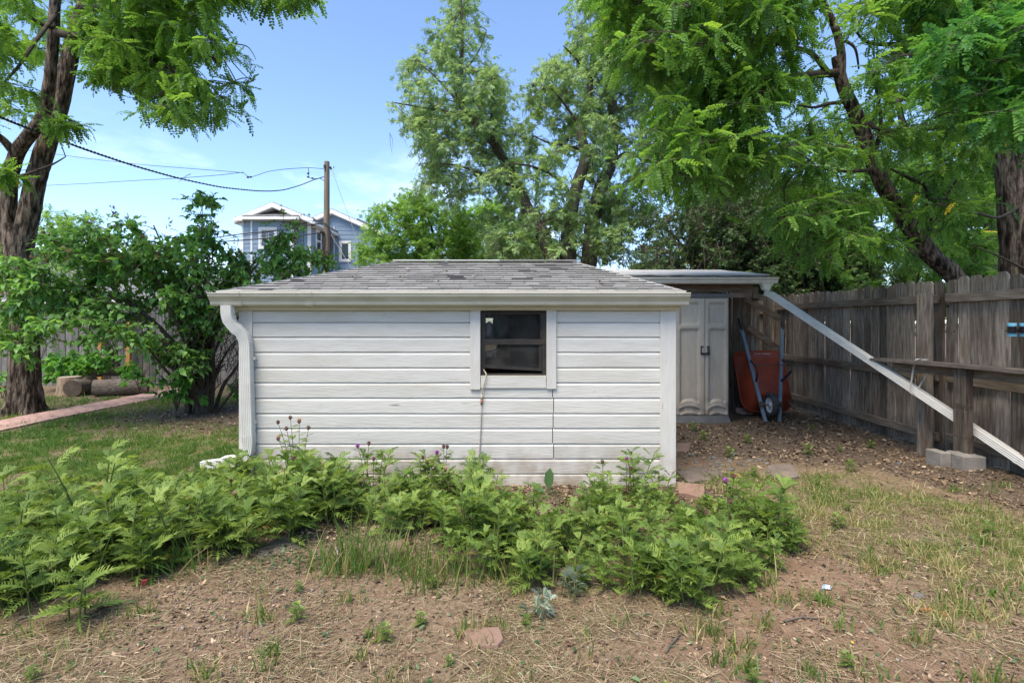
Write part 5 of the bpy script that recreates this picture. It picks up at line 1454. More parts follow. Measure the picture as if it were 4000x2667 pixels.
# roof of block two
y2 = YBB - .3
p2x, p2z = hx(1296, y2), hz(825, y2)
l2x, r2x = hx(1195, y2), hx(1498, y2)
slope(l2x, p2z - sl2 * (p2x - l2x), p2x, p2z, y2, 39.2, .15, 'roof', HOUSEROOF); slope(p2x, p2z, r2x, p2z - sl2 * (r2x - p2x), y2, 39.2, .15, 'roof', HOUSEROOF)
for xa, xb in ((l2x, p2x), (p2x, r2x)):
    f = lambda x: p2z - sl2 * abs(x - p2x)
    slope(xa, f(xa) - .13, xb, f(xb) - .13, y2 - .04, y2 + .02, .23, 'rake_trim', HOUSETRIM)
    slope(xa, f(xa) - .17, xb, f(xb) - .17, y2 + .02, YBB, .04, 'rake_soffit', HOUSETRIM)
xs0, xs1 = hx(1378, y2), hx(1446, y2)
b = MB(); f = lambda x: p2z - sl2 * abs(x - p2x) + .22
b.loft([[V3(xs0, y, f(xs0)), V3(xs1, y, f(xs1)), V3(xs1, y, f(xs1) + .10), V3(xs0, y, f(xs0) + .10)] for y in (y2 + .8, y2 + 5)]); b.build('solar_panel', HOUSEROOF, hs)

# neighbours' low buildings behind the left fence
ng = thing('garage', (-13, 16, 0), 'pale neighbouring garage with grey roof glimpsed through the lilac above the fence', 'garage')
b = MB(); b.box((-15.5, 15, 0), (-9.2, 19, 2.02)); b.build('wall', PALEROOF, ng)
b = MB(); b.loft([[V3(-15.8, 14.7, 1.98), V3(-15.8, 19.3, 1.98), V3(-15.8, 17, 2.9)], [V3(-8.9, 14.7, 1.98), V3(-8.9, 19.3, 1.98), V3(-8.9, 17, 2.9)]]); b.build('roof', HOUSEROOF, ng)
b = MB(); b.box((-15.8, 14.66, 1.90), (-8.9, 14.70, 2.0)); b.build('fascia', HOUSETRIM, ng)
b = MB(); b.box((-13.6, 14.96, .2), (-12.3, 15.02, 1.8)); b.build('door', DARKWOOD, ng)
nh = thing('neighbour_house', (-22, 20, 0), 'grey-roofed house just left of the big left trunk at the picture edge', 'house')
b = MB(); b.box((-26, 19, 0), (-16.4, 26, 2.6)); b.build('wall', HOUSETRIM, nh)
b = MB(); b.loft([[V3(x, 18.6, 2.55), V3(x, 26.4, 2.55), V3(x, 22.5, 4.4)] for x in (-26.4, -16.2)]); b.build('roof', HOUSEROOF, nh)

# the dwelling on the near side of the yard, seen only in the shed window's reflection
dw = thing('dwelling', (-1, -9, 0), 'grey-brown low dwelling behind the viewpoint, mirrored in the shed window', 'house')
b = MB(); b.box((-9, -15, 0), (7, -8, 2.7)); b.build('wall', DARKWOOD, dw)
b = MB(); b.loft([[V3(x, -7.4, 2.6), V3(x, -15.6, 2.6), V3(x, -11.5, 4.2)] for x in (-9.6, 7.6)]); b.build('roof', HOUSEROOF, dw)
for x in (-6.5, -2.0, 3.0):
    b = MB(); b.box((x, -8.0, .95), (x + 1.3, -7.95, 2.1)); w_ = b.build('window', HOUSETRIM, dw)
    b = MB(); b.box((x + .08, -7.95, 1.03), (x + 1.22, -7.94, 2.02)); b.build('pane', GLASS, w_)
b = MB(); b.box((1.0, -8.0, 0), (1.95, -7.95, 2.1)); b.build('door', HOUSETRIM, dw)

# utility pole
Yp = 20.0
pole = thing('utility_pole', (gx(1275, Yp), Yp, 0), 'brown wooden utility pole in front of the blue house', 'utility pole')
b = MB(); zt_ = hz(632, Yp); xx = gx(1275, Yp)
b.tube([V3(xx, Yp, -.2), V3(xx, Yp, 3), V3(xx + .02, Yp, zt_)], [.145, .128, .098], 18); b.build('pole', POLEWOOD, pole, smooth=False, auto=40)
b = MB(); b.tube([at(1268, 645, Yp - .1), at(1268, 655, Yp - .12)], .045, 8); b.tube([at(1268, 665, Yp - .12), at(1277, 668, Yp)], .03, 6); b.tube([at(1290, 652, Yp), at(1294, 662, Yp)], .04, 8); b.tube([at(1304, 650, Yp), at(1304, 658, Yp)], .015, 5); b.build('insulator', BLACKPL, pole)
b = MB()
for k in range(5):
    x = 1258 + k * 3 if k < 4 else 1288
    b.tube([at(x, 905, Yp - .15), at(x + rnd.uniform(-3, 3), 940, Yp - .16), at(x + rnd.uniform(-2, 2), 985, Yp - .15), at(x, 1040, Yp - .15)], .017, 5)
b.tube([at(1268, 872, Yp - .13), at(1283, 885, Yp - .15), at(1291, 910, Yp - .14), at(1291, 1000, Yp - .14)], .022, 5)
b.tube([at(1250, 905, Yp - .2), at(1262, 905, Yp - .2)], .04, 6); b.build('cable_bundle', WIREMAT, pole)
def wire(name, pts, r, mat, label, cat='wire', twist=0):
    pv = []
    for (a, c) in zip(pts[:-1], pts[1:]):
        for i in range(6):
            t = i / 6; pv.append((a[0] + (c[0] - a[0]) * t, a[1] + (c[1] - a[1]) * t, a[2] + (c[2] - a[2]) * t))
    pv.append(pts[-1])
    pv = np.array(pv); 
    for _ in range(3):
        pv[1:-1] = (pv[:-2] + 2 * pv[1:-1] + pv[2:]) / 4
    P_ = [at(*p) for p in pv]
    b = MB()
    if twist:
        fine = []
        for a, c in zip(P_[:-1], P_[1:]):
            for i in range(8): fine.append(a.lerp(c, i / 8))
        for ph in (0, math.pi):
            b.tube([p + V3(0, math.cos(k * .8 + ph), math.sin(k * .8 + ph)) * r * .8 for k, p in enumerate(fine)], r * .75, 5)
    else:
        b.tube(P_, r, 5)
    return tag(b.build(name, mat, None), label, cat)
wire('service_cable', [(-260, 330, 5.6), (0, 459, 6.6), (166, 522, 7.1), (344, 588, 8), (517, 646, 9.2), (689, 695, 11), (861, 732, 13.2), (1000, 746, 15.5), (1060, 747, 16.6), (1112, 742, 17.6), (1179, 722, 19), (1222, 704, 19.8), (1268, 690, 20)], .0135, WIREMAT, 'thick twisted cable sagging from the upper left to the pole', 'cable', twist=1)
wire('utility_wire', [(-60, 550, 26), (6, 565, 26), (90, 585, 25.5), (207, 601, 25), (344, 620, 24), (574, 646, 22.8), (918, 672, 21), (952, 676, 20.8), (970, 691, 20.7), (990, 690, 20.6), (1045, 670, 20.4), (1110, 661, 20.2), (1202, 655, 20.1), (1268, 660, 20)], .011, WIREMAT, 'upper thin wire running from behind the left trunk to the pole top', 'wire')
wire('utility_wire', [(-60, 735, 28), (75, 730, 27.5), (200, 724, 27), (344, 717, 26), (520, 706, 25), (689, 697, 23.5), (850, 685, 22), (918, 677, 21), (952, 673, 20.7)], .012, WIREMAT, 'lower thin wire rising slightly to join the upper wire left of the pole', 'wire')
wire('guy_wire', [(1295, 657, 20), (1325, 745, 19.6), (1365, 853, 19.1), (1392, 930, 18.8), (1425, 1005, 18.4), (1470, 1105, 17.8)], .009, WIREGREY, 'straight guy wire slanting down right of the pole', 'wire')
wire('telephone_cable', [(700, 950, 20.5), (925, 916, 20.2), (1040, 905, 20.1), (1135, 893, 20), (1200, 880, 19.9), (1266, 871, 19.85)], .022, WIREMAT, 'black cable crossing the house front under the eave up to the pole', 'cable')
wire('telephone_cable', [(700, 952, 20.5), (920, 941, 20.2), (1040, 931, 20.1), (1110, 926, 20), (1200, 917, 19.9), (1262, 908, 19.85)], .022, WIREMAT, 'lower black cable across the house windows to the pole', 'cable')
wire('telephone_cable', [(700, 965, 20.7), (950, 922, 20.5), (1060, 905, 20.4), (1190, 882, 20.2), (1262, 873, 20.1)], .012, WIREMAT, 'thin cable just below the upper black cable on the house front', 'cable')
wire('drop_wire', [(1179, 886, 20), (1184, 910, 20), (1187, 950, 20.1), (1190, 1000, 20.2)], .011, WIREMAT, 'thin wire hanging straight down from the upper cable left of the pole', 'wire')
wire('drop_wire', [(1290, 912, 19.9), (1320, 960, 19.6), (1350, 1010, 19.2), (1372, 1045, 18.9)], .010, WIREGREY, 'pale wire sloping from the pole past the small house window', 'wire')
wire('drop_wire', [(1290, 900, 19.9), (1330, 965, 19.6), (1380, 1030, 19.2), (1402, 1060, 18.9)], .012, WIREMAT, 'dark wire sloping from the pole past the small house window', 'wire')
b = MB(); b.tube([at(1104, 930, 20), at(1112, 929, 20), at(1160, 926, 20), at(1170, 925, 20)], [.04, .085, .085, .05], 12)
tag(b.build('cable_splice', BLACKPL, None, auto=40), 'black cylindrical splice closure hanging on the lower cable', 'splice')
for px, py, lab in ((968, 693, 'left'), (979, 692, 'right'), (1204, 678, 'top'), (1204, 692, 'bottom'), (1221, 697, 'last')):
    b = MB(); p = at(px, py, 20.3); b.box((p.x - .04, p.y - .03, p.z - .03), (p.x + .04, p.y + .03, p.z + .03))
    tag(b.build('wire_connector', WIREMAT, None, bevel=.01), {'left': 'black connector block at the left wire splice, left one of two', 'right': 'black connector block at the left wire splice, right one of two', 'top': 'upper black connector on the loop beside the pole', 'bottom': 'lower black connector on the loop beside the pole', 'last': 'black connector nearest the pole where the twisted cable ends'}[lab], 'connector')
wire('jumper_wire', [(1202, 655, 20.1), (1207, 668, 20.1), (1204, 680, 20.2), (1206, 694, 20.2), (1222, 699, 20), (1236, 698, 20), (1252, 697, 20), (1268, 708, 20)], .013, WIREMAT, 'black looping jumper wire through the connectors just left of the pole', 'wire')

# ================================================================== stones
def slab_stone(name, pts, z, t, mat, label, cat='flagstone', seed=0, tilt=(0, 0), group=None):
    c = V3(sum(p[0] for p in pts) / len(pts), sum(p[1] for p in pts) / len(pts), 0)
    ring = []
    for i in range(len(pts)):
        a, e = Vector((*pts[i], 0)), Vector((*pts[(i + 1) % len(pts)], 0))
        for k in range(4):
            p = a.lerp(e, k / 4); q = (p - c); q *= 1 + .05 * mnoise.noise(p * 9 + V3(seed, 0, 0)); ring.append(c + q)
    def lift(p, f, zz): 
        q = c + (p - c) * f; return V3(q.x, q.y, zz + (q.x - c.x) * tilt[0] + (q.y - c.y) * tilt[1] + .004 * mnoise.noise(q * 12))
    b = MB(); b.loft([[lift(p, 1.0, z - .05) for p in ring], [lift(p, 1.0, z + t * .7) for p in ring], [lift(p, .95, z + t) for p in ring], [lift(p, .5, z + t * 1.05) for p in ring]])
    return tag(b.build(name, mat, None, auto=35), label, cat, group)
def gp(px, py, z=0.0):
    Y = (CAMH - z) * FPX / (py - HOR); return ((px - 2000) / FPX * Y, Y)
slab_stone('flagstone', [gp(1790, 2450), gp(1950, 2440), (gp(1968, 2490)), gp(1945, 2515), gp(1850, 2515)], gz(*gp(1870, 2480)) + .004, .02, FLAG, 'reddish flagstone lying alone in the straw at the bottom centre', seed=1)
slab_stone('flagstone', [gp(2000, 2120), gp(2165, 2115), gp(2170, 2190), gp(2085, 2200), gp(2020, 2160)], .01, .05, FLAG, 'red sandstone slab among the weeds right of the grass tuft', seed=2, tilt=(0, .08))
slab_stone('flagstone', [gp(1000, 2160), gp(1120, 2130), gp(1185, 2165), gp(1150, 2215), gp(1000, 2210)], .0, .05, FLAG_G, 'grey tilted slab at the right edge of the left weed mass', seed=3, tilt=(0, .12))
slab_stone('flagstone', [gp(1390, 2160), gp(1580, 2140), gp(1600, 2190), gp(1420, 2230)], .0, .06, FLAG, 'reddish edging stone half hidden behind the grass tuft', seed=4)
slab_stone('flagstone', [gp(1830, 2150), gp(1930, 2150), gp(1925, 2200), gp(1840, 2200)], .0, .06, FLAG_G, 'low stone block under the weeds just below the window cord', seed=5)
slab_stone('flagstone', [gp(2640, 1850), gp(2740, 1825), gp(2780, 1880), gp(2690, 1890)], .0, .025, FLAG_G, 'greyish flagstone at the shed right corner, upper one of two', seed=6)
slab_stone('flagstone', [gp(2640, 1890), gp(2755, 1900), gp(2750, 1950), gp(2650, 1930)], .0, .022, FLAG, 'pinkish flagstone at the shed right corner, lower one of two', seed=7)
slab_stone('flagstone', [gp(3000, 1830), gp(3090, 1825), gp(3125, 1865), gp(3050, 1880), gp(2985, 1850)], .01, .02, FLAG_G, 'purplish flat stone alone in the grass right of the shed corner', seed=8, tilt=(0, .05))
slab_stone('flagstone', [gp(2735, 1830), gp(2820, 1825), gp(2835, 1855), gp(2790, 1865)], .0, .015, FLAG_G, 'half buried grey slab between the gravel and the shed corner stones', seed=9)
slab_stone('flagstone', [gp(2645, 1735), gp(2700, 1735), gp(2690, 1765), gp(2640, 1765)], .0, .02, FLAG, 'tan paving stone by the shed wall behind its right corner', seed=10)
for i, (px, py, s) in enumerate(((1140, 2180, .06), (2330, 2215, .07), (2450, 2190, .06), (2395, 2250, .05))):
    pass
PEB = []
for s in range(5):
    bm = bmesh.new(); bmesh.ops.create_icosphere(bm, subdivisions=2, radius=1)
    for v in bm.verts:
        k = 1 + .35 * mnoise.noise(v.co * 1.1 + V3(s * 5, 0, 0)); v.co = V3(v.co.x * k, v.co.y * k * .8, v.co.z * k * .5)
    me = bpy.data.meshes.new('stone'); bm.to_mesh(me); bm.free(); me.materials.append(STONE); smooth_by_angle(me, 45); PEB.append(me)
k = 0
for i in range(46):
    px, py = rnd.gauss(2840, 75), rnd.gauss(1808, 22)
    x, y = gp(px, py); s = rnd.uniform(.010, .032)
    o = obj('stone', PEB[i % 5], None, Matrix.Translation((x, y, gz(x, y) + s * .2)) @ Matrix.Rotation(rnd.uniform(0, 6.28), 4, 'Z') @ Matrix.Scale(s, 4))
    tag(o, 'small grey stone in the loose heap right of the shed corner', 'stone', 'grey stones in the heap beside the shed corner')
for px, py, s, lab in ((2705, 1780, .03, 'grey stone nearest the shed wall by the path side'), (3510, 1822, .028, 'lone pale pebble in the leaves before the concrete footing'), (3590, 2320, .03, 'whitish stone lying in the thin grass at lower right'), (3810, 1868, .02, 'small stone at the foot of the concrete block')):
    x, y = gp(px, py); tag(obj('stone', PEB[1], None, Matrix.Translation((x, y, gz(x, y) + s * .2)) @ Matrix.Scale(s, 4)), lab, 'stone')
# small litter one can pick out
b = MB(); b.add([(-.035, 0, .004), (.0, -.022, .012), (.03, .012, .006), (-.01, .025, .016), (.012, .0, .022)], [(0, 1, 4), (1, 2, 4), (2, 3, 4), (3, 0, 4)])
o = b.build('foil_wrapper', SILVERBLUE); x, y = gp(3235, 2285); o.location = (x, y, gz(x, y)); tag(o, 'torn blue and silver wrapper scrap on the bare dirt at right', 'wrapper')
b = MB(); b.box((-.012, -.003, 0), (.012, .003, .035)); o = b.build('plant_tag', REDPL); x, y = gp(562, 2295); o.location = (x, y, gz(x, y) + .0); o.rotation_euler = (.3, .1, .4); tag(o, 'small pinkish red tag at the front of the left weeds', 'tag')
b = MB(); b.tube([(-.062, 0, .006), (-.03, .004, .011), (.02, -.003, .012), (.06, .003, .007)], [.008, .012, .011, .007], 7, warp=lambda i, k, a: 1 + .25 * mnoise.noise(V3(i, math.cos(a), math.sin(a))))
o = b.build('bark_piece', PAPERTAN); x, y = gp(3650, 2385); o.location = (x, y, gz(x, y)); o.rotation_euler = (0, 0, -.45); tag(o, 'orange-brown piece of bark on the dirt at lower right', 'bark')
b = MB(); b.tube([at(1311, 2132, 2.90) , at(1318, 2150, 2.87), at(1320, 2200, 2.85), at(1314, 2270, 2.82), at(1319, 2325, 2.62)], [.005, .0055, .0055, .0055, .005], 8)
tag(b.build('grey_stake', CORDGREY, None, smooth=True), 'bent grey stick standing upright left of the grass tuft', 'stick')
for pa_, pb_, lab in (((3060, 2415), (3210, 2400), 'crooked brown twig on the bare dirt low in the picture'), ((3290, 2150), (3360, 2190), 'thin straight twig on the dirt below the dry grass'), ((2600, 2545), (2660, 2475), 'forked dark twig in the straw below the right weeds'), ((2960, 2170), (3030, 2200), 'grey twig at the edge of the worn dirt path')):
    A, B = V3(*gp(*pa_), 0), V3(*gp(*pb_), 0); A.z = gz(A.x, A.y) + .006; B.z = gz(B.x, B.y) + .006; m_ = (A + B) / 2 + V3(.01, .015, .006)
    b = MB(); b.tube([A, A.lerp(m_, .5) + V3(0, .004, 0), m_, B.lerp(m_, .5), B], [.0045, .005, .0045, .004, .002], 6); b.tube([m_, m_ + V3(.03, .03, .006)], [.003, .0015], 5)
    tag(b.build('twig', TWIG), lab, 'twig')
# ================================================================== leaves
def t_oval(w=.45, fold=.06, curl=-.08):
    return ([(0, 0, 0), (w * .5, .30, fold), (w * .45, .68, fold * .7), (0, 1, curl), (-w * .45, .68, fold * .7), (-w * .5, .30, fold), (0, .5, 0)],
            [(0, 1, 6), (1, 2, 6), (2, 3, 6), (3, 4, 6), (4, 5, 6), (5, 0, 6)])
def t_lance(w=.30, fold=.05):
    return ([(0, 0, 0), (w * .5, .42, fold), (0, 1, -.12), (-w * .5, .42, fold), ], [(0, 1, 2), (0, 2, 3)])
def t_heart(w=.74, droop=.22):
    return ([(0, .03, 0), (w * .42, .0 + .02, .06), (w * .5, .25, .09), (w * .33, .58, .04), (0, 1, -droop), (-w * .33, .58, .04), (-w * .5, .25, .09), (-w * .42, .02, .06), (0, .30, .0), (0, .65, -.05)],
            [(0, 1, 2, 8), (8, 2, 3, 9), (9, 3, 4), (9, 4, 5), (8, 9, 5, 6), (0, 8, 6, 7)])
def t_frond(pairs=7, lw=.13, ll=.21, droop=.30, seed=0):
    r = random.Random(seed); v = []; f = []
    def rach(t): return Vector((.04 * math.sin(t * 3 + seed), t, -droop * t * t))
    for k in range(pairs):
        t0, t1 = k / pairs, (k + 1) / pairs
        if k % 2 == 0:
            o = len(v); a, b = rach(t0), rach(min(1, t0 + 2 / pairs)); v += [a + V3(-.006, 0, 0), a + V3(.006, 0, 0), b + V3(.005, 0, 0), b + V3(-.005, 0, 0)]; f.append((o, o + 1, o + 2, o + 3))
    def leaflet(p, d, L, W):
        d = d.normalized(); up = V3(r.uniform(-.4, .4), r.uniform(-.3, .3), 1); s = d.cross(up).normalized(); n = s.cross(d); o = len(v)
        for x, y, z in ((0, 0, 0), (.5, .28, .08), (.48, .7, .04), (0, 1, -.12), (-.48, .7, .04), (-.5, .28, .08)):
            v.append(p + s * x * W + d * y * L + n * z * L)
        f.append((o, o + 1, o + 2, o + 3)); f.append((o, o + 3, o + 4, o + 5))
    for k in range(pairs):
        t = .16 + .78 * k / (pairs - 1); p = rach(t); sz = 1 - .25 * abs(t - .5)
        for s in (-1, 1):
            leaflet(p, V3(s, .25 + r.uniform(-.15, .2), -.18 + r.uniform(-.2, .15)), ll * sz * r.uniform(.85, 1.1), lw * sz)
    leaflet(rach(1), V3(0, 1, -.5), ll, lw)
    return [tuple(p) for p in v], f
def t_cluster(n, seed, w=.3, spread=.9):
    """a small spray of n narrow leaflets"""
    r = random.Random(seed); v = []; f = []
    for k in range(n):
        a = (k / (n - 1) - .5) * 2.4 * spread if n > 1 else 0
        p = Vector((0, .10 + .35 * (1 - abs(k / (n - 1) - .5) * 2), 0)); d = Vector((math.sin(a), math.cos(a) + .3, r.uniform(-.5, .2))).normalized()
        up = V3(r.uniform(-.5, .5), r.uniform(-.5, .5), 1); s = d.cross(up).normalized(); nn = s.cross(d); L = .6 * r.uniform(.8, 1.15); o = len(v)
        for x, y, z in ((0, 0, 0), (.5, .42, .06), (0, 1, -.1), (-.5, .42, .06)):
            v.append(tuple(p + s * x * w * L + d * y * L + nn * z * L))
        f.append((o, o + 1, o + 2)); f.append((o, o + 2, o + 3))
    return v, f
def t_knap(seed=0, arch=.38, width=1.0):
    """deeply lobed leaf: narrow pointed lobes either side of the midrib"""
    r = random.Random(seed); v = []; f = []
    tw = r.uniform(-.25, .25)
    def mid(t): return Vector((tw * t * t * .4, t * (1 - .12 * t), .10 * t - arch * t * t))
    n = 5
    for k in range(n + 1):
        t = k / n; p = mid(t); w = .012 + .022 * math.sin(math.pi * min(1, t * 1.05)); v += [p + V3(-w, 0, .0), p + V3(w, 0, .0)]
    for k in range(n):
        f.append((2 * k, 2 * k + 1, 2 * k + 3, 2 * k + 2))
    m = 7
    for k in range(m):
        t = .20 + .68 * k / (m - 1)
        ll = width * .40 * math.sin(math.pi * (t * .74 + .16)) * r.uniform(.6, 1.25)
        for s in (-1, 1):
            j = r.uniform(-.035, .035)
            b0, b1 = mid(t - .030 + j), mid(t + .015 + j); o = len(v)
            up = .14 * ll; dz = r.uniform(-.05, .04)
            tip = mid(t) + Vector((s * ll * .9, ll * .95, up - .32 * ll + dz))
            m1 = mid(t + j) + Vector((s * ll * r.uniform(.46, .58), ll * .33, up)); m2 = mid(t + j) + Vector((s * ll * .42, ll * .61, up))
            v += [b0, m1, tip, m2, b1]; q = (o, o + 1, o + 2, o + 3, o + 4)
            f.append(q if s > 0 else q[::-1])
    o = len(v); p = mid(1); v += [mid(.9) + V3(-.045, .02, .02), mid(.9) + V3(.045, .02, .02), p + V3(0, .16, -.05)]; f.append((o, o + 1, o + 2))
    return [tuple(p) for p in v], f
def tmesh(name, t, mat, tint=0.0):
    lo = np.concatenate([np.asarray(q) for q in t[1]]); sz = np.array([len(q) for q in t[1]])
    return raw_mesh(name, np.array([tuple(p) for p in t[0]], float), lo, np.concatenate([[0], np.cumsum(sz)[:-1]]), mat, np.full(len(sz), tint, np.float32))

# ================================================================== trees
def in_poly(px, py, poly):
    px = np.asarray(px); py = np.asarray(py); c = np.zeros(len(px), bool); n = len(poly); j = n - 1
    for i in range(n):
        xi, yi = poly[i]; xj, yj = poly[j]
        m = ((yi > py) != (yj > py)) & (px < (xj - xi) * (py - yi) / ((yj - yi) or 1e-9) + xi)
        c ^= m; j = i
    return c
def fill_poly(poly, n, Yr, rng, zmin=0.3, ydep=None):
    """n points spread through the volume that poly outlines between the distances Yr"""
    P = np.array(poly); out = []
    while len(out) < n:
        m = 4000
        px = rng.uniform(P[:, 0].min(), P[:, 0].max(), m); py = rng.uniform(P[:, 1].min(), P[:, 1].max(), m)
        k = in_poly(px, py, poly); px, py = px[k], py[k]
        Y = rng.uniform(Yr[0], Yr[1], len(px)) if ydep is None else ydep(px, py, rng)
        X = (px - 2000) / FPX * Y; Z = CAMH - (py - HOR) / FPX * Y
        ok = Z > zmin
        out += list(zip(X[ok], Y[ok], Z[ok]))
    return np.array(out[:n])

def limb(pts, r0, r1, n=10, warp=None, sub=4):
    """smooth tapering tube through points; returns centre line too"""
    P_ = [Vector(p) for p in pts]; out = []
    for i in range(len(P_) - 1):
        a, b_, c, d = P_[max(i - 1, 0)], P_[i], P_[i + 1], P_[min(i + 2, len(P_) - 1)]
        for k in range(sub):
            t = k / sub
            out.append(.5 * ((2 * b_) + (c - a) * t + (2 * a - 5 * b_ + 4 * c - d) * t * t + (3 * b_ - a - 3 * c + d) * t ** 3))
    out.append(P_[-1])
    rr_ = [r0 + (r1 - r0) * (i / (len(out) - 1)) for i in range(len(out))]
    return out, rr_

def bark_warp(seed, amp=.10, freq=4.0):
    def w(i, k, an):
        return 1 + amp * mnoise.noise(V3(math.cos(an) * freq + seed, math.sin(an) * freq, i * .22)) + amp * .8 * mnoise.noise(V3(math.cos(an) * freq * 2.4, math.sin(an) * freq * 2.4 + seed, i * .5))
    return w

def grow(root, skel, C, rng, R, ntw, nlf, lsize, templ, lmat, twmat, brmat, flat=.55, droop=.35, br=.012, twr=.0025, up_rand=.7, leafname='leaf', nparts=0, crown='crown', lvar=.3, minlen=0.0, sag=.12, outward=.6, bare=0, barelen=.5):
    """connects cluster centres C to the skeleton with curved branches, fans twigs out of each, and sets leaves on the twigs"""
    skel = [np.array(s) for s in skel]
    S = np.array([tuple(p) for s in skel for p in s])
    nod = [S]
    d0 = np.linalg.norm(C[:, None, :] - S[None, :, :], axis=2).min(1)
    bm_ = MB(); cur = S
    for idx in np.argsort(d0):
        c = C[idx]; dist = np.linalg.norm(cur - c, axis=1) + .35 * np.maximum(0, cur[:, 2] - c[2])
        p = cur[dist.argmin()]; L = np.linalg.norm(c - p)
        if L < .05: continue
        ctl = p + (c - p) * .5 + np.array([0, 0, .16 * L]) + rng.normal(0, .06 * L, 3)
        ts = np.linspace(0, 1, 6)[:, None]
        pts = (1 - ts) ** 2 * p + 2 * ts * (1 - ts) * ctl + ts ** 2 * c
        r_ = br * min(2.2, .45 + .55 * L)
        bm_.tube([Vector(q) for q in pts], list(np.linspace(r_, max(.003, r_ * .35), 6)), 5, cap=False)
        cur = np.vstack([cur, pts[2:]])
    tag(bm_.build('branches', brmat, root, smooth=True), None, None, None, 'stuff')
    nc = len(C)
    off = rng.normal(0, 1, (nc, ntw, 3)); off = norm(off) * (rng.uniform(.25, 1.0, (nc, ntw, 1)) ** .6) * R * rng.uniform(.7, 1.3, (nc, 1, 1)); off[..., 2] *= flat
    off[..., 2] -= sag * R
    P0 = np.repeat(C[:, None, :], ntw, 1).reshape(-1, 3); P1 = P0 + off.reshape(-1, 3)
    L = np.linalg.norm(P1 - P0, axis=1)
    mid = (P0 + P1) / 2 + np.array([0, 0, 1]) * (L * .12)[:, None]
    tag(obj('twigs', sticks('twigs', P0, P1, twr * 1.6, twr * .6, twmat, mid), root), None, None, None, 'stuff')
    if bare:
        sel = rng.integers(0, nc, bare); B0 = C[sel] + rng.normal(0, R * .5, (bare, 3)); B1 = B0 + np.stack([rng.normal(0, barelen * .45, bare), rng.normal(0, barelen * .45, bare), -np.abs(rng.normal(barelen, barelen * .5, bare)) * .8], 1)
        tag(obj('bare_twigs', sticks('bare_twigs', B0, B1, twr * 2.0, twr * .7, TWIG, (B0 + B1) / 2 + rng.normal(0, barelen * .12, (bare, 3))), root), None, None, None, 'stuff')
    t = rng.uniform(.12, 1.05, (len(P0), nlf, 1)) ** .8
    pos = (P0[:, None, :] * (1 - t) ** 2 + 2 * t * (1 - t) * mid[:, None, :] + P1[:, None, :] * t * t).reshape(-1, 3)
    d = np.repeat(norm(P1 - P0), nlf, 0) * outward + rng.normal(0, .55, (len(pos), 3)); d[:, 2] -= droop
    up = rng.normal(0, up_rand, (len(pos), 3)) * np.array([.5, .5, .3]) + np.array([0, 0, 1.0])
    sc = lsize * rng.uniform(1 - lvar, 1 + lvar, len(pos))
    Rm = frames(d, up, sc); tint = np.clip(rng.beta(2, 2, len(pos)) + np.repeat(np.repeat(rng.normal(0, .13, nc), ntw), nlf), 0, .98)
    flip = rng.random(len(pos)) < .0008; tint[flip] = .998
    pos = pos.copy()
    cr = None
    ts_ = templ if isinstance(templ, list) else [templ]
    which = rng.integers(0, len(ts_), len(pos))
    near = np.array([], int)
    if nparts:
        key = np.linalg.norm(pos - np.array([0, 0, CAMH]), axis=1)
        ppx = 2000 + pos[:, 0] / pos[:, 1] * FPX; ppy = HOR - (pos[:, 2] - CAMH) / pos[:, 1] * FPX
        key = np.where((ppx > 0) & (ppx < 4000) & (ppy > 0), key, 1e6)
        near = np.argsort(key)[:nparts]
    mask = np.ones(len(pos), bool); mask[near] = False
    for k, tm in enumerate(ts_):
        s = mask & (which == k)
        if not s.any(): continue
        nm = crown
        o = obj(nm, bake(nm, tm, Rm[s], pos[s], tint[s], lmat), root); tag(o, None, None, None, 'stuff')
        cr = cr or o
    if len(near):
        lm = [[tmesh(leafname, tm, lmat, v) for v in (.15, .4, .6, .85)] for tm in ts_]
        for i in near:
            M = Matrix(Rm[i].tolist()).to_4x4(); M.translation = Vector(pos[i])
            obj(leafname, lm[which[i]][int(i) % 4], cr, M)
    return cur

FROND = [t_frond(7, .13, .22, .30, s) for s in range(3)]
FRONDN = [t_frond(7, .15, .23, .34, s + 9) for s in range(3)]
R1 = np.random.default_rng(101)

# ---- left locust
tl = thing('locust_tree', (-7.4, 7.9, 0), 'big tree at the left with dark furrowed forked trunk and bright feathery leaves', 'tree')
YT = 7.9
A0 = [(60, 1660), (70, 1500), (80, 1350), (78, 1150), (68, 950), (75, 800)]
def pl(pts, Y): return [at(p[0], p[1], p[2] if len(p) > 2 else Y) for p in pts]
b = MB()
P_, _ = limb(pl([(95, 1665), (92, 1600), (92, 1500), (95, 1350), (86, 1150), (72, 1000), (74, 880)], YT), 1, 1, sub=10)
def trunk_r(p):
    z = p.z; r = .165 + .085 * math.exp(-(z + .05) / .45) + .035 * max(0, z - 2.2)
    return r
def flare(i, k, an):
    z = P_[i].z if i < len(P_) else 5
    return bark_warp(3, .09, 5)(i, k, an) * (1 + .22 * math.exp(-max(0, z) / .35) * math.sin(an * 5 + 1))
b.tube(P_, [trunk_r(p) for p in P_], 56, warp=flare)
s1, r1 = limb(pl([(86, 960), (115, 830), (140, 700), (190, 540), (235, 400), (265, 260), (300, 110), (345, -20), (400, -200, 7.6), (430, -380, 7.4)], YT), .142, .08, sub=8)
b.tube(s1, r1, 44, warp=bark_warp(9, .10, 5), cap=False)
s2, r2 = limb(pl([(40, 960), (34, 830), (40, 700, 7.8), (66, 600, 7.7), (112, 530, 7.6), (165, 460, 7.55), (190, 350, 7.5), (205, 200, 7.45), (216, 0, 7.4), (232, -250, 7.3)], 7.85), .108, .058, sub=8)
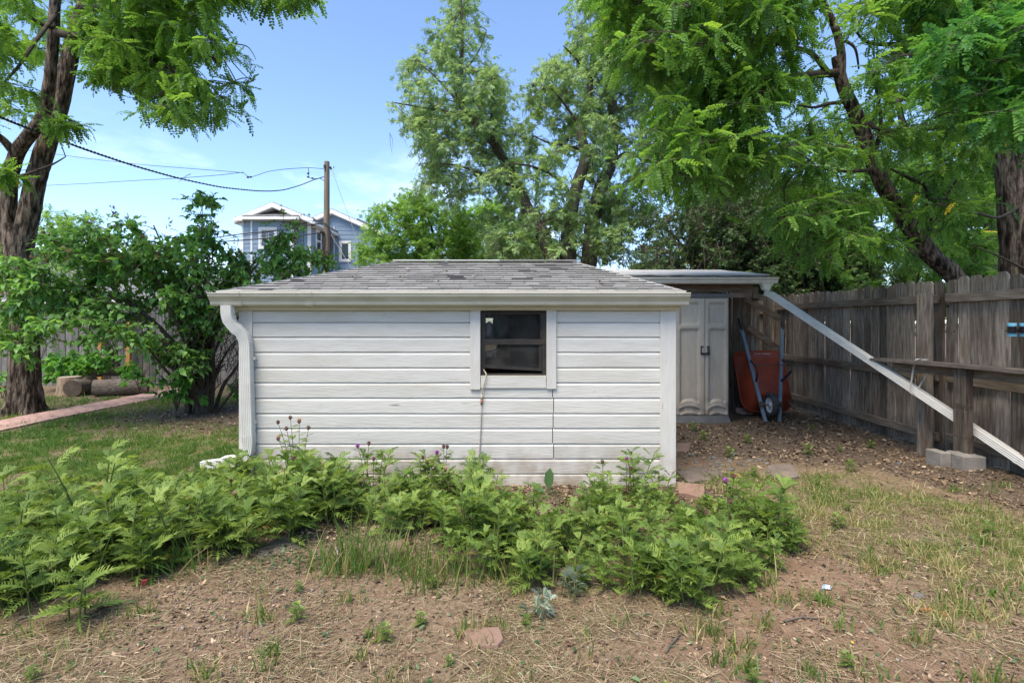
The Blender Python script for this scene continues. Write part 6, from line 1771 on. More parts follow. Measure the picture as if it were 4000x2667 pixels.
b.tube(s2, r2, 40, warp=bark_warp(15, .10, 5), cap=False)
s3, r3 = limb(pl([(62, 610, 7.7), (20, 555, 7.6), (-40, 510, 7.4), (-160, 430, 7.2)], 7.7), .06, .035, sub=6)
b.tube(s3, r3, 20, warp=bark_warp(25), cap=False)
b.build('trunk', BARK, tl, auto=60)
b = MB()
limbs_l = []
for pts, ra, rb in (([(75, 690, 7.6), (130, 672, 7.5), (200, 645, 7.45), (256, 613, 7.4)], .028, .006), ([(225, 130, 7.4), (290, 140, 7.2), (400, 155, 7.0), (490, 180, 6.8), (600, 230, 6.6), (720, 300, 6.4)], .06, .02),
                    ([(330, 30, 7.7), (450, 40, 7.2), (600, 90, 6.8), (760, 160, 6.5), (860, 260, 6.3)], .06, .018), ([(215, 110, 7.4), (150, 90, 7.2), (90, 40, 7.0), (30, -20, 6.6)], .03, .015),
                    ([(216, 60, 7.4), (140, 160, 6.9), (80, 250, 6.5), (10, 330, 6.2)], .03, .012), ([(430, -300, 7.4), (600, -260, 7), (800, -150, 6.6), (1000, -60, 6.4), (1180, 0, 6.2)], .05, .012),
                    ([(900, 170, 6.2), (960, 180, 6.1), (985, 205, 6.0), (1000, 235, 6)], .008, .003), ([(905, 240, 6.2), (950, 290, 6.1), (990, 320, 6.05)], .007, .0025)):
    s_, r_ = limb(pl(pts, 7), ra, rb, sub=5); b.tube(s_, r_, 8, cap=False); limbs_l.append(s_)
b.build('limb', BARK_T, tl, smooth=True)
b.tube
polyL = [(340, -260), (1050, -260), (900, -60), (790, 40), (820, 100), (890, 190), (935, 280), (940, 360), (890, 400), (905, 450), (870, 460), (820, 460), (790, 440), (740, 480), (690, 465), (630, 460), (610, 410), (560, 385), (470, 345), (420, 355), (370, 310), (345, 240), (330, 100)]
polyL2 = [(-200, -260), (300, -260), (280, 60), (240, 200), (170, 300), (150, 400), (100, 445), (50, 490), (-40, 520), (-200, 500)]
polyL3 = [(830, -120), (1240, -120), (1220, 10), (1120, 50), (1000, 40), (880, 20)]
polyL4 = [(215, 410), (260, 420), (255, 500), (205, 490)]
polyL5 = [(-60, 590), (50, 610), (60, 680), (-60, 700)]
C = np.vstack([fill_poly(polyL, 190, (5.6, 8.4), R1), fill_poly(polyL2, 44, (7.9, 9.8), R1), fill_poly([(-150, -200), (90, -200), (110, 120), (60, 330), (-100, 380)], 16, (5.4, 6.6), R1), fill_poly(polyL3, 10, (6.0, 6.8), R1), fill_poly(polyL4, 3, (7.0, 7.3), R1), fill_poly(polyL5, 3, (6.6, 7.2), R1)])
grow(tl, [s1, s2, s3] + limbs_l, C, R1, .36, 7, 5, .175, FROND, LOCUST_L, TWIG, BARK_T, flat=.26, droop=.16, br=.010, up_rand=.4, leafname='leaf', nparts=240)

# ---- right leaning locust
tr_ = thing('locust_tree', (5.6, 6.6, 0), 'leaning dark-trunked tree behind the right fence, feathery leaves arching over the lean-to', 'tree')
b = MB()
m1, q1 = limb(pl([(3810, 1200, 6.6), (3720, 1070, 6.6), (3640, 1000, 6.6), (3530, 850, 6.55), (3440, 700, 6.5), (3390, 570, 6.45), (3340, 440, 6.4), (3290, 330, 6.35), (3270, 220, 6.3)], 6.6), .115, .062, sub=7)
b.tube(m1, q1, 30, warp=bark_warp(41, .10, 4), cap=False)
m2, q2 = limb(pl([(3285, 300, 6.35), (3285, 200, 6.3), (3262, 110, 6.25), (3225, 30, 6.2), (3190, -60, 6.1), (3140, -260, 6.0)], 6.3), .052, .03, sub=6)
b.tube(m2, q2, 18, warp=bark_warp(44, .08), cap=False)
b.build('trunk', BARK, tr_, auto=60)
b = MB(); limbs_r = []
for pts, ra, rb in (([(3285, 285, 6.35), (3200, 290, 6.2), (3080, 305, 6.0), (2980, 340, 5.85), (2880, 370, 5.7), (2780, 460, 5.6)], .055, .014), ([(3230, 280, 6.2), (3170, 210, 6.1), (3080, 180, 6.0), (2960, 160, 5.9), (2900, 158, 5.8)], .035, .012),
                    ([(2985, 165, 5.9), (2960, 100, 5.9), (2950, 20, 5.9)], .02, .012), ([(2970, 120, 5.9), (2890, 230, 5.8), (2820, 370, 5.7), (2770, 460, 5.7)], .022, .010), ([(3330, 395, 6.4), (3240, 405, 6.2), (3180, 420, 6.1), (3115, 410, 6.0)], .028, .010),
                    ([(3300, 160, 6.25), (3340, 190, 6.2), (3355, 270, 6.3)], .02, .01), ([(3405, 620, 6.5), (3440, 510, 6.3), (3430, 380, 6.2), (3395, 240, 6.1)], .028, .008), ([(3400, 480, 6.4), (3420, 500, 6.3), (3520, 520, 6.2), (3650, 505, 6.1)], .028, .014),
                    ([(3430, 660, 6.5), (3300, 670, 6.3), (3150, 650, 6.1), (2950, 660, 5.9)], .025, .008), ([(3630, 900, 6.55), (3620, 740, 6.4), (3560, 700, 6.3), (3480, 660, 6.3)], .03, .014), ([(3640, 870, 6.5), (3700, 760, 6.4), (3740, 700, 6.3)], .028, .008),
                    ([(3215, 0, 6.2), (3100, 60, 5.9), (2950, 60, 5.7), (2750, 70, 5.5), (2560, 90, 5.3)], .035, .012), ([(3160, -150, 6.1), (2900, -120, 5.6), (2650, -60, 5.3), (2480, 20, 5.1)], .035, .012)):
    s_, r_ = limb(pl(pts, 6), ra, rb, sub=5); b.tube(s_, r_, 8, cap=False); limbs_r.append(s_)
b.build('limb', BARK_T, tr_, smooth=True)
polyR = [(2300, -260), (3900, -260), (3900, 400), (3750, 800), (3760, 1040), (3560, 1060), (3320, 1070), (3230, 1010), (3050, 900), (2960, 780), (2860, 720), (2760, 760), (2650, 770), (2600, 690), (2520, 600), (2560, 470), (2500, 380), (2470, 300), (2400, 180), (2390, 60)]
polyRa = [(2300, -260), (3100, -260), (3050, 300), (2950, 640), (2820, 700), (2680, 760), (2580, 660), (2560, 470), (2480, 320), (2390, 60)]
ydepR = lambda px, py, rng: np.clip(5.4 + (px - 2400) / 1500 * .9, 5, 7) + rng.uniform(-.9, 1.3, len(px))
def clear_of(C, line, gap, R, keepers=.12):
    """drops clusters that hang in front of a limb, so that it shows as it does from the yard"""
    L_ = np.array([tuple(p) for p in line]); lx = L_[:, 0] / L_[:, 1]; lz = (L_[:, 2] - CAMH) / L_[:, 1]
    cx_, cz_1 = C[:, 0] / C[:, 1], (C[:, 2] - CAMH) / C[:, 1]
    d = np.hypot(cx_[:, None] - lx[None], cz_1[:, None] - lz[None]); j = d.argmin(1)
    bad = (d.min(1) < gap / FPX) & (C[:, 1] < L_[j, 1] + .35) & (R.random(len(C)) > keepers)
    return C[~bad]
C = fill_poly(polyRa, 150, (5, 7.0), R1, 1.95, ydepR)
C = clear_of(C, m1 + m2, 90, R1)
grow(tr_, [m1, m2] + limbs_r, C, R1, .46, 7, 5, .16, FROND, LOCUST_L, TWIG, BARK_T, flat=.24, droop=.18, br=.010, up_rand=.4, crown='outer_crown')
C = clear_of(fill_poly(polyR, 235, (5, 7.5), R1, 1.95, ydepR), m1 + m2, 85, R1, .2)
grow(tr_, [m1, m2] + limbs_r, C, R1, .46, 7, 5, .16, FROND, LOCUST_R, TWIG, BARK_T, flat=.24, droop=.18, br=.013, up_rand=.4, leafname='leaf', nparts=150)

# ---- big old trunk at the right edge
tb = thing('old_locust_tree', (7.25, 7.5, 0), 'thick furrowed trunk at the right edge behind the fence with near hanging leaf sprays', 'tree')
b = MB()
m3, q3 = limb(pl([(4000, 1300), (3985, 1100), (3978, 900), (3965, 700), (3958, 560), (3930, 400), (3900, 200), (3890, 30), (3880, -200)], 7.5), .235, .17, sub=7)
b.tube(m3, q3, 50, warp=bark_warp(61, .09, 5), cap=False)
b.build('trunk', BARK, tb, auto=60)
b = MB(); limbs_b = []
for pts, ra, rb in (([(3900, 470, 7.4), (3840, 450, 7.2), (3780, 430, 7.0), (3740, 430, 6.9)], .05, .03), ([(3890, 60, 7.3), (3800, 110, 7), (3680, 150, 6.7), (3540, 170, 6.5), (3400, 170, 6.4), (3340, 120, 6.3)], .055, .012), ([(3880, 30, 7.3), (3780, 30, 7.1), (3700, 10, 7), (3640, -40, 6.9)], .05, .03),
                    ([(3870, 120, 7.3), (3700, 200, 6.9), (3580, 260, 6.7), (3480, 330, 6.5)], .03, .008), ([(3960, 580, 7.4), (4100, 420, 6.4), (4200, 150, 5.2), (4120, 60, 4.8), (4000, 80, 4.5), (3880, 130, 4.4)], .05, .008), ([(4180, 180, 5.2), (4080, 330, 4.6), (3980, 420, 4.4)], .02, .006),
                    ([(3990, 800, 7.4), (3900, 850, 7), (3800, 830, 6.6), (3700, 860, 6.4)], .025, .008), ([(4000, 1050, 7.3), (3900, 1000, 7), (3800, 960, 6.8)], .02, .006)):
    s_, r_ = limb(pl(pts, 6), ra, rb, sub=5); b.tube(s_, r_, 8, cap=False); limbs_b.append(s_)
b.build('limb', BARK_T, tb, smooth=True)
polyB = [(3800, 60), (3900, 20), (4250, -80), (4250, 560), (4000, 500), (3900, 470), (3830, 420), (3700, 330), (3640, 250), (3700, 160)]
polyB2 = [(3560, -200), (4150, -200), (4150, 60), (3900, 240), (3750, 260), (3600, 120)]
polyB3 = [(3500, 620), (3900, 560), (3950, 800), (3980, 1050), (3760, 1080), (3560, 1000)]
C = np.vstack([fill_poly(polyB, 55, (3.9, 4.9), R1, 1.9), fill_poly(polyB2, 30, (5.5, 7.3), R1)])
grow(tb, [m3] + limbs_b, C, R1, .28, 6, 5, .17, FRONDN, LOCUST_N, TWIG, BARK_T, flat=.28, droop=.22, br=.008, up_rand=.4, leafname='leaf', nparts=290)
C = fill_poly(polyB3, 45, (7.9, 9.6), R1, 1.9)
grow(tb, [m3] + limbs_b, C, R1, .36, 6, 5, .2, FROND, LOCUST_R, TWIG, BARK_T, flat=.4, droop=.35, br=.009, up_rand=.5, crown='lower_crown')

# ---- ashes in the middle
ASHT = [t_cluster(5, s, .30, 1.0) for s in range(4)]
ta = thing('ash_tree', (1.1, 14, 0), 'tall ash leaning left behind the white shed, its narrow top against the sky', 'tree')
b = MB()
a1, p1 = limb(pl([(2175, 1100), (2157, 1017), (2110, 900), (2066, 827), (2020, 730), (1982, 652), (1930, 560), (1870, 490), (1800, 410)], 14), .21, .09, sub=6)
b.tube(a1, p1, 20, warp=bark_warp(71, .07), cap=False)
a2, p2_ = limb(pl([(1805, 415, 14), (1800, 300, 14), (1806, 150, 14), (1800, 0, 14), (1795, -120, 14)], 14), .07, .02, sub=6)
b.tube(a2, p2_, 12, cap=False)
b.build('trunk', BARK_A, ta, auto=60)
b = MB(); la = []
for pts, ra, rb in (([(1982, 652, 14), (1940, 560, 13.6), (1920, 460, 13.4), (1930, 330, 13.3)], .06, .02), ([(1870, 490, 14), (1760, 440, 13.7), (1650, 420, 13.5), (1530, 400, 13.3)], .05, .012), ([(1800, 410, 14), (1700, 300, 14.2), (1640, 250, 14.3)], .04, .012), ([(1800, 300, 14), (1870, 200, 14.2), (1900, 120, 14.3)], .03, .01), ([(2020, 730, 14), (1930, 700, 13.5), (1800, 650, 13.2), (1720, 640, 13)], .05, .015)):
    s_, r_ = limb(pl(pts, 14), ra, rb, sub=5); b.tube(s_, r_, 7, cap=False); la.append(s_)
b.build('limb', BARK_T, ta, smooth=True)
pA = [(1490, 400), (1560, 320), (1600, 220), (1680, 190), (1700, 60), (1690, -140), (1860, -140), (1850, -20), (1900, 90), (1880, 180), (1950, 260), (1980, 330), (1990, 430), (1930, 560), (1960, 640), (1900, 720), (1850, 760), (1730, 780), (1660, 720), (1660, 600), (1540, 540), (1600, 500), (1520, 450)]
dens = fill_poly(pA, 235, (12.8, 15.6), R1)
keep = (fbm(dens[:, 0] * 1.1, dens[:, 2] * 1.1, 77) > .42)
grow(ta, [a1, a2] + la, dens[keep], R1, .54, 9, 7, .16, ASHT, ASH_LEAF, TWIG, BARK_T, flat=.8, droop=.25, br=.016, twr=.004, bare=300, barelen=.4)

tc_ = thing('ash_tree', (1.9, 14.3, 0), 'spreading ash with two upright dark trunks rising behind the shed roof ridge', 'tree')
b = MB()
c1_, p1 = limb(pl([(2225, 1120), (2220, 1017), (2222, 900), (2235, 806), (2262, 700), (2290, 617), (2275, 550), (2270, 480), (2300, 400), (2310, 260), (2340, 100)], 14.2), .24, .05, sub=6)
b.tube(c1_, p1, 20, warp=bark_warp(81, .07), cap=False)
c2_, p2_ = limb(pl([(2290, 1120), (2300, 1017), (2315, 870), (2345, 736), (2385, 640), (2395, 500), (2390, 380), (2385, 210), (2400, 60), (2420, -150)], 14.6), .24, .08, sub=6)
b.tube(c2_, p2_, 20, warp=bark_warp(85, .07), cap=False)
b.build('trunk', BARK_A, tc_, auto=60)
b = MB(); lc = []
for pts, ra, rb in (([(2290, 600, 14.2), (2230, 570, 14), (2150, 560, 13.7), (2080, 530, 13.5)], .05, .015), ([(2230, 800, 14.2), (2160, 850, 13.8), (2100, 870, 13.6)], .05, .015), ([(2390, 640, 14.6), (2440, 600, 14.3), (2500, 620, 14.1), (2530, 700, 14)], .06, .015), ([(2270, 500, 14.2), (2200, 400, 14), (2140, 330, 13.8)], .05, .015), ([(2240, 780, 14.2), (2180, 700, 13.6), (2080, 650, 13.2), (1990, 640, 13)], .06, .015),
                    ([(2310, 300, 14.2), (2240, 220, 14), (2200, 180, 13.8)], .04, .012), ([(2390, 300, 14.6), (2500, 220, 14.3), (2580, 160, 14)], .05, .015)):
    s_, r_ = limb(pl(pts, 14), ra, rb, sub=5); b.tube(s_, r_, 7, cap=False); lc.append(s_)
b.build('limb', BARK_T, tc_, smooth=True)
pC = [(2090, 290), (2160, 230), (2200, 130), (2290, 50), (2270, -140), (2650, -140), (2700, 200), (2650, 420), (2600, 560), (2540, 700), (2540, 860), (2450, 900), (2440, 1000), (2300, 1030), (2080, 1030), (1940, 1000), (1860, 900), (1900, 760), (1960, 640), (1960, 520), (2050, 460), (2060, 350)]
dens = fill_poly(pC, 500, (12.6, 16.5), R1, 1.6)
keep = (fbm(dens[:, 0] * 1.0 + 9, dens[:, 2] * 1.0, 79) > .35)
hole = np.exp(-(((dens[:, 0] / dens[:, 1] * FPX + 2000 - 2440) / 110) ** 2 + ((HOR - (dens[:, 2] - CAMH) / dens[:, 1] * FPX - 640) / 150) ** 2)) > .5
keep &= ~(hole & (R1.random(len(dens)) < .75))
grow(tc_, [c1_, c2_] + lc, dens[keep], R1, .58, 9, 8, .165, ASHT, ASH_LEAF, TWIG, BARK_T, flat=.8, droop=.25, br=.017, twr=.004, bare=900, barelen=.5)

# ---- small light tree left of the ashes, and its paler neighbour
def small_tree(name, stems, poly, n, Yr, label, mat, seed, R=.5, lsize=.16, tm=None, ntw=8, nlf=8, bark=BARK_T, zmin=1.0, bare=0, r0=.07, droop=.2, flat=.8, loc=None, group=None, twm=TWIG, brr=.014):
    rg = np.random.default_rng(seed)
    root = thing(name, loc or (stems[0][0].x, stems[0][0].y, 0), label, 'shrub' if 'shrub' in name or 'bush' in name else 'tree', group)
    bb = MB(); sk = []
    for st in stems:
        s_, r_ = limb(st, r0, r0 * .25, sub=5); bb.tube(s_, r_, 8, cap=False); sk.append(s_)
    bb.build('stem' if 'shrub' in name or 'bush' in name else 'trunk', bark, root, smooth=True)
    C_ = fill_poly(poly, n, Yr, rg, zmin)
    k_ = fbm(C_[:, 0] * 1.3 + seed, C_[:, 2] * 1.3, seed) > .32
    grow(root, sk, C_[k_], rg, R, ntw, nlf, lsize, tm or ASHT, mat, twm, bark, flat=flat, droop=droop, br=brr, twr=.0035, bare=bare)
    return root
small_tree('young_tree', [pl([(1700, 1150), (1695, 1000), (1690, 900), (1650, 820)], 18), pl([(1695, 1000), (1760, 900), (1800, 840)], 18), pl([(1692, 960), (1600, 900), (1540, 860)], 18)],
           [(1400, 1060), (1420, 930), (1460, 850), (1500, 810), (1570, 760), (1650, 745), (1730, 780), (1800, 810), (1860, 850), (1880, 1000), (1860, 1080)], 190, (16.8, 19.5), 'round light green young tree between the blue house and the ashes', YOUNG_LEAF, 5, R=.6, lsize=.19)
small_tree('yellow_green_tree', [pl([(1960, 1150), (1960, 1000), (1980, 880), (1960, 800)], 22)], [(1780, 1060), (1800, 870), (1880, 800), (1960, 780), (2060, 830), (2120, 930), (2130, 1060)], 130, (20.5, 24), 'yellow-green tree behind the left ash above the shed ridge', YOUNG_LEAF, 6, R=.8, lsize=.24)
small_tree('pale_tree', [pl([(290, 1300), (290, 1050), (280, 900), (250, 830)], 22)], [(140, 1060), (150, 900), (190, 830), (230, 815), (280, 850), (340, 850), (400, 900), (440, 960), (420, 1050)], 60, (20.5, 23.5), 'thin pale tree beyond the fence right of the big left trunk', YOUNG_LEAF, 8, R=.8, lsize=.22, ntw=7, nlf=6)
small_tree('pale_tree', [pl([(-20, 1300), (0, 1050), (10, 900)], 22)], [(-200, 1100), (-180, 850), (10, 780), (60, 850), (60, 1050)], 50, (20.5, 23.5), 'pale tree at the very left edge beyond the big trunk', YOUNG_LEAF, 9, R=.8, lsize=.22)

# ---- dark shrubs behind the lean-to
OV = [t_cluster(6, s + 20, .42, 1.2) for s in range(3)]
sh1 = [pl(p, 10.5) for p in ([(2760, 1200), (2720, 1040), (2640, 930), (2560, 870)], [(2770, 1200), (2690, 1060), (2580, 1000), (2490, 960)], [(2780, 1200), (2660, 1080), (2560, 1060), (2470, 1040)], [(2790, 1200), (2760, 1000), (2740, 820), (2730, 720)], [(2800, 1200), (2830, 1000), (2860, 850), (2850, 720)])]
small_tree('dark_shrub', sh1, [(2470, 1080), (2500, 960), (2560, 900), (2640, 820), (2700, 740), (2800, 700), (2900, 720), (2950, 900), (2940, 1090)], 210, (9.6, 11.8), 'dark twiggy shrub leaning left over the lean-to roof', SHRUB_LEAF, 12, R=.42, lsize=.075, tm=OV, ntw=10, nlf=9, bare=900, r0=.04, droop=.1, flat=.9, bark=LILACSTEM, twm=LILACSTEM)
sh2 = [pl(p, 10.2) for p in ([(3020, 1250), (3040, 1050), (3080, 900), (3090, 780)], [(3000, 1250), (2990, 1050), (3060, 930), (3160, 890), (3250, 900)], [(3010, 1250), (2960, 1000), (2930, 850), (2930, 740)], [(3040, 1250), (3150, 1050), (3240, 1000), (3330, 980)])]
small_tree('dark_shrub', sh2, [(2860, 1180), (2880, 900), (2940, 760), (3060, 720), (3180, 780), (3320, 880), (3420, 1000), (3420, 1150), (3100, 1200)], 300, (9.4, 11.6), 'dense dark green shrub behind the wheelbarrow corner of the fence', SHRUB_LEAF, 14, R=.42, lsize=.08, tm=OV, ntw=10, nlf=10, bare=700, r0=.04, droop=.1, flat=.9, bark=LILACSTEM, twm=LILACSTEM, zmin=.6)
# green trees filling the view beyond the right fence
small_tree('backdrop_tree', [pl([(3000, 1250), (3010, 900), (2980, 600), (2960, 400)], 16)], [(2480, 1080), (2560, 700), (2650, 380), (2900, 250), (3150, 330), (3350, 700), (3400, 1200), (2900, 1200)], 230, (14.5, 18.5), 'leafy tree far behind the lean-to and the dark shrubs', FAR_LEAF, 21, R=.85, lsize=.23, r0=.2, bark=BARK_A)
small_tree('backdrop_tree', [pl([(3550, 1250), (3560, 900), (3540, 600), (3500, 350)], 15)], [(3200, 1200), (3250, 700), (3400, 300), (3700, 250), (4000, 500), (4150, 1200)], 230, (13.5, 17.5), 'leafy tree far beyond the right fence behind the leaning trunk', FAR_LEAF, 22, R=.85, lsize=.23, r0=.2, bark=BARK_A)
small_tree('backdrop_bush', [pl([(3560, 1300), (3580, 1100), (3620, 1000)], 9.5), pl([(3700, 1300), (3740, 1100), (3800, 1020)], 9.5)], [(3250, 1220), (3300, 1050), (3450, 990), (3650, 1000), (3850, 1020), (4050, 1080), (4050, 1220)], 130, (8.6, 10.5), 'low leafy bush right behind the right fence under the leaning trunk', FAR_LEAF, 23, R=.4, lsize=.11, r0=.03, zmin=.6)
b = MB(); s_, r_ = limb(pl([(3880, 1250), (3878, 1050), (3870, 900), (3850, 700)], 11), .16, .10, sub=6); b.tube(s_, r_, 20, warp=bark_warp(91, .08))
tk = thing('background_tree', (gx(3880, 11), 11, 0), 'thin pale trunk further back beside the thick right trunk', 'tree'); b.build('trunk', BARK_A, tk, auto=60)
C = fill_poly([(3650, 720), (3850, 560), (4100, 500), (4200, 900), (4100, 1060), (3700, 1020)], 60, (10.2, 12.2), R1, 1.5)
grow(tk, [s_], C, R1, .5, 7, 6, .2, FROND, LOCUST_R, TWIG, BARK_T, flat=.5, droop=.3)

# ================================================================== lilac on the left
R2 = np.random.default_rng(202)
HEART = [t_heart(.74, .20), t_heart(.66, .32)]
lil = thing('lilac_bush', (-4.72, 7.9, 0), 'large spreading lilac with many brown stems between the big tree and the shed', 'shrub')
b = MB(); lsk = []
base = at(785, 1608, 7.88)
tips = [(300, 1010, 7.0), (150, 1120, 6.7), (420, 1150, 6.8), (560, 1000, 7.2), (650, 1180, 6.9), (700, 950, 7.6), (790, 840, 7.8), (820, 1000, 7.3), (900, 1020, 7.9), (1000, 1010, 8.1), (1105, 900, 8.0), (1200, 1010, 8.2), (860, 1180, 7.3), (740, 1300, 7.2), (500, 1280, 6.7), (950, 1100, 8.3), (920, 1330, 8.4), (880, 1420, 8.0), (780, 1150, 8.2), (600, 880, 7.6)]
for i, tp in enumerate(tips):
    a = 2 * math.pi * i / len(tips); p0 = base + V3(math.cos(a) * .20 + (tp[0] - 785) / 3000, math.sin(a) * .14, 0); p0.z = -.05
    e = at(*tp); m_ = p0.lerp(e, .45) + V3((p0.x - e.x) * .22 , .05 * math.sin(i * 2), .18); q_ = p0.lerp(e, .75) + V3((p0.x - e.x) * .08, 0, .12)
    r0 = (.055 if i in (0, 2, 4) else .036) * (1 - .4 * (i % 3) / 3)
    s_, r_ = limb([p0, p0 + V3((e.x - p0.x) * .05, 0, .35), m_, q_, e], r0, .009, sub=6)
    b.tube(s_, r_, 9, warp=bark_warp(i, .10, 2), cap=False); lsk.append(s_)
# two thick lower stems and the dead tangle at the right
for pts, r0, r1 in (([(800, 1610, 7.8), (760, 1530, 7.7), (690, 1440, 7.5), (620, 1380, 7.3), (560, 1300, 7.1)], .085, .03), ([(790, 1610, 7.85), (780, 1500, 7.8), (775, 1400, 7.8), (760, 1280, 7.8), (740, 1200, 7.7)], .09, .03), ([(815, 1610, 7.9), (830, 1480, 7.9), (830, 1350, 7.9), (860, 1220, 7.8)], .06, .02), ([(840, 1610, 7.95), (870, 1510, 8), (920, 1440, 8.05), (950, 1380, 8.1)], .035, .012), ([(850, 1605, 7.9), (900, 1540, 7.9), (945, 1490, 8), (960, 1470, 8)], .022, .008)):
    s_, r_ = limb(pl(pts, 7.9), r0, r1, sub=6); b.tube(s_, r_, 14, warp=bark_warp(r0 * 100, .12, 2.5), cap=False); lsk.append(s_)
b.build('stem', LILACSTEM, lil, auto=60)
B0 = []; B1 = []; 
for i in range(260):
    e = at(R2.uniform(720, 960), R2.uniform(1200, 1560), R2.uniform(7.6, 8.5)); d_ = V3(R2.normal(.15, .25), R2.normal(0, .15), abs(R2.normal(.35, .2)))
    B0.append(tuple(e)); B1.append(tuple(e + d_ * 1.1))
obj('dead_twigs', sticks('dead_twigs', np.array(B0), np.array(B1), .006, .0025, LILACSTEM, (np.array(B0) + np.array(B1)) / 2 + R2.normal(0, .04, (260, 3))), lil)['kind'] = 'stuff'
pl1 = [(-80, 1090), (60, 1030), (150, 960), (230, 920), (330, 900), (440, 860), (510, 870), (600, 920), (700, 930), (760, 900), (860, 960), (960, 1000), (1000, 1080), (960, 1150), (900, 1210), (860, 1270), (780, 1320), (700, 1320), (600, 1260), (480, 1230), (330, 1230), (200, 1230), (60, 1210), (-80, 1240)]
pl2 = [(-60, 1230), (60, 1220), (200, 1240), (240, 1300), (120, 1340), (20, 1330), (-60, 1370)]
pl3 = [(290, 1240), (420, 1250), (560, 1290), (640, 1340), (600, 1370), (450, 1340), (300, 1330)]
pl4 = [(740, 900), (745, 830), (765, 780), (800, 775), (850, 830), (900, 870), (900, 950), (760, 950)]
pl5 = [(1040, 1000), (1060, 960), (1090, 870), (1105, 860), (1125, 880), (1120, 965), (1220, 970), (1290, 990), (1300, 1040), (1210, 1075), (1080, 1100), (960, 1110), (940, 1040)]
pl6 = [(600, 1330), (760, 1330), (800, 1400), (790, 1440), (700, 1430), (640, 1400)]
pl7 = [(60, 1330), (130, 1330), (160, 1400), (110, 1440), (50, 1420)]
ydl = lambda px, py, rng: 6.55 + np.clip((px - 100) / 900, 0, 1) * 1.15 + rng.uniform(-.25, .9, len(px))
C = np.vstack([fill_poly(pl1, 225, (6.4, 8.2), R2, .5, ydl), fill_poly(pl2, 12, (6.2, 6.9), R2), fill_poly(pl3, 15, (6.4, 7.2), R2), fill_poly(pl4, 9, (7.5, 8.0), R2), fill_poly(pl5, 30, (7.6, 8.4), R2), fill_poly(pl6, 12, (7.0, 7.6), R2), fill_poly(pl7, 3, (6.7, 7.0), R2)])
grow(lil, lsk, C, R2, .32, 9, 6, .082, HEART, LILAC_LEAF, LILACSTEM, LILACSTEM, flat=.6, droop=.20, br=.010, twr=.003, up_rand=.55, leafname='leaf', nparts=295, lvar=.3, bare=260, barelen=.22)
sp = t_cluster(9, 77, .30, 1.6)
C2 = C[(C[:, 2] > 2.0)]
k_ = R2.choice(len(C2), 75); pp = C2[k_] + R2.normal(0, .11, (75, 3)) + np.array([0, -.06, .05])
pos = np.repeat(pp, 9, 0) + R2.normal(0, .035, (675, 3)) * np.array([1, 1, 2.0])
o = obj('seed_heads', bake('seed_heads', sp, frames(R2.normal(0, .5, (675, 3)) + np.array([0, 0, 1.0]), R2.normal(0, 1, (675, 3)), R2.uniform(.03, .06, 675)), pos, R2.random(675), PANICLE), lil); tag(o, None, None, None, 'stuff')
# suckers and low bushes
def bushlet(name, c, w, h, n, lsize, mat, label, seed, stems=6, tm=None, droop=.3, cat='bush', nparts=0):
    rg = np.random.default_rng(seed); root = thing(name, c, label, cat); bb = MB(); sk = []; c = Vector(c)
    for i in range(stems):
        a = rg.uniform(0, 6.28); e = c + V3(math.cos(a) * w * .7, math.sin(a) * w * .5, h * rg.uniform(.6, 1)); s_, r_ = limb([c + V3(0, 0, -.03), c.lerp(e, .5) + V3(0, 0, h * .12), e], .007, .003, sub=5); bb.tube(s_, r_, 5, cap=False); sk.append(s_)
    bb.build('stem', LILACSTEM, root, smooth=True)
    C_ = np.array([(c.x + rg.normal(0, w * .5), c.y + rg.normal(0, w * .35), c.z + h * rg.uniform(.25, 1)) for _ in range(n)])
    grow(root, sk, C_, rg, .14, 5, 3, lsize, tm or HEART, mat, LILACSTEM, LILACSTEM, flat=.6, droop=droop, br=.004, twr=.0018, nparts=nparts); return root
bushlet('lilac_sucker', at(690, 1600, 7.4) * 1.0, .30, .55, 16, .10, LILAC_BRIGHT, 'low bright green sucker growth at the left foot of the lilac stems', 41, tm=[t_oval(.42), t_oval(.5)], nparts=60)
bushlet('lilac_sucker', at(545, 1520, 9.2), .25, .45, 9, .10, LILAC_BRIGHT, 'small bright leafy shoot in front of the right end of the long log', 43, tm=[t_oval(.5)], nparts=40)
bushlet('leafy_bush', V3(gx(250, 10.3), 10.3, 0), .45, .75, 34, .115, LILAC_BRIGHT, 'bright leafy bush behind the upright stump by the back fence', 44, stems=9, tm=[t_oval(.5), t_oval(.6)], nparts=60)
bushlet('leafy_bush', V3(gx(390, 10.2), 10.2, .35), .40, .45, 26, .105, LILAC_BRIGHT, 'glossy leafy bush growing over the stacked logs', 45, stems=8, tm=[t_oval(.5), t_oval(.6)], nparts=60)
bushlet('leafy_bush', V3(gx(505, 10.2), 10.2, .28), .14, .22, 6, .10, LILAC_BRIGHT, 'little leafy shoot at the foot of the orange fence post', 46, stems=3, tm=[t_oval(.5)], nparts=30)
bushlet('leafy_bush', V3(gx(10, 9.4), 9.4, 0), .25, .45, 9, .10, LILAC_BRIGHT, 'bright shoots left of the big tree trunk at the picture edge', 47, stems=4, tm=[t_oval(.5)], nparts=30)
bushlet('leafy_bush', V3(gx(935, 8.8), 8.8, 0), .2, .35, 9, .09, LILAC_BRIGHT, 'low green growth between the lilac stems and the downspout', 48, stems=4, tm=[t_oval(.5)], nparts=30)
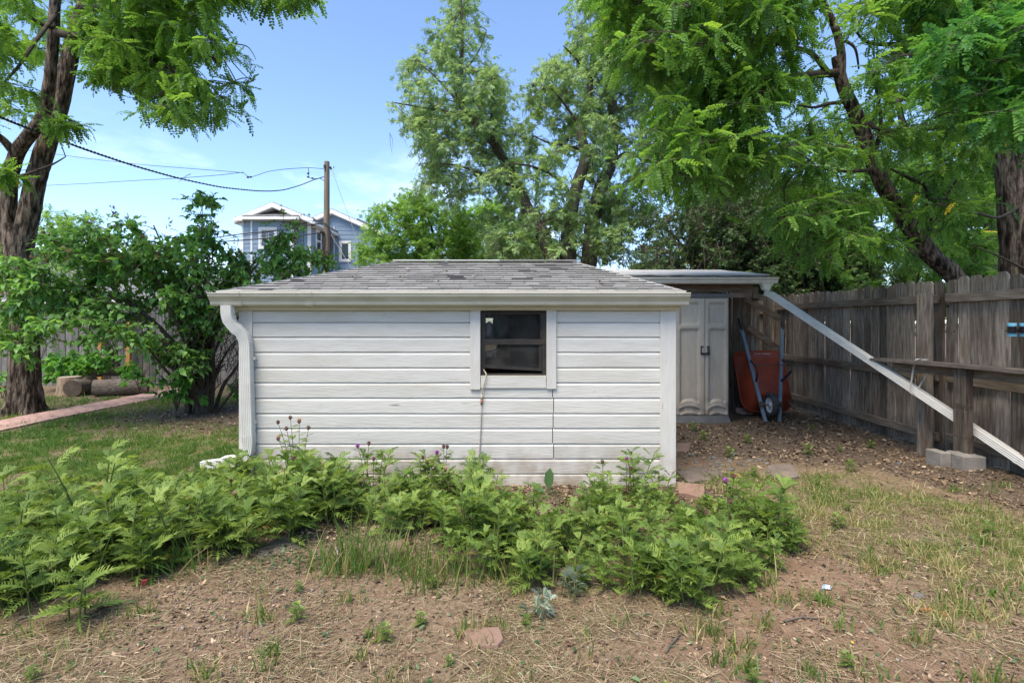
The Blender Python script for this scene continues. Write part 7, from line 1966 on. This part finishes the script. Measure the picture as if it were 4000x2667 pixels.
# ================================================================== weeds in front of the shed
R3 = np.random.default_rng(303)
KN = [t_knap(s, a, w) for s, a, w in ((0, .32, 1.0), (1, .45, .9), (2, .55, 1.05), (3, .25, .85), (4, .62, .95), (5, .40, 1.1), (6, .50, .8), (7, .36, 1.0))]
KNM = [tmesh('leaf', t, KNAP_LEAF) for t in KN]
KNS = [tmesh('leaf', KN[i], SILVER_LEAF) for i in (1, 4)]
def plant_proto(seed, stems, h, leaves, ls, lean=.45):
    """one weed: list of leaf placements and stem lines around the origin"""
    r = random.Random(seed); L = []; S = []
    for s in range(stems):
        a = 2 * math.pi * (s + r.random() * .6) / stems; hh = h * r.uniform(.65, 1.05); ln = lean * r.uniform(.2, 1.0)
        p0 = V3(math.cos(a) * .03, math.sin(a) * .03, -.02); p2 = V3(math.cos(a) * hh * ln, math.sin(a) * hh * ln, hh * (1 - .25 * ln)); p1 = p0.lerp(p2, .5) + V3(0, 0, hh * .12)
        pts = [(1 - t) ** 2 * p0 + 2 * t * (1 - t) * p1 + t * t * p2 for t in [i / 5 for i in range(6)]]
        S.append(pts)
        for k in range(leaves):
            t = .18 + .82 * (k + r.random() * .5) / leaves; t = min(t, 1); p = (1 - t) ** 2 * p0 + 2 * t * (1 - t) * p1 + t * t * p2
            la = a + k * 2.4 + r.uniform(-.4, .4); el = .25 + .75 * t * r.uniform(.6, 1.1)
            d = V3(math.cos(la) * math.cos(el), math.sin(la) * math.cos(el), math.sin(el)); size = ls * (1.05 - .45 * t) * r.uniform(.8, 1.2)
            up = V3(-d.x * d.z, -d.y * d.z, 1 - d.z * d.z) + V3(r.uniform(-.3, .3), r.uniform(-.3, .3), 0)
            x = d.cross(up).normalized(); z = x.cross(d)
            M = Matrix((x, d, z)).transposed().to_4x4() @ Matrix.Scale(size, 4); M.translation = p
            L.append((r.randrange(8), M))
    return L, S
PROTO = []
for i, (st, h, lv, ls) in enumerate(((4, .38, 9, .15), (4, .36, 9, .165), (5, .33, 8, .14), (3, .28, 8, .14), (3, .42, 11, .145), (5, .31, 8, .17))):
    L, S = plant_proto(i + 60, st, h, lv, ls)
    b = MB()
    for pts in S: b.tube(pts, [.0055, .005, .0045, .004, .003, .0022], 5, cap=False)
    PROTO.append((L, b.mesh('stem', STEMGREEN, True)))
def place_plant(x, y, scale, k, rz, label, group=None, mats=None, name='lobed_weed', z=None, tilt=(0, 0), cat='weed'):
    L, sm = PROTO[k]
    root = thing(name, (x, y, gz(x, y) if z is None else z), label, cat, group)
    root.rotation_euler = (tilt[0], tilt[1], rz); root.scale = (scale,) * 3
    for nm, me, M in [('stem', sm, None)] + [('leaf', (mats or KNM)[j % len(mats or KNM)], M) for j, M in L]:
        o = bpy.data.objects.new(nm, me); COL.objects.link(o); o.parent = root
        if M is not None: o.matrix_basis = M
    return root
def where(x, y, s, x0, x1, y0, y1, mid, what):
    """label and group of one of many alike plants: size, row and side"""
    size = 'low' if s < mid else 'tall'
    u, v = (x - x0) / (x1 - x0), (y - y0) / (y1 - y0)
    row = 'front row' if v < .33 else 'middle' if v < .66 else 'back row'
    col = 'left end' if u < .33 else 'centre part' if u < .66 else 'right end'
    lab = '%s lobed-leaf weed, %s of %s, %s' % (size, row, what, col)
    return lab, lab.replace('weed,', 'weeds,', 1)
def spots(n, f, x0, x1, y0, y1, mind):
    out = []; tries = 0
    while len(out) < n and tries < 20000:
        tries += 1
        x, y = R3.uniform(x0, x1), R3.uniform(y0, y1)
        if R3.random() > f(x, y): continue
        if all((x - a) ** 2 + (y - b_) ** 2 > mind ** 2 for a, b_ in out): out.append((x, y))
    return out
def inside(poly): return lambda x, y: 1.0 if in_poly([x], [y], poly)[0] else 0.0
LEFT = [(-3.05, 2.62), (-2.45, 2.40), (-1.98, 2.78), (-1.62, 2.98), (-1.28, 3.12), (-1.15, 3.5), (-1.3, 4.1), (-2.35, 4.15), (-2.9, 3.9), (-3.3, 3.2)]
MIDP = [(-1.15, 3.25), (.0, 3.05), (.2, 3.8), (-.3, 4.2), (-1.25, 4.15)]
RIGHT = [(-.45, 2.95), (-.2, 2.72), (.15, 2.70), (.75, 2.50), (1.15, 2.66), (1.62, 3.05), (1.95, 3.45), (1.72, 3.75), (1.25, 4.12), (.75, 4.1), (.5, 3.5), (-.2, 3.25), (-.5, 3.2)]
for x, y in spots(92, inside(LEFT), -3.4, -1.0, 2.3, 4.3, .14):
    s = R3.choice([R3.uniform(.6, .85), R3.uniform(.85, 1.12)]) * (1.0 if y < 3.9 else .85)
    place_plant(x, y, s, int(R3.integers(0, 6)), R3.uniform(0, 6.28), *where(x, y, s, -3.2, -1.2, 2.45, 4.1, .85, 'the left weed mass'), tilt=(R3.normal(0, .08), R3.normal(0, .08)))
for x, y in spots(28, inside(MIDP), -1.4, .4, 3.0, 4.3, .14):
    s = R3.uniform(.5, .95)
    place_plant(x, y, s, int(R3.integers(0, 6)), R3.uniform(0, 6.28), *where(x, y, s, -1.2, .2, 3.05, 4.15, .72, 'the thin weeds under the window'), tilt=(R3.normal(0, .1), R3.normal(0, .1)))
for x, y in spots(80, inside(RIGHT), -.4, 2.1, 2.4, 4.2, .14):
    s = R3.choice([R3.uniform(.4, .6), R3.uniform(.65, 1.0)]) * (1.0 if y < 3.7 else .8)
    place_plant(x, y, s, int(R3.integers(0, 6)), R3.uniform(0, 6.28), *where(x, y, s, -.4, 1.9, 2.6, 4.1, .6, 'the right weed clump'), tilt=(R3.normal(0, .09), R3.normal(0, .09)))
# single plants that stand out
for (px, py, s, k, lab) in ((380, 2120, 1.45, 4, 'tallest lobed weed rising at the back left of the weed mass'), (1230, 2010, 1.25, 1, 'lobed weed spreading against the siding right of the downspout elbow'), (2480, 1935, .95, 4, 'tall lobed weed against the siding near its right corner'), (300, 2430, 1.0, 3, 'weed at the front left edge with pale broad lobes'),
                            (540, 2270, .9, 3, 'small lone weed at the front edge of the left mass above the red tag'), (1160, 2430, .32, 3, 'small seedling weed in straw below the grey slab'), (1500, 2490, .3, 3, 'seedling weed near the bottom left of the lone flagstone'), (2690, 2350, .8, 2, 'weed at the front right corner of the right clump'), (3010, 2110, 1.05, 1, 'outermost right weed reaching over the dirt path')):
    x, y = gp(px, py); place_plant(x, y, s, k, R3.uniform(0, 6.28), lab)
for i, (px, py, s, rz) in enumerate(((2080, 2395, .55, 1.0), (2240, 2330, .6, 2.4), (1125, 2090, .75, 4.0), (2590, 2190, .6, .4))):
    x, y = gp(px, py); place_plant(x, y, s, 3, rz, ['silvery weed turned over in the straw above the lone flagstone', 'silver-backed weed at the front edge of the right clump', 'weed with a pale silver underside at the right end of the left mass', 'silvery weed leaning out of the right clump to the dirt'][i], mats=KNS, name='silvery_weed', tilt=(.5, .3))
for x, y in spots(18, lambda x, y: .9 if not (in_poly([x], [y], LEFT)[0] or in_poly([x], [y], RIGHT)[0]) else 0, -2.0, 2.2, 1.85, 3.1, .2):
    place_plant(x, y, R3.uniform(.12, .24), 3, R3.uniform(0, 6.28), 'tiny lobed seedling in the dry straw of the foreground', 'tiny seedlings in the foreground straw', name='seedling')
for x, y in spots(20, lambda x, y: 1, 1.6, 4.1, 3.3, 6.8, .35):
    place_plant(x, y, R3.uniform(.22, .42), 3, R3.uniform(0, 6.28), 'small green weed sprouting among the dead leaves before the right fence', 'small weeds in the dead leaves at right', name='seedling')
# dock leaf
dk = thing('dock_plant', (*gp(2140, 1935), 0), 'upright dark paddle-shaped dock leaves against the lowest siding', 'weed')
b = MB(); bx, by = gp(2140, 1935)
DOCK = tmesh('leaf', ([(0, 0, 0), (.05, .25, .0), (.17, .5, .04), (.16, .8, .03), (0, 1, -.05), (-.16, .8, .03), (-.17, .5, .04), (-.05, .25, 0), (0, .3, -.02), (0, .65, -.03)], [(0, 1, 8), (1, 2, 9, 8), (2, 3, 9), (3, 4, 9), (4, 5, 9), (5, 6, 9), (6, 7, 8, 9), (7, 0, 8)]), SHRUB_LEAF, .3)
for d, up, s in ((V3(.08, .0, 1), V3(-.3, -1, 0), .22), (V3(-.5, .2, .35), V3(0, -.5, 1), .13), (V3(.4, -.3, .3), V3(0, .3, 1), .12)):
    d.normalize(); x = d.cross(up).normalized(); z = x.cross(d); M = Matrix((x, d, z)).transposed().to_4x4() @ Matrix.Scale(s, 4); M.translation = Vector((bx, by, .0))
    o = bpy.data.objects.new('leaf', DOCK); COL.objects.link(o); o.parent = dk; o.matrix_parent_inverse = parent_inv(dk); o.matrix_basis = M

# flower stems
def blob(name, r, mat, sq=1.0, rough_=.25, seed=0):
    bm = bmesh.new(); bmesh.ops.create_icosphere(bm, subdivisions=2, radius=1)
    for v in bm.verts:
        k = 1 + rough_ * mnoise.noise(v.co * 4 + V3(seed, 0, 0)); v.co = V3(v.co.x * r * k, v.co.y * r * k, v.co.z * r * sq * k)
    me = bpy.data.meshes.new(name); bm.to_mesh(me); bm.free(); me.materials.append(mat); return me
BUDM = blob('bud', .013, BUD, 1.1); 
def pompom(name, mat, r, n, upb, seed):
    rg = np.random.default_rng(seed); d = norm(rg.normal(0, 1, (n, 3)) + np.array([0, 0, upb]))
    return sticks(name, d * .004, d * r * rg.uniform(.8, 1.1, (n, 1)), .0022, .0014, mat)
PETM = pompom('petals', PETAL, .022, 46, .9, 1); SPM = pompom('spent_head', SPENT, .022, 46, .5, 2)
def flower(px, py, Y, bx_, kind, label, group=None):
    top = at(px, py, Y); X0 = bx_; base_ = V3(X0, Y + .02, gz(X0, Y)); root = thing('cornflower', base_, label, 'flower', group)
    m_ = base_.lerp(top, .55) + V3((base_.x - top.x) * .15, 0, .03)
    b = MB(); s_, r_ = limb([base_, m_, top], .0036, .0018, sub=5); b.tube(s_, r_, 5, cap=False); b.build('stem', STEMBROWN if kind == 'bud' else STEMGREEN, root, smooth=True)
    def put(nm, me, M):
        o = bpy.data.objects.new(nm, me); COL.objects.link(o); o.parent = root; o.matrix_parent_inverse = parent_inv(root); o.matrix_basis = M; return o
    T = Matrix.Translation(top)
    if kind == 'purple': put('bud', BUDM, T); put('petals', PETM, T @ Matrix.Translation((0, 0, .006)))
    elif kind == 'spent': put('spent_head', SPM, T); put('bud', BUDM, T @ Matrix.Translation((0, 0, -.010)))
    else: put('bud', BUDM, T @ Matrix.Scale(1.0, 4)); put('dry_petals', PETM_D, T @ Matrix.Translation((0, 0, .004)))
    for t in (.45, .6, .75, .88):
        i = int(t * (len(s_) - 1)); a = R3.uniform(0, 6.28); d = V3(math.cos(a), math.sin(a) * .5, .5).normalized(); x = d.cross(V3(0, 0, 1)).normalized(); z = x.cross(d)
        M = Matrix((x, d, z)).transposed().to_4x4() @ Matrix.Scale(.10 * (1.2 - t * .7), 4); M.translation = s_[i]; put('leaf', KNM[int(R3.integers(0, 8))], M)
PETM_D = pompom('dry_petals', BUD, .018, 26, 1.4, 3)
FL = [(1134, 1632, 4.12, 1150, 'bud', 'tallest dry brown flower head before the siding, topmost of the left bunch'), (1169, 1642, 4.1, 1165, 'spent', 'tan spent flower head just right of the tallest one in the left bunch'), (1086, 1650, 4.1, 1140, 'bud', 'dark red bud at the left of the tall flower bunch'), (1119, 1675, 4.05, 1150, 'bud', 'lower dark bud in the middle of the tall flower bunch'),
      (1205, 1672, 4.05, 1175, 'bud', 'dark purple bud at the right of the tall flower bunch'), (1087, 1708, 4.0, 1130, 'spent', 'small tan head lowest at the left of the tall flower bunch'), (1397, 1744, 4.15, 1425, 'purple', 'purple thistle-like flower left of the window, open bloom'), (1441, 1733, 4.15, 1430, 'bud', 'dry brown stalk beside the left purple flower'), (1460, 1793, 4.05, 1455, 'bud', 'short brown flower head below the left purple flower'),
      (1707, 1770, 4.15, 1735, 'purple', 'purple flower below the left window casing, second bloom from the left'), (1733, 1745, 4.15, 1735, 'bud', 'dark bud above the purple flower left of the hanging cord'), (1747, 1746, 4.17, 1738, 'bud', 'twin dark bud at the right above the purple flower by the cord'), (1652, 1787, 4.1, 1665, 'bud', 'small brown bud left of the second purple flower'), (1670, 1800, 4.05, 1672, 'spent', 'tan fluffy spent head left of the second purple flower'), (1740, 1830, 4.0, 1735, 'spent', 'tan spent head under the second purple flower'),
      (2353, 1805, 4.15, 2358, 'bud', 'single dark bud on the right half of the siding'), (2375, 1850, 4.1, 2370, 'bud', 'reddish bud just below the single dark bud on the right'), (2448, 1797, 4.1, 2450, 'purple', 'violet flower at the top of the tall weed by the right corner'), (2464, 1831, 4.05, 2455, 'bud', 'dark bud in the leaves of the tall weed by the right corner'), (2359, 1895, 3.95, 2365, 'spent', 'tan spent head low before the right half of the siding'),
      (2835, 1880, 3.35, 2850, 'purple', 'faded violet head at the top of the right clump'), (2865, 1862, 3.35, 2860, 'bud', 'dark bud at the very top of the right clump'), (2852, 1958, 3.2, 2855, 'bud', 'pinkish bud inside the right clump'), (918, 1928, 3.4, 915, 'spent', 'large cream spent flower in the left weed mass'), (935, 1965, 3.3, 930, 'spent', 'small tan spent head below the large cream one in the left mass'), (902, 1873, 3.55, 900, 'bud', 'dark red bud above the cream spent flower in the left mass'),
      (1197, 1834, 3.7, 1195, 'bud', 'dark red bud at the right end of the left weed mass'), (1145, 1793, 3.9, 1145, 'bud', 'dark bud half way down below the tall flower bunch'), (1412, 1880, 3.8, 1410, 'spent', 'tan spent head low between the left mass and the window'), (1500, 1978, 3.4, 1495, 'spent', 'pinkish fluffy spent head above the grass tuft'), (1975, 2005, 3.2, 1975, 'spent', 'pale fluffy spent head in front of the bare mulch'), (1938, 1968, 3.3, 1940, 'bud', 'dark bud left of the pale fluffy head before the bare mulch')]
for px, py, Y, bpx, kind, lab in FL:
    flower(px, py, Y, (bpx - 2000) / FPX * Y, kind, lab)

# ================================================================== grasses
def blades(name, x, y, L, w, lean, mat, tint, lie=0.0, rng=R3, z=None):
    """bent three-face blades rooted at x, y; lie = 0 upright .. 1 flat"""
    n = len(x); a = rng.uniform(0, 2 * math.pi, n); z0 = ground_z(x, y) - .004 if z is None else z
    el = (1 - lie) * (math.pi / 2) - np.abs(rng.normal(0, lean, n)) if np.isscalar(lie) else (1 - lie) * (math.pi / 2) - np.abs(rng.normal(0, lean, n))
    el = np.clip(el, .03, 1.55)
    d = np.stack([np.cos(a) * np.cos(el), np.sin(a) * np.cos(el), np.sin(el)], 1)
    s = norm(np.cross(d, np.stack([rng.normal(0, .4, n), rng.normal(0, .4, n), np.ones(n)], 1)))
    p0 = np.stack([x, y, z0], 1); bend = np.stack([np.cos(a), np.sin(a), -np.ones(n) * .9], 1) * (L * .16 * rng.uniform(.2, 1.6, n))[:, None]
    p1 = p0 + d * (L * .5)[:, None] + bend * .18; p2 = p0 + d * L[:, None] + bend
    p2[:, 2] = np.maximum(p2[:, 2], z0 + .004); hw = (w / 2)[:, None]
    co = np.stack([p0 - s * hw, p0 + s * hw, p1 + s * hw * .85, p1 - s * hw * .85, p2], 1)
    lo = np.array([0, 1, 2, 3, 3, 2, 4]); loops = (lo[None] + (np.arange(n) * 5)[:, None]).ravel()
    st = (np.array([0, 4])[None] + (np.arange(n) * 7)[:, None]).ravel()
    return raw_mesh(name, co.reshape(-1, 3), loops, st, mat, np.repeat(tint, 2))
def scatter(n, x0, x1, y0, y1, prob, rng=R3, pw=1.0):
    """n points, denser near y0, accepted by prob(x, y)"""
    X = []; Yv = []; c = 0
    while c < n:
        m = 60000; u = rng.random(m); y = y0 * (y1 / y0) ** u if pw else rng.uniform(y0, y1, m)
        hw0 = np.minimum(y * 1.06 + .2, 9); x = rng.uniform(-1, 1, m) * hw0
        k = (x > x0) & (x < x1) & (rng.random(m) < prob(x, y)); X.append(x[k]); Yv.append(y[k]); c += k.sum()
    return np.concatenate(X)[:n], np.concatenate(Yv)[:n]
def free(x, y):
    """no litter inside the shed, the cabinet, or on the brick path"""
    return ~((x > XL - .03) & (x < XR + .03) & (y > YW - .03) & (y < YB + .05)) & ~((x > 2.1) & (x < 3.1) & (y > 7.05) & (y < 7.9)) & ~((x < -6.35) & (x > -7.15) & (y > 5.2) & (vnoise(x * 5, y * 5, 3) > .12))
pg = lambda x, y: zones(x, y)[0] * free(x, y) * (1 - .62 * sstep(.5, 1.5, x)) * sstep(.32, .55, fbm(x * 7, y * 7, 51))
x, y = scatter(74000, -9, 4.3, 1.9, 9.5, pg)
L = R3.gamma(4, .011, len(x)) + .012; dry = fbm(x * 1.1, y * 1.1, 63); isr = sstep(.5, 1.5, x)
t_ = np.clip(R3.beta(1.6, 1.9, len(x)) * .75 + (dry - .45) * .9 + isr * .5, 0, .999)
o = obj('lawn_grass', blades('lawn_grass', x, y, L, R3.uniform(.0028, .005, len(x)) * (.7 + .12 * y), .55, GRASSM, t_)); tag(o, 'short patchy green and yellowing grass of the yard', 'grass', None, 'stuff')
ps = lambda x, y: np.clip(1 - zones(x, y)[1] * .9 - zones(x, y)[2] * .85, .04, 1) * free(x, y) * (.12 + .88 * sstep(.42, .62, fbm(x * 3.2, y * 3.2, 71)))
x, y = scatter(46000, -4.5, 4.2, 1.75, 5.2, ps)
L = R3.gamma(3, .018, len(x)) + .012
o = obj('dry_straw', blades('dry_straw', x, y, L, R3.uniform(.0016, .0034, len(x)), .12, DRYGRASS, R3.random(len(x)), lie=np.clip(R3.normal(.93, .10, len(x)), .3, 1), z=ground_z(x, y) + R3.uniform(0, .010, len(x)))); tag(o, 'dry straw and cut grass lying over the bare ground', 'straw', None, 'stuff')
# dead leaves and chips
def chips(name, x, y, size, mat, tint, rng=R3, lift=.012, asp=(.35, .8)):
    n = len(x); d = np.stack([rng.normal(0, 1, n), rng.normal(0, 1, n), rng.normal(0, .22, n)], 1); up = np.stack([rng.normal(0, .35, n), rng.normal(0, .35, n), np.ones(n)], 1)
    R_ = frames(d, up, size); R_[:, :, 0] *= rng.uniform(asp[0], asp[1], n)[:, None]; R_[:, :, 2] *= rng.uniform(-1.2, 1.4, n)[:, None]
    pos = np.stack([x, y, ground_z(x, y) + rng.uniform(.001, lift, n)], 1)
    return bake(name, ([(0, -.5, 0), (.5, -.1, .22), (.32, .4, .12), (0, .55, -.08), (-.4, .3, .15), (-.5, -.15, .2), (0, 0, -.05)], [(0, 1, 6), (1, 2, 6), (2, 3, 6), (3, 4, 6), (4, 5, 6), (5, 0, 6)]), R_, pos, tint, mat)
pm = lambda x, y: np.clip(zones(x, y)[1] * 1.0 + .035, 0, 1) * free(x, y) * (.3 + .7 * sstep(.35, .55, fbm(x * 4, y * 4, 81)))
x, y = scatter(24000, -7, 4.6, 2.4, 9.2, pm)
o = obj('dead_leaves', chips('dead_leaves', x, y, (R3.gamma(4, .0045, len(x)) + .004) * np.clip(.45 + .14 * y, .6, 1.3), CHIPM, R3.beta(1.8, 1.7, len(x)))); tag(o, 'brown dead leaves and bark chips lying by the fence, lilac and bed', 'leaf litter', None, 'stuff')
pc = lambda x, y: (.25 + .75 * sstep(.4, .6, fbm(x * 6, y * 6, 91))) * free(x, y)
x, y = scatter(26000, -3.5, 4.0, 1.75, 4.6, pc)
o = obj('wood_chips', chips('wood_chips', x, y, R3.gamma(3, .0036, len(x)) + .003, CHIPM, R3.beta(1.6, 1.3, len(x)), lift=.006, asp=(.2, .7))); tag(o, 'fine wood chips and crumbs scattered over the foreground dirt', 'wood chips', None, 'stuff')
OCT = ([(1, 0, 0), (0, 1, 0), (-1, 0, 0), (0, -1, 0), (0, 0, .7), (0, 0, -.7)], [(0, 1, 4), (1, 2, 4), (2, 3, 4), (3, 0, 4), (1, 0, 5), (2, 1, 5), (3, 2, 5), (0, 3, 5)])
pp_ = lambda x, y: np.clip(np.exp(-(((x + 1.15) / .5) ** 2 + ((y - 2.55) / .4) ** 2)) + zones(x, y)[2] * .35 + np.exp(-(((x - 1.85) / .4) ** 2 + ((y - 5.0) / .35) ** 2)) * .8, 0, 1) * free(x, y)
x, y = scatter(7000, -3, 3.5, 1.75, 5.6, pp_)
n = len(x); s = R3.gamma(2.2, .0013, n) + .001
o = obj('gravel', bake('gravel', OCT, frames(R3.normal(0, 1, (n, 3)), R3.normal(0, .3, (n, 3)) + np.array([0, 0, 1.0]), s), np.stack([x, y, ground_z(x, y) + s * .3], 1), R3.random(n), PEBM)); tag(o, 'fine gravel and crumbs in the bare dirt', 'gravel', None, 'stuff')
# wilted clippings
pw_ = lambda x, y: np.clip(np.exp(-(((x + 1.35) / .35) ** 2 + ((y - 2.95) / .14) ** 2)) * 1.0 + .03, 0, 1) * free(x, y)
x, y = scatter(2600, -3, 3.2, 1.8, 4.2, pw_)
o = obj('cut_leaf_clippings', chips('cut_leaf_clippings', x, y, R3.gamma(4, .0036, len(x)) + .004, GREENBIT, R3.random(len(x)), lift=.02, asp=(.25, .6))); tag(o, 'wilted green leaf clippings strewn in front of the left weeds', 'clippings', None, 'stuff')
# long grass tufts
def tuft(px, py, w, n, Lm, label, dry=.25, name='grass_tuft', cat='grass tuft', group=None):
    cx_0, cy_0 = gp(px, py); x = R3.normal(cx_0, w, n); y = R3.normal(cy_0, w * .6, n); L = R3.gamma(9, Lm / 9, n)
    t_ = np.where(R3.random(n) < dry, R3.uniform(.75, .999, n), R3.uniform(.1, .6, n))
    me = blades(name, x - cx_0, y - cy_0, L, R3.uniform(.004, .0075, n), .38, GRASSM, t_, z=ground_z(x, y) - gz(cx_0, cy_0) - .005)
    return tag(obj(name, me, None, Matrix.Translation((cx_0, cy_0, gz(cx_0, cy_0)))), label, cat, group)
tuft(1440, 2225, .11, 190, .24, 'largest tuft of tall green grass at the front of the bed, by the bent stick', .2)
tuft(1330, 2250, .10, 130, .18, 'grass tuft just left of the bent grey stick', .35)
tuft(1720, 2270, .13, 150, .19, 'arching grass tuft at bottom centre of the weeds', .3)
tuft(1610, 2215, .09, 90, .16, 'thin grass between the two tall tufts', .3)
tuft(1980, 2250, .13, 120, .17, 'loose long grass before the red sandstone slab', .3)
tuft(2250, 2240, .12, 90, .16, 'grass mixed into the left front of the right clump', .3)
tuft(60, 2330, .14, 150, .22, 'long dark grass at the far left edge of the weeds', .1)
tuft(700, 2240, .10, 70, .22, 'grass blades sticking out of the left weed mass', .2)
tuft(1960, 2010, .10, 50, .18, 'thin tall grass in front of the bare mulch', .2)
tuft(2240, 1990, .10, 50, .16, 'thin grass by the dock leaf', .2)
tuft(2900, 2230, .08, 45, .13, 'small tuft at the right foot of the right clump', .5)
for i in range(58):
    px, py = R3.uniform(0, 3990), R3.uniform(2330, 2667)
    if in_poly([gp(px, py)[0]], [gp(px, py)[1]], RIGHT)[0]: continue
    tuft(px, py, R3.uniform(.02, .05), int(R3.integers(12, 34)), R3.uniform(.05, .09), 'wispy grass tuft in the foreground straw, ' + ('far left' if px < 900 else 'left of the lone flagstone' if px < 1750 else 'right of the lone flagstone' if px < 2800 else 'far right'), .5, group='wispy tufts ' + ('far left' if px < 900 else 'left of the flagstone' if px < 1750 else 'right of the flagstone' if px < 2800 else 'far right'))
for i in range(26):
    px, py = R3.uniform(2950, 3990), R3.uniform(1900, 2420)
    tuft(px, py, R3.uniform(.03, .07), int(R3.integers(24, 60)), R3.uniform(.045, .075), 'green grass tuft in the thin lawn at right, ' + ('near the dirt path' if px < 3350 else 'towards the fence'), .35, group='green tufts in the right lawn ' + ('near the path' if px < 3350 else 'towards the fence'))
# dead leaves lying about that one can pick out
LEAF1 = [tmesh('fallen_leaf', t_oval(.6, .12, .1), CHIPM, v) for v in (.8, .93)]
YL = surf('yellow_fallen_leaf', [(.3, (.52, .33, .03)), (.7, (.62, .44, .07))], scale=20, rough=.6)
LEAFY = tmesh('fallen_leaf', t_oval(.6, .12, .1), YL)
for px, py in ((2840, 2330), (3330, 2505), (2875, 2560), (3400, 1835), (3820, 2080)):
    x, y = gp(px, py); M = Matrix.Translation((x, y, gz(x, y) + .008)) @ Matrix.Rotation(R3.uniform(0, 6.28), 4, 'Z') @ Matrix.Scale(.02, 4)
    tag(obj('fallen_leaf', LEAFY, None, M), 'small yellow fallen leaf on the ground', 'leaf', 'yellow leaves fallen on the ground')
for u, v in ((.18, .35), (.26, .62), (.33, .3), (.42, .5), (.45, .2), (.52, .38), (.66, .25), (.70, .5), (.60, .7), (.85, .2)):
    p = E0.lerp(E1, u).lerp(RL.lerp(RR, u), v) + V3(0, 0, .022)
    M = Matrix.Translation(p) @ Matrix.Rotation(R3.uniform(0, 6.28), 4, 'Z') @ Matrix.Rotation(.3, 4, 'X') @ Matrix.Scale(R3.uniform(.035, .06), 4)
    tag(obj('fallen_leaf', LEAF1[int(R3.integers(0, 2))], None, M), 'dry brown leaf lying on the shed roof shingles', 'leaf', 'dry leaves on the shed roof')
bpy.context.view_layer.update()
